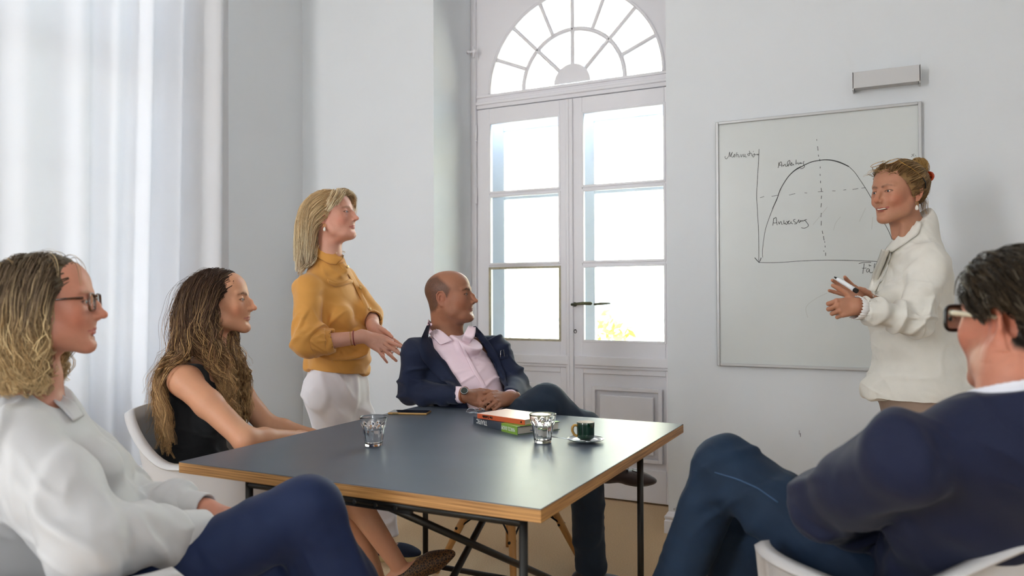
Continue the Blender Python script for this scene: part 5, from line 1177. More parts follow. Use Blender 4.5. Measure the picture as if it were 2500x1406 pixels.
# ---------------------------------------------------------------- the standing woman in the yellow shirt
def woman_yellow():
    root = person('standing blonde woman in a mustard yellow shirt and white trousers, holding her hands together', -2.3, 2.9)
    H = Head(P(812, 527, 3.50), D3(.965, -.25, .14), D3(-.14, 0, 1), 1.02, jaw=1.0, nose=1.06, old=.9, brow='8a6e55', brows=.5, jowl=True, fat=1.08, lipc='b4645c', lips=1.2, bump=.0005, blush=.55, eyeshade=1.4, lash='33251f')
    B = SDF(); H.build(B); base = hexl('cf9680')
    neck = P(803, 634, 3.53); hip = P(822, 940, 3.60); rs = P(752, 704, 3.40); ls = P(842, 682, 3.68)
    re = P(752, 838, 3.34); rw = P(893, 822, 3.36); le = P(905, 770, 3.66); lw = P(912, 800, 3.50)
    H.cone(B, (0, -.028, -.045), (0, -.040, -.17), .050, .047, .035, both=False); B.cone(neck+A([0, 0, .03]), neck-A([0, 0, .06]), .047, .055, .04)
    rgt = nrm(rs-ls); q, R = torso(B, hip+A([0, 0, .03]), neck-A([0, 0, .02]), rgt, .84)
    for s_, e_, w_ in ((rs, re, rw), (ls, le, lw)): B.cone(neck-A([0, 0, .06]), s_, .042, .040, .04); B.cone(s_, e_, .044, .040, .02); B.cone(e_, w_, .0385, .0265, .015)
    rk = P(838, 1150, 3.60); ra = P(845, 1308, 3.58); lk = P(902, 1130, 3.64); la = P(934, 1310, 3.56)
    hr = hip+rgt*.085+A([0, 0, -.02]); hl = hip-rgt*.085+A([0, 0, -.02]); leg_prims(B, hr, rk, ra, (.07, .055, .052, .038)); leg_prims(B, hl, lk, la, (.07, .055, .052, .038))
    Hn = SDF(); hd = D3(.80, -.10, -.40); up_ = D3(.30, -.85, .45)
    t1 = add_hand(Hn, rw+hd*.0, hd, D3(.12, -1, .20), -1, .98, curl=[(4, 8, 6), (8, 10, 8), (12, 12, 8), (16, 14, 8)], spread=(4, -4, -14, -26), thumb=((22, -4), (8, 4), (4, 6)))
    hd2 = D3(.62, -.22, -.66); t2 = add_hand(Hn, lw+D3(0, .01, 0), hd2, D3(.05, 1, .05), 1, .98, curl=[(6, 8, 6), (6, 8, 8), (10, 10, 8), (14, 12, 8)], spread=(14, 4, -6, -16), thumb=((25, 20), (15, 20), (10, 14)))
    B.ops += Hn.ops; hlo, hhi = box_of(np.r_[[rw, lw, re*.6+rw*.4], A([t[0] for t in t1+t2])], .035)
    tl = nrm(D3(.97, -.15, 0)); Fo, bb, Rf = shoe('foot', la+A([0, 0, -.005]), tl, None, None, w=.040)
    B.ops += [o for o in Fo.ops[:3]]
    skin_obj('body', B, [(H.c-A([.17, .17, .30]), H.c+A([.17, .17, .15]), .0017), (hlo, hhi, .0019), (hip-.3, neck+A([.3, .3, -.03]), .012), (la-A([.12, .12, .07]), la+A([.22, .16, .25]), .004)], H, root, base)
    H.eyes(D3(.97, -.10, .02), root, '5c7180')
    # shirt
    T = SDF(); torso(T, hip+A([0, 0, .02]), neck-A([0, 0, .02]), rgt, 1.10, belly=.07, bust=1.05, k=.05)
    T.cone(neck-A([0, 0, .05]), neck+A([0, 0, .035]), .086, .058, .03)
    for s_, e_, w_, kx in ((rs, re, rw, 1), (ls, le, lw, .9)):
        T.cone(neck-A([0, 0, .05]), s_+A([0, 0, .01]), .052, .050, .05); T.cone(s_, e_, .064*kx, .069*kx, .014); T.cone(e_, e_+(w_-e_)*.33, .066*kx, .053*kx, .02)
    skirt_c = hip-A([0, 0, .02]); T.ell(skirt_c, (.175, .135, .10), R, .05)
    T.plane(P(815, 908, 3.55), D3(-.12, 0, -1), .006); T.ell(P(772, 905, 3.43), (.022, .09, .055), R, .012, 's')
    for e_, w_ in ((re, rw), (le, lw)):
        d = nrm(w_-e_); T.cone(e_+(w_-e_)*.30, w_, .042, .040, .004, 's'); 
    T.plane(neck+A([0, 0, .034]), D3(.45, -.1, 1), .005)
    T.cone(P(850, 655, 3.38), P(836, 606, 3.48), .008, .036, .008, 's'); T.cone(neck-A([0, 0, .0]), neck+D3(.02, 0, .1), .048, .052, .004, 's')
    ym = mat('mustard_linen', 'cb9043', .78, sheen=.2, bump=(420, .2, .0008), noise=(5, .06))
    u = nrm(neck-hip); ua = nrm(re-rs)
    def dy(V, N):
        w = segw(V, re-ua*.05, rw, .10); a = segw(V, rs, re, .10); t = 1-np.clip(a+w, 0, 1); f1 = folds(V, u+D3(.35, -.2, 0), 15, 5, 31)-.6; bel = np.exp(-((V[:, 2]-(hip[2]+.17))/.12)**2)
        return .017*t*f1*(.45+bel)+.011*a*(folds(V, ua+D3(.3, 0, 0), 10, 6, 32)-.6)+.015*w*(folds(V, ua*.7+nrm(rw-re)*.7, 20, 6, 33)-.6)+.008*np.exp(-((V[:, 2]-(hip[2]-.06))/.06)**2)*(folds(V, R[:, 0], 9, 2, 35)-.6)
    lo, hi = box_of([hip-A([0, 0, .1]), neck, rs, re, ls, le, lw], .2); cloth_obj('shirt', T, lo, hi, .0045, ym, root, dy)
    # rolled cuffs, collar, pocket, buttons
    for e_, w_ in ((re, rw),):
        d = nrm(w_-e_); c0 = e_+d*.055; cS = SDF().cone(c0-d*.035, c0+d*.030, .068, .060, .004); cS.cone(c0-d*.1, c0+d*.1, .050, .047, .003, 's'); cS.plane(c0+d*.028, d, .004); cS.plane(c0-d*.034, -d, .004)
        cloth_obj('rolled_cuff', cS, c0-.12, c0+.12, .0032, ym, root, lambda V, N: .004*(folds(V, (0, 0, 1), 24, 8, 36)-.6))
    patch('collar', T, [(776, 604), (795, 611), (815, 619), (834, 632)], [(756, 614), (776, 630), (800, 645), (818, 648)], 3.1, 3.8, ym, root, .004, .004, nu=22, lift=[.012, .006, .003])
    if 0: patch('collar', T, [(846, 598), (858, 612), (868, 628)], [(838, 600), (844, 616), (850, 636)], 3.1, 3.9, ym, root, .004, .004, nu=16, lift=[.010, .006, .003])
    patch('placket', T, [(826, 645), (850, 672), (868, 705), (882, 735), (896, 765), (905, 800)], [(838, 640), (860, 668), (878, 702), (892, 733), (904, 763), (912, 798)], 3.0, 3.8, ym, root, .001, .0028, nv=4)
    patch('pocket_flap', T, [(799, 682), (818, 690), (842, 686), (858, 678)], [(802, 692), (818, 702), (836, 698), (860, 690)], 3.0, 3.8, ym, root, .001, .003, nu=20, nv=4)
    btn = mat('horn_button', 'd9b777', .3)
    for (x, y) in ((879, 704), (901, 755), (846, 652)):
        hp, hn = cloth_hit(T, [(x, y)], 3.0, 3.8); p = hp[0]; n_ = hn[0]; MB().tube([p+n_*.002, p+n_*.0105], [.0068, .006], 12).build('button', btn, root)
    patch('shirt_tail', T, [(893, 868), (902, 880), (912, 892)], [(898, 908), (906, 912), (914, 905)], 3.2, 4.0, ym, root, .001, .003, nu=10) if False else None
    # trousers
    Tr = SDF(); Tr.ell(hip-A([0, 0, .0]), (.168, .135, .15), R, .05); Tr.cone(hr, rk, .098, .086, .04); Tr.cone(rk, ra-A([0, 0, .06]), .080, .080, .03); Tr.cone(hl, lk, .096, .084, .04); Tr.cone(lk, la-A([0, 0, .06]), .078, .080, .03)
    Tr.plane(la+A([0, 0, .002]), (0, 0, -1), .003); wt = mat('off_white_trousers', 'dcd6d8', .8, sheen=.2, bump=(350, .15, .0008))
    def dt(V, N): return .009*(folds(V, R[:, 0]+D3(.3, .2, 0), 14, 1.4, 41)-.6)+.006*(folds(V, (0, 0, 1), 7, 6, 42)-.6)
    lo, hi = box_of([hip, rk, ra, lk, la], .26); lo[2] = .02; cloth_obj('trousers', Tr, lo, hi, .006, wt, root, dt)
    # espadrille
    Sh = SDF([o for o in Fo.ops[:3]]); Sh = SDF([(t, o, k, c, r+.006, (p_[0], p_[1]+.005, p_[2])) for t, o, k, c, r, p_ in Sh.ops]); Sh.plane(bb-Rf[:, 2]*.018, (0, 0, -1), .003); Sh.ell(bb+tl*.015+Rf[:, 2]*.045, (.040, .062, .044), Rf, .008, 's')
    lo, hi = box_of([bb-tl*.1, bb+tl*.2], .07); cloth_obj('espadrille', Sh, lo, hi, .003, mat('navy_canvas', '10182b', .9, bump=(300, .3, .0008)), root)
    So = SDF(); So.ell(bb-tl*.035-Rf[:, 2]*.028, (.042, .060, .05), Rf, .02); So.ell(bb+tl*.06-Rf[:, 2]*.028, (.047, .095, .05), Rf, .03); So.ell(bb+tl*.115-Rf[:, 2]*.028, (.048, .070, .05), Rf, .03); So.plane(bb-Rf[:, 2]*.014, Rf[:, 2], .003); So.plane(bb-Rf[:, 2]*.043, -Rf[:, 2], .003)
    cloth_obj('jute_sole', So, lo, hi, .003, mat('jute_sole', 'b89d6c', .9, bump=(1, .9, .004, (220, 220, 420))), root)
    Fo2, bb2, Rf2 = shoe('foot', ra+A([0, 0, 0]), tl, None, None, w=.040); lo, hi = box_of([bb2-tl*.1, bb2+tl*.2], .07); cloth_obj('espadrille', Fo2, lo, hi, .006, bpy.data.materials['navy_canvas'], root)
    # bracelets, ring, earring
    d = nrm(rw-re); X = nrm(np.cross(d, [0, 0, 1])); Z = np.cross(X, d)
    for k_, (off, rad, mm, lb) in enumerate(((.050, .0305, mat('red_cord', '7a1f24', .6), 'dark red cord bracelet on the wrist of the woman in yellow'), (.062, .0315, mat('gold', 'c99a4a', .2, metal=1), 'thin gold bangle beside the red cord on the same wrist'))):
        c0 = rw-d*off; b_ = MB().tube([c0+(X*math.cos(a_)+Z*math.sin(a_))*(rad+.001) for a_ in np.linspace(0, 6.283, 29)[:-1]], .0022 if k_ == 0 else .0012, 6, closed=True); tag(b_.build('bracelet', mm), lb, 'bracelet')
    gold = bpy.data.materials['gold']; earring(H, gold, 'pearl drop earring with a gold hoop worn by the woman in yellow', .011)
    # hair: straight blonde bob
    def capx(Hs): H.ell(Hs, (0, -.040, .010), (.083, .085, .10), .03); 
    col_ = haircol([(0, 'bd9c70'), (.25, 'dcc196'), (.7, 'e9d6b0'), (1, 'f0e0c2')], .14, (.25, 'b18d62'))
    Hc, V, F_, L, hl_ = hair_cap('hair', H, B, root, None, None, thick=.0055)
    cc = np.tile(hexl('d2b48c'), (len(V), 1))*(1+.22*vnoise(np.c_[L[:, 0]*60, L[:, 1]*190, L[:, 2]*14], 6))[:, None]; cap_mesh('hair', V, F_, (hl_ > -.002) & (L[:, 1] < .088) & (np.abs(L[:, 0]) > -1), root, cc)
    C = SDF(B.ops+T.ops); roots = scalp_roots(H, 480, 5)
    def dr_(L, rg): side = np.sign(L[:, 0]+.012); return nrm_rows(np.c_[side*.9, -.35+.0*L[:, 1]-.5*(L[:, 1] < 0), .15+0*side])
    def ln(L, rg): return np.where(L[:, 1] > .035, .16, .235)*(.85+.25*rg.rand(len(L)))
    def stp(L, t, r): return np.c_[np.zeros(len(L)), np.where((L[:, 1] > -.03) & (L[:, 2] > -.04), -.55, -.02), np.zeros(len(L))]
    strands('hair_strand_layer', H, roots, ln, dr_, C, root, col_, grav=.42, stiff=.62, wave=(.003, 40), kids=12, kr=.009, rad=.00085, seed=7, off=(.0075, .022), step_dir=stp, steps=13)
    # fringe swept up and forward
    fr_ = roots[(roots[:, 1] > .035) & (roots[:, 2] > .045)]
    def df(L, rg): return nrm_rows(np.c_[np.sign(L[:, 0]+.001)*.5+.2, 1.0+0*L[:, 0], .95+0*L[:, 0]])
    strands('fringe', H, fr_, lambda L, rg: .085*(.8+.5*rg.rand(len(L))), df, C, root, col_, grav=.22, stiff=.90, kids=12, kr=.009, rad=.0008, seed=9, off=(.006, .022), step_dir=lambda L, t, r: np.c_[np.sign(r[:, 0])*.10, -.04-.10*t+0*L[:, 0], 0*L[:, 0]], steps=14)
def earring(H, gold, label, r=.009, side=1):
    c = H.w((.0755*side, -.006, -.040)); e = MB(); X = H.R[:, 1]; Z = A([0, 0, 1.0])
    e.tube([c-Z*.006+(X*math.cos(a_)+Z*math.sin(a_))*.0065 for a_ in np.linspace(0, 6.283, 17)[:-1]], .0009, 6, closed=True); o = e.build('earring', gold); tag(o, label, 'earring')
    p = MB().lathe([(0, -.011), (.004, -.0100), (.0062, -.006), (.0060, -.001), (.0042, .004), (.0018, .008), (0, .009)], 16, tuple(c-Z*.021)); p.build('pearl', bpy.data.materials.get('pearl') or mat('pearl', 'ece6de', .12, coat=.5), o)
woman_yellow()
# ---------------------------------------------------------------- the speaker at the whiteboard
def woman_white():
    root = person('smiling woman at the whiteboard in a cream linen blazer, her hair pinned up', .08, 3.2)
    f = D3(-.92, -.39, -.02); H = Head(P(2192, 472, 2.92), f, D3(-.02, 0, 1), 1.0, smile=1.0, open=True, old=.9, brow='4f3a2c', brows=.7, nose=1.06, jaw=.94, ear=1.12, chin=.002, lipc='a85850', lips=1.1, blush=.8, eyeshade=1.2, lash='150f0d', bump=.001)
    B = SDF(); H.build(B); base = hexl('bd866a')
    neck = P(2238, 584, 2.945); hip = P(2228, 935, 3.00); ls = P(2268, 640, 2.84); rs = P(2212, 628, 3.14)
    le = P(2240, 782, 2.76); lw = P(2092, 752, 2.72); re = P(2160, 790, 3.08); rw = P(2128, 738, 2.84)
    H.cone(B, (0, -.028, -.045), (0, -.050, -.17), .048, .054, .03, both=False); B.cone(neck+A([0, 0, .03]), neck-A([0, 0, .06]), .046, .054, .04); H.cone(B, (.034, -.010, -.055), (.018, .002, -.16), .0095, .0095, .02)
    rgt = nrm(rs-ls); q, R = torso(B, hip+A([0, 0, .03]), neck-A([0, 0, .02]), rgt, .84)
    for s_, e_, w_ in ((rs, re, rw), (ls, le, lw)): B.cone(neck-A([0, 0, .06]), s_, .040, .038, .04); B.cone(s_, e_, .044, .038, .02); B.cone(e_, w_, .0365, .0250, .015)
    rk = P(2215, 1250, 3.05); lk = P(2235, 1250, 2.93); ra = P(2215, 1465, 3.05); la = P(2240, 1500, 2.93); hr = hip+rgt*.085; hl = hip-rgt*.085
    ra[2] = la[2] = .09
    leg_prims(B, hr, rk, ra, (.07, .055, .052, .038)); leg_prims(B, hl, lk, la, (.07, .055, .052, .038))
    Hn = SDF()
    hd = nrm(D3(-.86, -.05, .36)); t1 = add_hand(Hn, rw, hd, D3(.10, .95, .10), -1, .95, curl=[(22, 14, 8), (6, 8, 6), (2, 6, 5), (-2, 6, 5)], spread=(16, 6, -8, -24), thumb=((20, 45), (5, 30), (0, 20)))
    hd2 = nrm(D3(-.72, -.12, -.10)); t2 = add_hand(Hn, lw+D3(.012, 0, .012), hd2, D3(-.12, -.95, .22), 1, .95, curl=[(72, 70, 35), (76, 72, 36), (78, 74, 36), (80, 74, 36)], spread=(4, 0, -4, -8), thumb=((58, -6), (44, 0), (38, 4)))
    B.ops += Hn.ops; hlo, hhi = box_of(np.r_[[rw, lw], A([t[0] for t in t1+t2])], .035)
    skin_obj('body', B, [(H.c-A([.17, .17, .27]), H.c+A([.17, .17, .15]), .0016), (hlo, hhi, .0018), (hip-.3, neck+A([.3, .3, -.03]), .012)], H, root, base)
    H.eyes(D3(-.97, -.22, -.10), root, '3d4a52')
    tb = SDF(); my = -.0622; 
    for sx in (1, -1):
        pts = [(0, .0905, my+.0012), (.008, .0897, my+.0016), (.0150, .0868, my+.0024), (.0195, .0825, my+.0034)]
        for i in range(3): a_, b_ = pts[i], pts[i+1]; tb.cone(H.w((a_[0]*sx, a_[1], a_[2])), H.w((b_[0]*sx, b_[1], b_[2])), .0031, .0028, .001)
    V, F_ = surface(tb, H.c-.13, H.c+.13, .0012); npmesh('teeth', V, F_, M['teeth'], root)
    # blazer
    T = SDF(); torso(T, hip+A([0, 0, .03]), neck-A([0, 0, .02]), rgt, 1.16, bust=1.15, k=.05, belly=.03)
    T.cone(neck-A([0, 0, .05]), neck+A([0, 0, .0]), .085, .068, .03)
    for s_, e_, w_ in ((rs, re, rw), (ls, le, lw)):
        T.cone(neck-A([0, 0, .055]), s_, .056, .060, .05); T.cone(s_, e_, .066, .062, .014); T.cone(e_, e_+(w_-e_)*.80, .061, .046, .02)
    bk = -R[:, 1]; hem = P(2225, 972, 3.0); T.cone(hip+A([0, 0, .12])+bk*.05, hip-A([0, 0, .06])+bk*.085, .13, .155, .06); T.ell(hip-A([0, 0, .03])+bk*.02, (.20, .20, .14), R, .06)
    T.plane(hem, D3(0, 0, -1), .006)
    for e_, w_ in ((re, rw), (le, lw)): d = nrm(w_-e_); T.cone(e_+(w_-e_)*.70, w_+d*.05, .036, .036, .004, 's'); T.cone(w_+d*.06, w_+d*.08, .03, .03, .004, 's') if False else None
    T.cone(neck-A([0, 0, .03]), neck+D3(.020, 0, .050), .072, .057, .03); T.cone(neck-A([0, 0, .03]), neck+D3(-.015, -.01, .035), .070, .056, .02); T.cone(neck-A([0, 0, .02]), neck+D3(.010, 0, .075), .068, .058, .02); T.plane(P(2226, 558, 2.9), D3(-.68, -.05, .74), .006)
    wm = mat('cream_linen', 'e6e2d8', .85, sheen=.2, bump=(260, .35, .0010), noise=(16, .05)); u = nrm(neck-hip); ua = nrm(le-ls)
    def dj(V, N):
        w = segw(V, le, lw, .10); a = segw(V, ls, le, .10); el = gauss(V, le, .11); t = 1-np.clip(a+w, 0, 1)
        return .013*t*(folds(V, R[:, 0]+R[:, 1]*.7, 9, 2.6, 51)-.6)*np.clip((neck[2]-.2-V[:, 2])/.3, .2, 1)+.012*a*(folds(V, ua+D3(.5, 0, 0), 15, 5, 52)-.6)+.015*w*(folds(V, nrm(lw-le)+D3(0, 0, .35), 20, 6, 53)-.6)+.008*el*(folds(V, ua+nrm(lw-le), 26, 7, 54)-.6)+.003*(folds(V, (0, 0, 1), 9, 9, 55)-.6)
    lo, hi = box_of([hip-A([0, 0, .1]), neck, rs, re, ls, le, lw, rw], .28); cloth_obj('blazer', T, lo, hi, .0045, wm, root, dj)
    patch('lapel', T, [(2162, 612), (2152, 640), (2140, 668), (2130, 700), (2124, 722)], [(2180, 612), (2172, 640), (2160, 668), (2146, 700), (2132, 728)], 2.5, 3.08, wm, root, .002, .004, lift=[.010, .006, .003])
    patch('lapel', T, [(2222, 545), (2205, 560), (2190, 585), (2170, 612)], [(2250, 545), (2240, 575), (2210, 598), (2182, 616)], 2.5, 3.08, wm, root, .002, .005, lift=[.008, .006, .004])
    patch('pocket_flap', T, [(2138, 880), (2190, 888)], [(2138, 890), (2188, 899)], 2.5, 3.08, wm, root, .001, .003, nu=10, nv=3) if False else None
    # frilled blouse cuff
    d = nrm(lw-le); X = nrm(np.cross(d, [0, 0, 1])); Z = np.cross(X, d); fr = MB(); vs_ = []; n = 96
    for j, (o_, r_) in enumerate(((-.030, .034), (-.010, .038), (.008, .0405))):
        for i in range(n):
            a_ = 2*math.pi*i/n; rr = r_+(.0022*math.sin(a_*24))*(j/2); oo = o_+(.0035*math.sin(a_*24+1))*(j/2); vs_.append(lw+d*(oo-.002)+(X*math.cos(a_)+Z*math.sin(a_))*rr)
    fr.add(vs_, [(j*n+i, j*n+(i+1) % n, (j+1)*n+(i+1) % n, (j+1)*n+i) for j in range(2) for i in range(n)], True); o = fr.build('frilled_cuff', mat('white_cotton', 'ece9e6', .8), root)
    md = o.modifiers.new('t', 'SOLIDIFY'); md.thickness = .0015
    # trousers
    Tr = SDF(); Tr.ell(hip-A([0, 0, .02]), (.16, .125, .14), R, .05); Tr.cone(hr, rk, .095, .075, .04); Tr.cone(rk, ra, .072, .062, .03); Tr.cone(hl, lk, .095, .075, .04); Tr.cone(lk, la, .072, .062, .03); Tr.plane(la-A([0, 0, .04]), (0, 0, -1))
    tm = mat('taupe_trousers', 'a08a7a', .8, bump=(300, .15, .0008)); lo, hi = box_of([hip, rk, ra, lk, la], .26); lo[2] = .02
    cloth_obj('trousers', Tr, lo, hi, .009, tm, root, lambda V, N: .006*(folds(V, R[:, 0], 9, 1.2, 61)-.6))
    sm_ = mat('dark_leather', '1d1614', .35)
    for a0 in (ra, la): St, bb, R_ = shoe('shoe', A([a0[0], a0[1], .085]), D3(-1, .1, 0), None, None, w=.038); lo, hi = box_of([bb-.2, bb+.2], .03); cloth_obj('shoe', St, lo, hi, .006, sm_, root)
    # marker
    m0 = P(2037, 676, 2.80); m1 = P(2092, 711, 2.70); dm = nrm(m1-m0); L = np.linalg.norm(m1-m0)
    mk = MB().tube([m0+dm*.016, m0+dm*.022, m1-dm*.012], [.0055, .0078, .0082], 16); tag(mk.build('marker_pen', mat('white_plastic', 'e8eaec', .3)), 'white whiteboard marker with black ends held in the hand of the speaker', 'marker')
    mko = bpy.data.objects['marker_pen']; MB().tube([m1-dm*.012, m1], [.0084, .0082], 16).build('end_cap', M['black'], mko); MB().tube([m0, m0+dm*.004, m0+dm*.016], [.0018, .0026, .0040], 10).build('felt_tip', M['black'], mko)
    gold = bpy.data.materials['gold']; earring(H, gold, 'pearl drop earring worn by the speaker at the whiteboard', .009, side=-1)
    rg_ = MB().tube([lw+hd2*.075+D3(-.0, -.03, -.01)+(D3(.3, 0, .95)*math.cos(a_)+D3(0, -1, 0)*math.sin(a_))*.009 for a_ in np.linspace(0, 6.28, 13)[:-1]], .0015, 5, closed=True) if False else None
    # hair swept back into a bun held by an orange clip
    col_ = haircol([(0, '6b4d30'), (.4, '8e6c42'), (1, 'b8945c')], .2, (.3, 'c9a672'))
    bun = H.w((.0, -.112, .100))
    def capx(Hs): Hs.ell(bun, (.034, .033, .031), None, .012)
    Hc, V, F_, L, hl_ = hair_cap('hair', H, B, root, None, capx, thick=.0095)
    keep = ((hl_ > -.004) & (L[:, 1] < .080)) | (np.linalg.norm(V-bun, axis=1) < .045)
    cc = np.tile(hexl('8a6a42'), (len(V), 1))*(1+.38*vnoise(np.c_[L[:, 0]*150, L[:, 1]*14, L[:, 2]*190], 6))[:, None]; cap_mesh('hair', V+vnormals(V, F_)*(.0016*vnoise(np.c_[L[:, 0]*160, L[:, 1]*14, L[:, 2]*200], 8))[:, None], F_, keep, root, cc)
    C = SDF(B.ops); roots = scalp_roots(H, 650, 15); tgt = A([0, -.100, .070])
    def dr_(L, rg): return nrm_rows(tgt-L+A([0, 0, .06]))
    def ln(L, rg): return np.linalg.norm(tgt-L, axis=1)*1.18+.012
    strands('hair_strand_layer', H, roots, ln, dr_, C, root, col_, grav=.0, stiff=.5, wave=(.0012, 30), kids=6, kr=.0045, rad=.0009, seed=17, off=(.0105, .015), step_dir=lambda L, t, r: nrm_rows(tgt+A([0, -.0, .0])-L)*.6, steps=10, taper=.7)
    # bun coils
    rg = np.random.RandomState(3); mb_pts = []; 
    nb = 150; th = rg.rand(nb)*6.28; rr_ = bun+nrm_rows(rg.randn(nb, 3))*.028; K = []
    cm_ = MB()
    for i in range(nb):
        ax_ = nrm(A([.3, .9, .2])@H.R.T+rg.randn(3)*.35); p0 = rg.randn(3); p0 = nrm(p0-ax_*(p0@ax_)); p1 = np.cross(ax_, p0); r_ = .028+.010*rg.rand(); oz = (rg.rand()-.5)*.036
        a0 = rg.rand()*6.28; pts = [bun+ax_*oz+(p0*math.cos(a0+t)+p1*math.sin(a0+t))*r_*(1-.0*t) for t in np.linspace(0, 4.2, 16)]; cm_.tube(pts, [.0012]*14+[.0008, .0004], 3, cap=False)
    V = A(cm_.v); npmesh('bun', V, A(cm_.f), M['hair'], root, np.tile(hexl('b08a52'), (len(V), 1))*(1+.35*vnoise(V*300, 3))[:, None])
    # loose ends at the nape and brow
    nr = roots[(roots[:, 1] < -.055) & (roots[:, 2] < .0)]; strands('loose_strands', H, nr[:34], lambda L, rg: .05+.05*rg.rand(len(L)), lambda L, rg: nrm_rows(np.c_[rg.randn(len(L))*.4, -1+0*L[:, 0], -.6+0*L[:, 0]]), C, root, col_, grav=.25, stiff=.9, wave=(.004, 70), kids=3, kr=.004, rad=.0005, seed=21, steps=14)
    fr2 = roots[(roots[:, 1] > .055)]; strands('loose_strands', H, fr2[:26], lambda L, rg: .035+.03*rg.rand(len(L)), lambda L, rg: nrm_rows(np.c_[rg.randn(len(L))*.5, .9+0*L[:, 0], .7+0*L[:, 0]]), C, root, col_, grav=.10, stiff=.9, wave=(.004, 60), kids=3, kr=.004, rad=.0005, seed=22, steps=12)
    clip = MB(); cmat = mat('orange_tortoise', 'c2401a', .15, coat=.6); cc0 = H.w((-.022, -.136, .064))
    cl = SDF().ell(cc0, (.026, .010, .021), H.R, .004); cl.ell(cc0+H.R[:, 1]*.007, (.022, .006, .016), H.R, .003, 's'); V, F_ = surface(cl, cc0-.04, cc0+.04, .0016); npmesh('hair_clip', V, F_, cmat, None); tag(bpy.data.objects['hair_clip'], 'orange tortoiseshell claw clip below the bun of the speaker', 'hair clip')
    clp = MB()
    for i in range(5): clp.tube([cc0+H.R[:, 0]*(-.018+.009*i)-H.R[:, 1]*.0, cc0+H.R[:, 0]*(-.017+.009*i)+H.R[:, 1]*.012-H.R[:, 2]*.012, cc0+H.R[:, 0]*(-.016+.008*i)+H.R[:, 1]*.02-H.R[:, 2]*.016], [.0022, .0018, .001], 6)
    clp.build('teeth_of_clip', mat('dark_tortoise', '3b120c', .25), bpy.data.objects['hair_clip'])
    # glasses pushed up into the hair
    g = MB(); lens = MB(); q0 = H.R
    for sx in (1, -1):
        c0 = H.w((.034*sx, .064, .112)); ax1 = nrm(H.R[:, 0]*1.0); ax2 = nrm(-H.R[:, 1]*.80+H.R[:, 2]*.45)
        ring = [c0+ax1*.025*math.cos(a_)+ax2*.021*math.sin(a_) for a_ in np.linspace(0, 6.283, 33)[:-1]]; g.tube(ring, .0010, 6, closed=True); b0 = len(lens.v); lens.add([c0]+ring, [(0, i+1, (i+1) % 32+1) for i in range(32)])
        g.tube([H.w((.060*sx, .062, .110)), H.w((.084*sx, .020, .078)), H.w((.0905*sx, -.022, .046))], .0010, 6)
    g.tube([H.w((-.010, .070, .116)), H.w((0, .073, .119)), H.w((.010, .070, .116))], .0010, 6); go = g.build('eyeglasses', gold); tag(go, 'thin gold reading glasses pushed up into the hair of the speaker', 'glasses')
    lens.build('lens', glassmat('pink_lens', (.88, .74, .80)), go); tp = MB()
    for sx in (1, -1): tp.tube([H.w((.0905*sx, -.022, .046)), H.w((.0915*sx, -.034, .030)), H.w((.0880*sx, -.038, .008))], [.0018, .0024, .0020], 8)
    tp.build('temple_tip', M['black'], go)
woman_white()
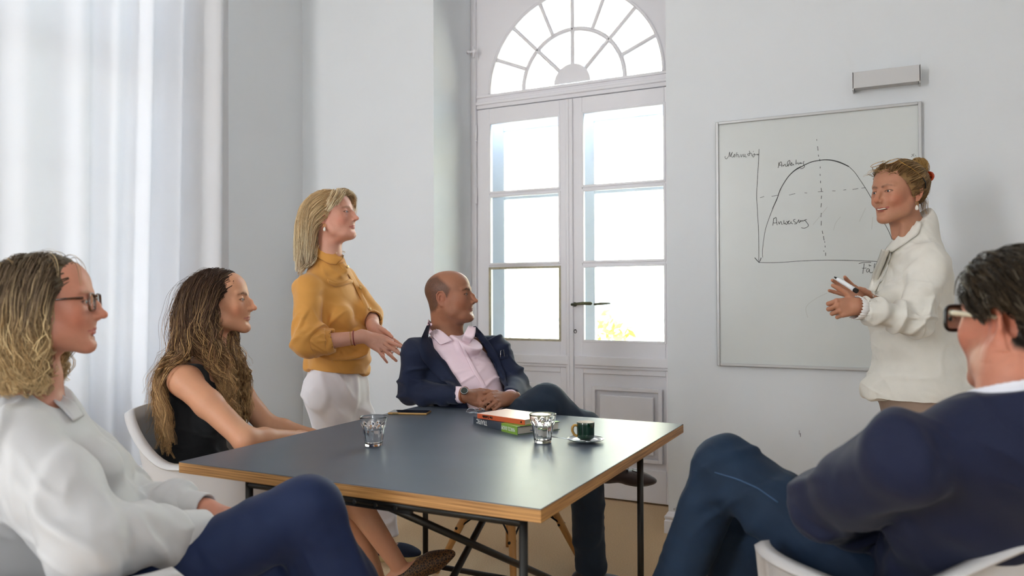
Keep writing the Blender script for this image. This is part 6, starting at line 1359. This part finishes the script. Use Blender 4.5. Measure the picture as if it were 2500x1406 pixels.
# ---------------------------------------------------------------- the young woman with long wavy hair
def woman_black():
    root = person('seated young woman with long wavy brown hair in a sleeveless black top', -2.2, 2.0)
    H = Head(P(541, 736, 2.75), D3(1, .02, .05), D3(-.05, 0, 1), 1.0, nose=1.13, bump=.0022, tipz=.001, brow='4a3222', brows=.8, lipc='b26a60', lips=1.35, blush=.55, fat=.95, chin=.001, eyeshade=.9, jaw=.97)
    B = SDF(); H.build(B); base = hexl('c8906f')
    neck = P(502, 882, 2.78); hip = P(462, 1160, 2.76); rs = P(450, 930, 2.62); ls = P(545, 915, 2.93)
    re = P(600, 1074, 2.52); rw = P(742, 1070, 2.74); le = P(654, 1040, 2.90); lw = P(770, 1066, 2.96)
    H.cone(B, (0, -.026, -.045), (0, -.046, -.18), .044, .050, .03, both=False); B.cone(neck+A([0, 0, .03]), neck-A([0, 0, .06]), .048, .065, .04)
    rgt = nrm(rs-ls); q, R = torso(B, hip, neck-A([0, 0, .02]), rgt, .78)
    for s_, e_, w_ in ((rs, re, rw), (ls, le, lw)): B.cone(neck-A([0, 0, .05]), s_, .044, .046, .05); B.cone(s_, s_*.6+e_*.4, .050, .045, .03); B.cone(s_*.6+e_*.4, e_, .045, .038, .02); B.cone(e_, e_*.7+w_*.3, .039, .038, .02); B.cone(e_*.7+w_*.3, w_, .038, .025, .015)
    rk = campt(-.63, 2.74, .60); ra = P(968, 1372, 2.76); lk = campt(-.64, 2.92, .50); la = campt(-.52, 3.0, .09)
    hr = hip+rgt*.085-A([0, 0, .02]); hl = hip-rgt*.085-A([0, 0, .02]); B.cone(hr, rk, .078, .060, .03); B.cone(rk, rk*.65+ra*.35, .050, .047, .03); B.cone(rk*.65+ra*.35, ra, .047, .031, .03); B.cone(hl, lk, .078, .060, .03); B.cone(lk, la, .054, .034, .03)
    hd = D3(.9, .1, -.3); Hn = SDF(); add_hand(Hn, rw, hd, D3(0, -.2, 1), -1, .93); add_hand(Hn, lw, hd, D3(0, .2, 1), 1, .93); B.ops += Hn.ops
    fd = nrm(D3(.86, -.05, .02)); Fo, bb, Rf = shoe('foot', ra+A([0, 0, .0]), D3(.80, -.05, .45), None, None, w=.036, pointed=True); B.ops += Fo.ops[:3]
    skin_obj('body', B, [(H.c-A([.15, .15, .20]), H.c+A([.15, .15, .14]), .0017), (box_of([rs, re, rw, ls, le, lw], .09)[0], box_of([rs, re, rw, ls, le, lw], .09)[1], .004), (box_of([hip, rk, lk], .12)[0], box_of([hip, rk, lk], .12)[1], .012), (box_of([rk*.5+ra*.5, ra+A([.1, 0, 0])], .09)[0], box_of([rk*.5+ra*.5, ra+A([.1, 0, 0])], .09)[1], .005), (box_of([lk*.5+la*.5, la], .08)[0], box_of([lk*.5+la*.5, la], .08)[1], .01)], H, root, base)
    H.eyes(D3(.98, .05, .12), root, '5d6f7a')
    T = SDF(); torso(T, hip, neck-A([0, 0, .02]), rgt, .93, bust=1.0, k=.045); T.cone(neck-A([0, 0, .05]), neck+A([0, 0, .028]), .062, .050, .03); T.plane(neck+A([0, 0, .03]), D3(.15, 0, 1), .004)
    T.cone(neck-A([0, 0, .055]), neck*.25+rs*.75-A([0, 0, .008]), .054, .050, .03); T.cone(neck-A([0, 0, .055]), neck*.35+ls*.65-A([0, 0, .01]), .052, .046, .04)
    for s_ in (rs, ls):
        o_ = nrm(s_-neck); T.ell(s_+o_*.012-A([0, 0, .030])+R[:, 1]*.012, (.046, .052, .080), R, .012, 's')
    T.ell(hip, (.170, .150, .13), R, .05); bm_ = mat('black_ribbed_knit', '0b0c0f', .85, sheen=.15, bump=(1, .5, .0015, (500, 500, 30)))
    lo, hi = box_of([hip, neck, rs, ls], .20); cloth_obj('top', T, lo, hi, .0045, bm_, root, lambda V, N: .006*(folds(V, (0, 0, 1), 14, 5, 71)-.6)*np.clip((neck[2]-.22-V[:, 2])/.1, 0, 1))
    Sk = SDF(); Sk.ell(hip-A([0, 0, .02]), (.175, .155, .11), R, .05); Sk.cone(hr, rk-nrm(rk-hr)*.05, .095, .078, .04); Sk.cone(hl, lk-nrm(lk-hl)*.05, .095, .078, .04); lo, hi = box_of([hip, rk, lk], .2); cloth_obj('skirt', Sk, lo, hi, .008, mat('black_skirt', '0d0e11', .8), root)
    # leopard pump
    Sh = SDF([(t, o, k, c, r+.003, (p_[0], p_[1]+.003, p_[2]) if t == 'e' else (p_[0], p_[1], p_[2]+.003, p_[3]+.003)) for t, o, k, c, r, p_ in Fo.ops[:4]]); Sh.ell(bb+Rf[:, 1]*.0+Rf[:, 2]*.045, (.032, .072, .048), Rf, .005, 's')
    Sh.cone(bb-Rf[:, 1]*.055-Rf[:, 2]*.01, bb-Rf[:, 1]*.060-Rf[:, 2]*.075, .018, .006, .012)
    lm = bpy.data.materials.new('leopard_print'); lm.use_nodes = True; nt = lm.node_tree; b = nt.nodes['Principled BSDF']; b.inputs['Roughness'].default_value = .6
    tc = nt.nodes.new('ShaderNodeTexCoord'); vo = nt.nodes.new('ShaderNodeTexVoronoi'); vo.inputs['Scale'].default_value = 105; vo.feature = 'DISTANCE_TO_EDGE'; rp = nt.nodes.new('ShaderNodeValToRGB')
    rp.color_ramp.elements[0].position = .08; rp.color_ramp.elements[0].color = (*lin('6e4c2a'), 1); rp.color_ramp.elements[1].position = .16; rp.color_ramp.elements[1].color = (*lin('1a100a'), 1); e2 = rp.color_ramp.elements.new(.34); e2.color = (*lin('1a100a'), 1); e3 = rp.color_ramp.elements.new(.40); e3.color = (*lin('5a3c20'), 1)
    nt.links.new(tc.outputs['Object'], vo.inputs['Vector']); nt.links.new(vo.outputs['Distance'], rp.inputs[0]); nt.links.new(rp.outputs[0], b.inputs['Base Color'])
    lo, hi = box_of([bb-Rf[:, 1]*.1, bb+Rf[:, 1]*.22], .09); cloth_obj('pump', Sh, lo, hi, .0028, lm, root)
    F2, b2, R2 = shoe('foot', la, D3(.9, .1, 0), None, None, w=.036, pointed=True); lo, hi = box_of([b2-.05, b2+.15], .09); cloth_obj('pump', F2, lo, hi, .006, lm, root)
    # hair
    C = SDF(B.ops+T.ops); roots = scalp_roots(H, 680, 31, front=None)
    Hc, V, F_, L, hl_ = hair_cap('hair', H, B, root, None, None, thick=.007)
    cc = np.tile(hexl('4d3a29'), (len(V), 1))*(1+.3*vnoise(np.c_[L[:, 0]*60, L[:, 1]*170, L[:, 2]*14], 6))[:, None]; cap_mesh('hair', V, F_, (hl_ > -.002) & (L[:, 1] < .086), root, cc)
    col_ = haircol([(0, '3c2a20'), (.25, '5e4432'), (.6, '886445'), (1, 'b08a5e')], .20, (.32, 'd2aa74'))
    def dr_(L, rg): side = np.sign(L[:, 0]+.004); return nrm_rows(np.c_[side*1.0, -.40-1.2*(L[:, 1] > .045), .16+0*side])
    def ln(L, rg): return (.42+.14*rg.rand(len(L)))
    def stp(L, t, r):
        g_ = (r[:, 1]+.25*(r[:, 2]-.03)+.018*np.sin(r[:, 2]*300)) > -.035
        fwd_ = np.where(L[:, 2] < -.09, np.where(g_, np.clip(np.where(L[:, 0] > 0, .045, .09)-L[:, 1], -1, .06)*3.2*(L[:, 2] > -.26), np.clip(-.115-L[:, 1], -.08, .05)*3.0), np.where(L[:, 1] > .030, -.22, -.02))
        return np.c_[np.where(L[:, 2] < -.08, np.where(g_, -.25*np.sign(L[:, 0])*(np.abs(L[:, 0]) > .06), 0), 0), fwd_, np.zeros(len(L))]
    strands('hair_strand_layer', H, roots, ln, dr_, C, root, col_, grav=.45, stiff=.60, wave=(.013, 46), kids=9, kr=.011, rad=.0009, seed=37, off=(.0085, .030), step_dir=stp, steps=22, phase=lambda r, rg: r[:, 1]*55+r[:, 0]*20+rg.rand(len(r))*.9)
    nr = roots[(roots[:, 1] < -.03)][:60]; strands('loose_strands', H, nr, lambda L, rg: .40+.10*rg.rand(len(L)), lambda L, rg: nrm_rows(np.c_[rg.randn(len(L))*.3, -1+0*L[:, 0], .1+0*L[:, 0]]), C, root, col_, grav=.28, stiff=.80, wave=(.012, 42), kids=2, kr=.008, rad=.0006, seed=41, off=(.02, .06), steps=26)
woman_black()
# ---------------------------------------------------------------- the woman with glasses at the front left
def glasses(H, name, m, lab, w=.024, hgt=.017, thick=.0016, square=4.0, y0=.098, arm_m=None, armw=.0022, drop=0.0, lensm=None):
    g = MB(); z0 = .001-drop
    def ring(sx, k):
        pts = []
        for a_ in np.linspace(0, 2*math.pi, 41)[:-1]:
            c_, s_ = math.cos(a_), math.sin(a_); r_ = (abs(c_)**square+abs(s_)**square)**(-1/square); pts.append(H.w((sx*(.034+w*k*c_*r_), y0-.010*abs(.034+w*k*c_*r_)*10*.35, z0+hgt*k*s_*r_)))
        return pts
    for sx in (1, -1): g.tube(ring(sx, 1.0), thick*1.5, 8, closed=True)
    g.tube([H.w((-.011, y0-.002, z0+.006)), H.w((0, y0+.003, z0+.009)), H.w((.011, y0-.002, z0+.006))], thick*1.4, 8)
    go = g.build(name, m); tag(go, lab, 'glasses')
    for sx in (1, -1):
        r_ = ring(sx, .96); c = np.mean(r_, 0); l = MB(); l.add([c]+r_, [(0, i+1, (i+1) % 40+1) for i in range(40)]); l.build('lens', lensm or M['pane'], go)
        t = MB(); t.tube([H.w((sx*.059, y0-.014, z0+.010)), H.w((sx*.070, y0-.030, z0+.010)), H.w((sx*.0785, .020, z0+.008)), H.w((sx*.0800, -.006, z0+.009)), H.w((sx*.0785, -.022, z0+.004))], [armw*1.6, armw*1.3, armw, armw, armw*.8], 8); t.build('temple', arm_m or m, go)
    return go
def woman_front():
    root = person('seated blonde woman with tortoiseshell glasses in a white blouse, blurred at the front left', -1.72, 1.1)
    H = Head(P(117, 744, 1.76), D3(.955, .29, .04), D3(-.04, 0, 1), 1.0, nose=1.05, brow='8a6a4c', brows=.5, jaw=1.02, fat=1.10, lipc='b05f58', blush=.55, lips=1.35, eyeshade=.9, tipz=.002)
    B = SDF(); H.build(B); base = hexl('c98a72')
    neck = P(92, 958, 1.77); hip = P(250, 1450, 1.74); rs = P(46, 1082, 1.60); ls = P(118, 1024, 1.92)
    re = P(212, 1335, 1.50); rw = P(500, 1288, 1.74); le = P(305, 1232, 1.90); lw = P(505, 1246, 1.83)
    H.cone(B, (0, -.028, -.045), (0, -.050, -.19), .048, .055, .03, both=False); B.cone(neck+A([0, 0, .03]), neck-A([0, 0, .06]), .047, .056, .04)
    rgt = nrm(rs-ls); q, R = torso(B, hip, neck-A([0, 0, .02]), rgt, .84)
    for s_, e_, w_ in ((rs, re, rw), (ls, le, lw)): B.cone(neck-A([0, 0, .065]), s_, .040, .040, .05); B.cone(s_, e_, .046, .038, .03); B.cone(e_, w_, .037, .026, .015)
    rk = P(752, 1246, 1.80); ra = campt(-.34, 1.86, .30); lk = campt(-.42, 1.88, .50); la = campt(-.40, 1.90, .09); hr = hip+rgt*.09; hl = hip-rgt*.09
    leg_prims(B, hr, rk, ra, (.07, .055, .05, .035)); leg_prims(B, hl, lk, la, (.07, .055, .05, .035))
    Hn = SDF(); hd = D3(.88, .35, -.10); t1 = add_hand(Hn, rw+hd*.01, hd, D3(-.1, -.5, .85), -1, .94, curl=[(34, 45, 25), (38, 48, 25), (42, 50, 28), (46, 50, 28)], thumb=((30, 0), (14, 4), (8, 6)))
    hd2 = nrm(D3(.80, -.28, -.16)); t2 = add_hand(Hn, lw, hd2, D3(.05, -.35, .9), 1, .94, curl=[(30, 40, 22), (34, 45, 25), (38, 48, 25), (42, 48, 25)], thumb=((28, 6), (14, 8), (8, 8))); B.ops += Hn.ops
    hlo, hhi = box_of(np.r_[[rw, lw], A([t[0] for t in t1+t2])], .035)
    skin_obj('body', B, [(H.c-A([.16, .16, .27]), H.c+A([.16, .16, .15]), .0022), (hlo, hhi, .0024), (hip-.3, neck+A([.3, .3, -.03]), .014)], H, root, base)
    H.eyes(D3(.97, .3, .0), root, '5d6f7a')
    T = SDF(); torso(T, hip, neck-A([0, 0, .02]), rgt, 1.10, bust=.8, k=.05, belly=.02); T.cone(neck-A([0, 0, .05]), neck+A([0, 0, .020]), .090, .062, .03); T.plane(neck+A([0, 0, .022]), D3(.35, 0, 1), .006)
    for s_, e_, w_, k_ in ((rs, re, rw, 1.12), (ls, le, lw, 1.0)): T.cone(neck-A([0, 0, .055]), s_, .060, .064, .05); T.cone(s_, s_*.5+e_*.5, .070*k_, .080*k_, .02); T.cone(s_*.5+e_*.5, e_, .080*k_, .072*k_, .02); T.cone(e_, e_*.35+w_*.65, .072*k_, .058, .02); T.cone(e_*.35+w_*.65, w_-nrm(w_-e_)*.055, .058, .040, .02)
    T.cone(P(15, 1130, 1.73), P(50, 1400, 1.72), .13, .15, .07); T.cone(P(212, 985, 1.66), P(150, 930, 1.74), .02, .055, .015, 's')
    wm = mat('white_silky_blouse', 'c4c2c1', .62, sheen=.2, bump=(300, .1, .0006)); ua = nrm(re-rs); uf = nrm(rw-re)
    def dj(V, N):
        w = segw(V, re, rw, .12); a = segw(V, rs, re, .12); w2 = segw(V, le, lw, .10); t = 1-np.clip(a+w+w2, 0, 1)
        return .012*a*(folds(V, ua*.3+R[:, 1], 15, 2.5, 81)-.6)+.013*w*(folds(V, uf+D3(0, 0, .5), 19, 5, 82)-.6)+.013*w2*(folds(V, nrm(lw-le)+D3(0, 0, .4), 22, 6, 83)-.6)+.010*t*(folds(V, R[:, 1]+R[:, 0]*.4, 10, 2.0, 84)-.6)
    lo, hi = box_of([hip, neck, rs, re, ls, le, lw, rw], .20); cloth_obj('blouse', T, lo, hi, .005, wm, root, dj)
    for e_, w_ in ((re, rw), (le, lw)):
        d = nrm(w_-e_); cS = SDF().cone(w_-d*.070, w_+d*.004, .046, .040, .004); cS.cone(w_-d*.02, w_+d*.03, .034, .034, .003, 's'); cS.plane(w_+d*.0, d, .003); cS.plane(w_-d*.072, -d, .003); cloth_obj('cuff', cS, w_-.13, w_+.13, .0032, wm, root)
    patch('collar', T, [(112, 950), (150, 968), (178, 992), (196, 1022)], [(96, 962), (126, 985), (150, 1006), (172, 1032)], 1.3, 2.1, wm, root, .003, .004, nu=18, lift=[.005, .004, .003])
    Tr = SDF(); Tr.ell(hip-A([0, 0, .01]), (.185, .15, .12), R, .05); Tr.cone(hr, rk, .100, .070, .05); Tr.cone(rk, ra, .068, .115, .04); Tr.cone(hl, lk, .100, .085, .05); Tr.cone(lk, la+A([0, 0, .02]), .082, .110, .04)
    tb = mat('royal_blue_trousers', '081c42', .75, sheen=.06, bump=(300, .15, .0008)); lo, hi = box_of([hip, rk, ra, lk, la], .2); lo[2] = .02
    cloth_obj('trousers', Tr, lo, hi, .007, tb, root, lambda V, N: .007*(folds(V, nrm(rk-hr)*.3+R[:, 0], 9, 2, 91)-.6))
    shm = mat('tan_leather', '6a4028', .5)
    for a0 in (ra, la): St, b_, R_ = shoe('shoe', a0, D3(.9, .2, -.0), None, None, w=.038); lo, hi = box_of([b_-.1, b_+.15], .08); cloth_obj('shoe', St, lo, hi, .008, shm, root)
    tm = mat('tortoiseshell', '5a2f14', .2, noise=(90, .6), coat=.5)
    glasses(H, 'eyeglasses', tm, 'tortoiseshell glasses worn by the blonde woman at the front left', w=.024, hgt=.019, thick=.0020)
    C = SDF(B.ops+T.ops); roots = scalp_roots(H, 640, 51)
    Hc, V, F_, L, hl_ = hair_cap('hair', H, B, root, None, None, thick=.008)
    cc = np.tile(hexl('5c5140'), (len(V), 1))*(1+.3*vnoise(np.c_[L[:, 0]*60, L[:, 1]*170, L[:, 2]*14], 6))[:, None]; cap_mesh('hair', V, F_, (hl_ > -.002) & (L[:, 1] < .084), root, cc)
    col_ = haircol([(0, '524334'), (.22, '74604a'), (.55, 'a88a60'), (1, 'd0b080')], .20, (.30, 'e0c494'))
    def dr_(L, rg): side = np.sign(L[:, 0]+.01); return nrm_rows(np.c_[side*1.0, -.25-1.4*(L[:, 1] > .040), .16+0*side])
    def ln(L, rg): return (.255+.05*rg.rand(len(L)))*np.interp(L[:, 2], [0, .1], [.72, 1.12])
    def stp(L, t, r): return np.c_[np.zeros(len(L)), np.where(L[:, 2] < -.09, np.clip(.0-L[:, 1], -.1, .1)*2.5, np.where(L[:, 1] > .035, -.34, -.02)), np.zeros(len(L))]
    strands('hair_strand_layer', H, roots, ln, dr_, C, root, col_, grav=.45, stiff=.60, wave=(.012, 70), kids=9, kr=.010, rad=.0008, seed=57, off=(.0095, .036), slow=.6, step_dir=stp, steps=18, phase=lambda r, rg: r[:, 1]*60+rg.rand(len(r))*1.6)
    nr = roots[(roots[:, 2] > .08)][:60]; strands('loose_strands', H, nr, lambda L, rg: .05+.05*rg.rand(len(L)), lambda L, rg: nrm_rows(np.c_[rg.randn(len(L))*.8, rg.randn(len(L))*.8, .5+0*L[:, 0]]), C, root, col_, grav=.25, stiff=.85, wave=(.004, 60), kids=2, kr=.004, rad=.0005, seed=61, off=(.008, .02), steps=12)
woman_front()
# ---------------------------------------------------------------- the man in the foreground at the right, from behind
def man_front():
    root = person('seated man in glasses and dark blue jacket seen from behind at the right edge', .55, 1.6)
    H = Head(P(2502, 790, 1.31), D3(-.31, .95, .02), D3(0, 0, 1), 1.04, male=True, jaw=1.05, nose=1.05, fat=1.05, old=.5, brow='3a3029', blush=.8, ear=1.15, flare=.55)
    B = SDF(); H.build(B); base = hexl('c4836a')
    neck = P(2486, 962, 1.265); hip = P(2330, 1500, 1.58); ls = P(2212, 1106, 1.25); rs = P(2700, 1100, 1.34)
    le = P(2022, 1238, 1.52); lw = P(2150, 1310, 1.74); re = P(2760, 1330, 1.62); rw = P(2500, 1360, 1.80)
    H.cone(B, (0, -.030, -.045), (0, -.060, -.18), .058, .064, .03, both=False); H.cone(B, (.020, -.040, -.05), (.016, -.045, -.12), .026, .028, .02); B.cone(neck+A([0, 0, .03]), neck-A([0, 0, .06]), .057, .066, .04)
    rgt = nrm(rs-ls); q, R = torso(B, hip, neck-A([0, 0, .02]), rgt, .92)
    for s_, e_, w_ in ((rs, re, rw), (ls, le, lw)): B.cone(neck-A([0, 0, .07]), s_, .046, .046, .05); B.cone(s_, e_, .050, .042, .03); B.cone(e_, w_, .040, .028, .015)
    lk = P(1768, 1140, 1.90); la = P(1640, 1450, 1.98); rk = P(1822, 1300, 2.02); ra = campt(.50, 2.06, .09); hr = hip+rgt*.09; hl = hip-rgt*.09
    la[2] = max(la[2], .32)
    leg_prims(B, hl, lk, la, (.07, .055, .05, .035)); leg_prims(B, hr, rk, ra, (.07, .055, .05, .035))
    Hn = SDF(); hd = D3(.55, .65, -.3); t1 = add_hand(Hn, lw, hd, D3(-.3, .1, .9), -1, 1.0, curl=[(30, 40, 20)]*4); hd2 = D3(-.8, .4, -.2); t2 = add_hand(Hn, rw, hd2, D3(0, -.3, .9), 1, 1.0, curl=[(30, 40, 20)]*4); B.ops += Hn.ops; hlo, hhi = box_of(np.r_[[rw, lw], A([t[0] for t in t1+t2])], .035)
    def ex(V, Cc):
        L = H.l(V); w = np.clip((H.hair_line(L)-.022)/.010, 0, 1)*(np.linalg.norm(L, axis=1) < .16)*~((np.abs(L[:, 0]) > .060) & (L[:, 1] > -.042) & (L[:, 1] < .02) & (L[:, 2] < .028)); return Cc*(1-w[:, None])+hexl('2c2620')*w[:, None]
    skin_obj('body', B, [(H.c-A([.17, .17, .27]), H.c+A([.17, .17, .15]), .0022), (hlo, hhi, .004), (hip-.3, neck+A([.4, .4, -.03]), .014)], H, root, base, ex)
    H.eyes(D3(-.5, .85, .05), root, '4a3b30')
    # white shirt collar
    Sc = SDF(); Sc.cone(neck-A([0, 0, .04]), neck+D3(0, 0, .016), .092, .073, .02); Sc.plane(neck+A([0, 0, .016]), D3(-.10, .30, 1), .004); Sc.cone(neck-A([0, 0, .02]), neck+A([0, 0, .07]), .066, .067, .003, 's'); Sc.plane(neck-A([0, 0, .06]), (0, 0, -1))
    lo, hi = box_of([neck], .15); wsm = mat('white_shirt', 'e3e3ea', .7); cloth_obj('shirt_collar', Sc, lo, hi, .003, wsm, root)
    J = SDF(); torso(J, hip, neck-A([0, 0, .02]), rgt, 1.22, k=.06, chest=1.05); J.cone(neck-A([0, 0, .075]), neck-A([0, 0, .012]), .120, .094, .04); J.plane(neck+A([0, 0, -.010]), D3(-.15, .45, 1), .008)
    for s_, e_, w_ in ((rs, re, rw), (ls, le, lw)): J.cone(neck-A([0, 0, .07]), s_-A([0, 0, .008]), .072, .068, .06); J.cone(s_-A([0, 0, .004]), e_, .070, .066, .02); J.cone(e_, w_, .068, .050, .03)
    J.ell(hip+A([0, 0, .02]), (.21, .17, .14), R, .06); J.ell(neck-A([0, 0, .03]), (.105, .095, .035), frame(D3(-.3, 1, 0), (0, 0, 1)), .03)
    jm = mat('dark_blue_jacket', '0c1533', .82, sheen=.06, bump=(240, .25, .001), noise=(5, .1)); ua = nrm(le-ls)
    def dj(V, N):
        a = segw(V, ls, le, .12); w = segw(V, le, lw, .12); t = 1-np.clip(a+w, 0, 1); el = gauss(V, le, .13)
        return .012*a*(folds(V, ua+D3(.8, 0, .2), 11, 4, 101)-.6)+.012*w*(folds(V, nrm(lw-le), 14, 5, 102)-.6)+.010*el*(folds(V, D3(.5, .2, .8), 16, 5, 103)-.6)+.011*t*(folds(V, D3(.8, 0, .6), 7, 2.5, 104)-.6)
    lo, hi = box_of([hip, neck, rs, re, ls, le, lw, rw], .22); cloth_obj('jacket', J, lo, hi, .0055, jm, root, dj)
    Tr = SDF(); Tr.ell(hip-A([0, 0, .01]), (.19, .16, .12), R, .05); Tr.cone(hl, lk, .100, .078, .05); Tr.cone(lk, la, .072, .062, .03); Tr.cone(hr, rk, .098, .080, .05); Tr.cone(rk, ra, .074, .062, .03)
    dn = mat('dark_indigo_denim', '10273f', .8, bump=(1, .35, .0012, (380, 380, 700)), noise=(9, .22))
    lo, hi = box_of([hip, rk, ra, lk, la], .2); lo[2] = .02
    cloth_obj('jeans', Tr, lo, hi, .006, dn, root, lambda V, N: .006*gauss(V, lk, .2)*(folds(V, nrm(lk-hl)+D3(0, 0, .5), 16, 4, 111)-.6)+.006*(folds(V, nrm(lk-hl), 8, 3, 112)-.6))
    sm = [(1855, 1228), (1790, 1200), (1745, 1160)]
    patch('side_seam', Tr, [(1745, 1152), (1800, 1168), (1850, 1190), (1900, 1225)], [(1746, 1154), (1800, 1171), (1850, 1193), (1899, 1228)], 1.3, 2.4, mat('denim_stitch', '3f5b7c', .8), root, .0006, .0012, nu=24, nv=2)
    shm = bpy.data.materials['dark_brown_suede']
    for a0, td in ((la, D3(-.6, .4, -.5)), (ra, D3(-.6, .7, 0))): St, b_, R_ = shoe('shoe', a0, td, None, None, w=.046); lo, hi = box_of([b_-.12, b_+.17], .08); cloth_obj('shoe', St, lo, hi, .008, shm, root)
    gm = mat('black_acetate', '14130f', .15, coat=.5); cm_ = mat('cream_acetate', 'dcd0b4', .15, coat=.4)
    glasses(H, 'eyeglasses', gm, 'thick black and cream glasses worn by the man at the right edge', w=.026, hgt=.021, thick=.0024, arm_m=cm_, armw=.0040, y0=.100, drop=-.004)
    C = SDF(B.ops); roots = scalp_roots(H, 1250, 71); roots = roots[~((roots[:, 1] > -.048) & (roots[:, 2] < .026))]
    Hc, V, F_, L, hl_ = hair_cap('hair', H, B, root, None, None, thick=.006)
    cc = np.tile(hexl('332b24'), (len(V), 1))*(1+.4*vnoise(np.c_[L[:, 0]*90, L[:, 1]*90, L[:, 2]*60], 6))[:, None]; cap_mesh('hair', V, F_, (hl_ > .004) & (L[:, 1] < .080) & ~((np.abs(L[:, 0]) > .055) & (L[:, 1] > -.042) & (L[:, 2] < .028)), root, cc)
    col_ = haircol([(0, '1d1812'), (.5, '2c2318'), (1, '463827')], .20, (.08, '6b6050'))
    def dr_(L, rg): return nrm_rows(np.c_[.25*rg.randn(len(L)), -1+.2*rg.randn(len(L)), -.35+.1*rg.randn(len(L))])
    def ln(L, rg): return np.where(L[:, 2] > .045, .062, np.where(L[:, 2] > -.005, .034, .016))*(.75+.6*rg.rand(len(L)))
    strands('hair_strand_layer', H, roots, ln, dr_, C, root, col_, grav=.16, stiff=.80, wave=(.004, 85), kids=7, kr=.007, rad=.0009, seed=77, off=(.0075, .016), steps=7, step_dir=lambda L, t, r: nrm_rows(np.c_[0*L[:, 0], -.3+0*t*L[:, 1], -.04+L[:, 2]*0])*.15)
man_front()
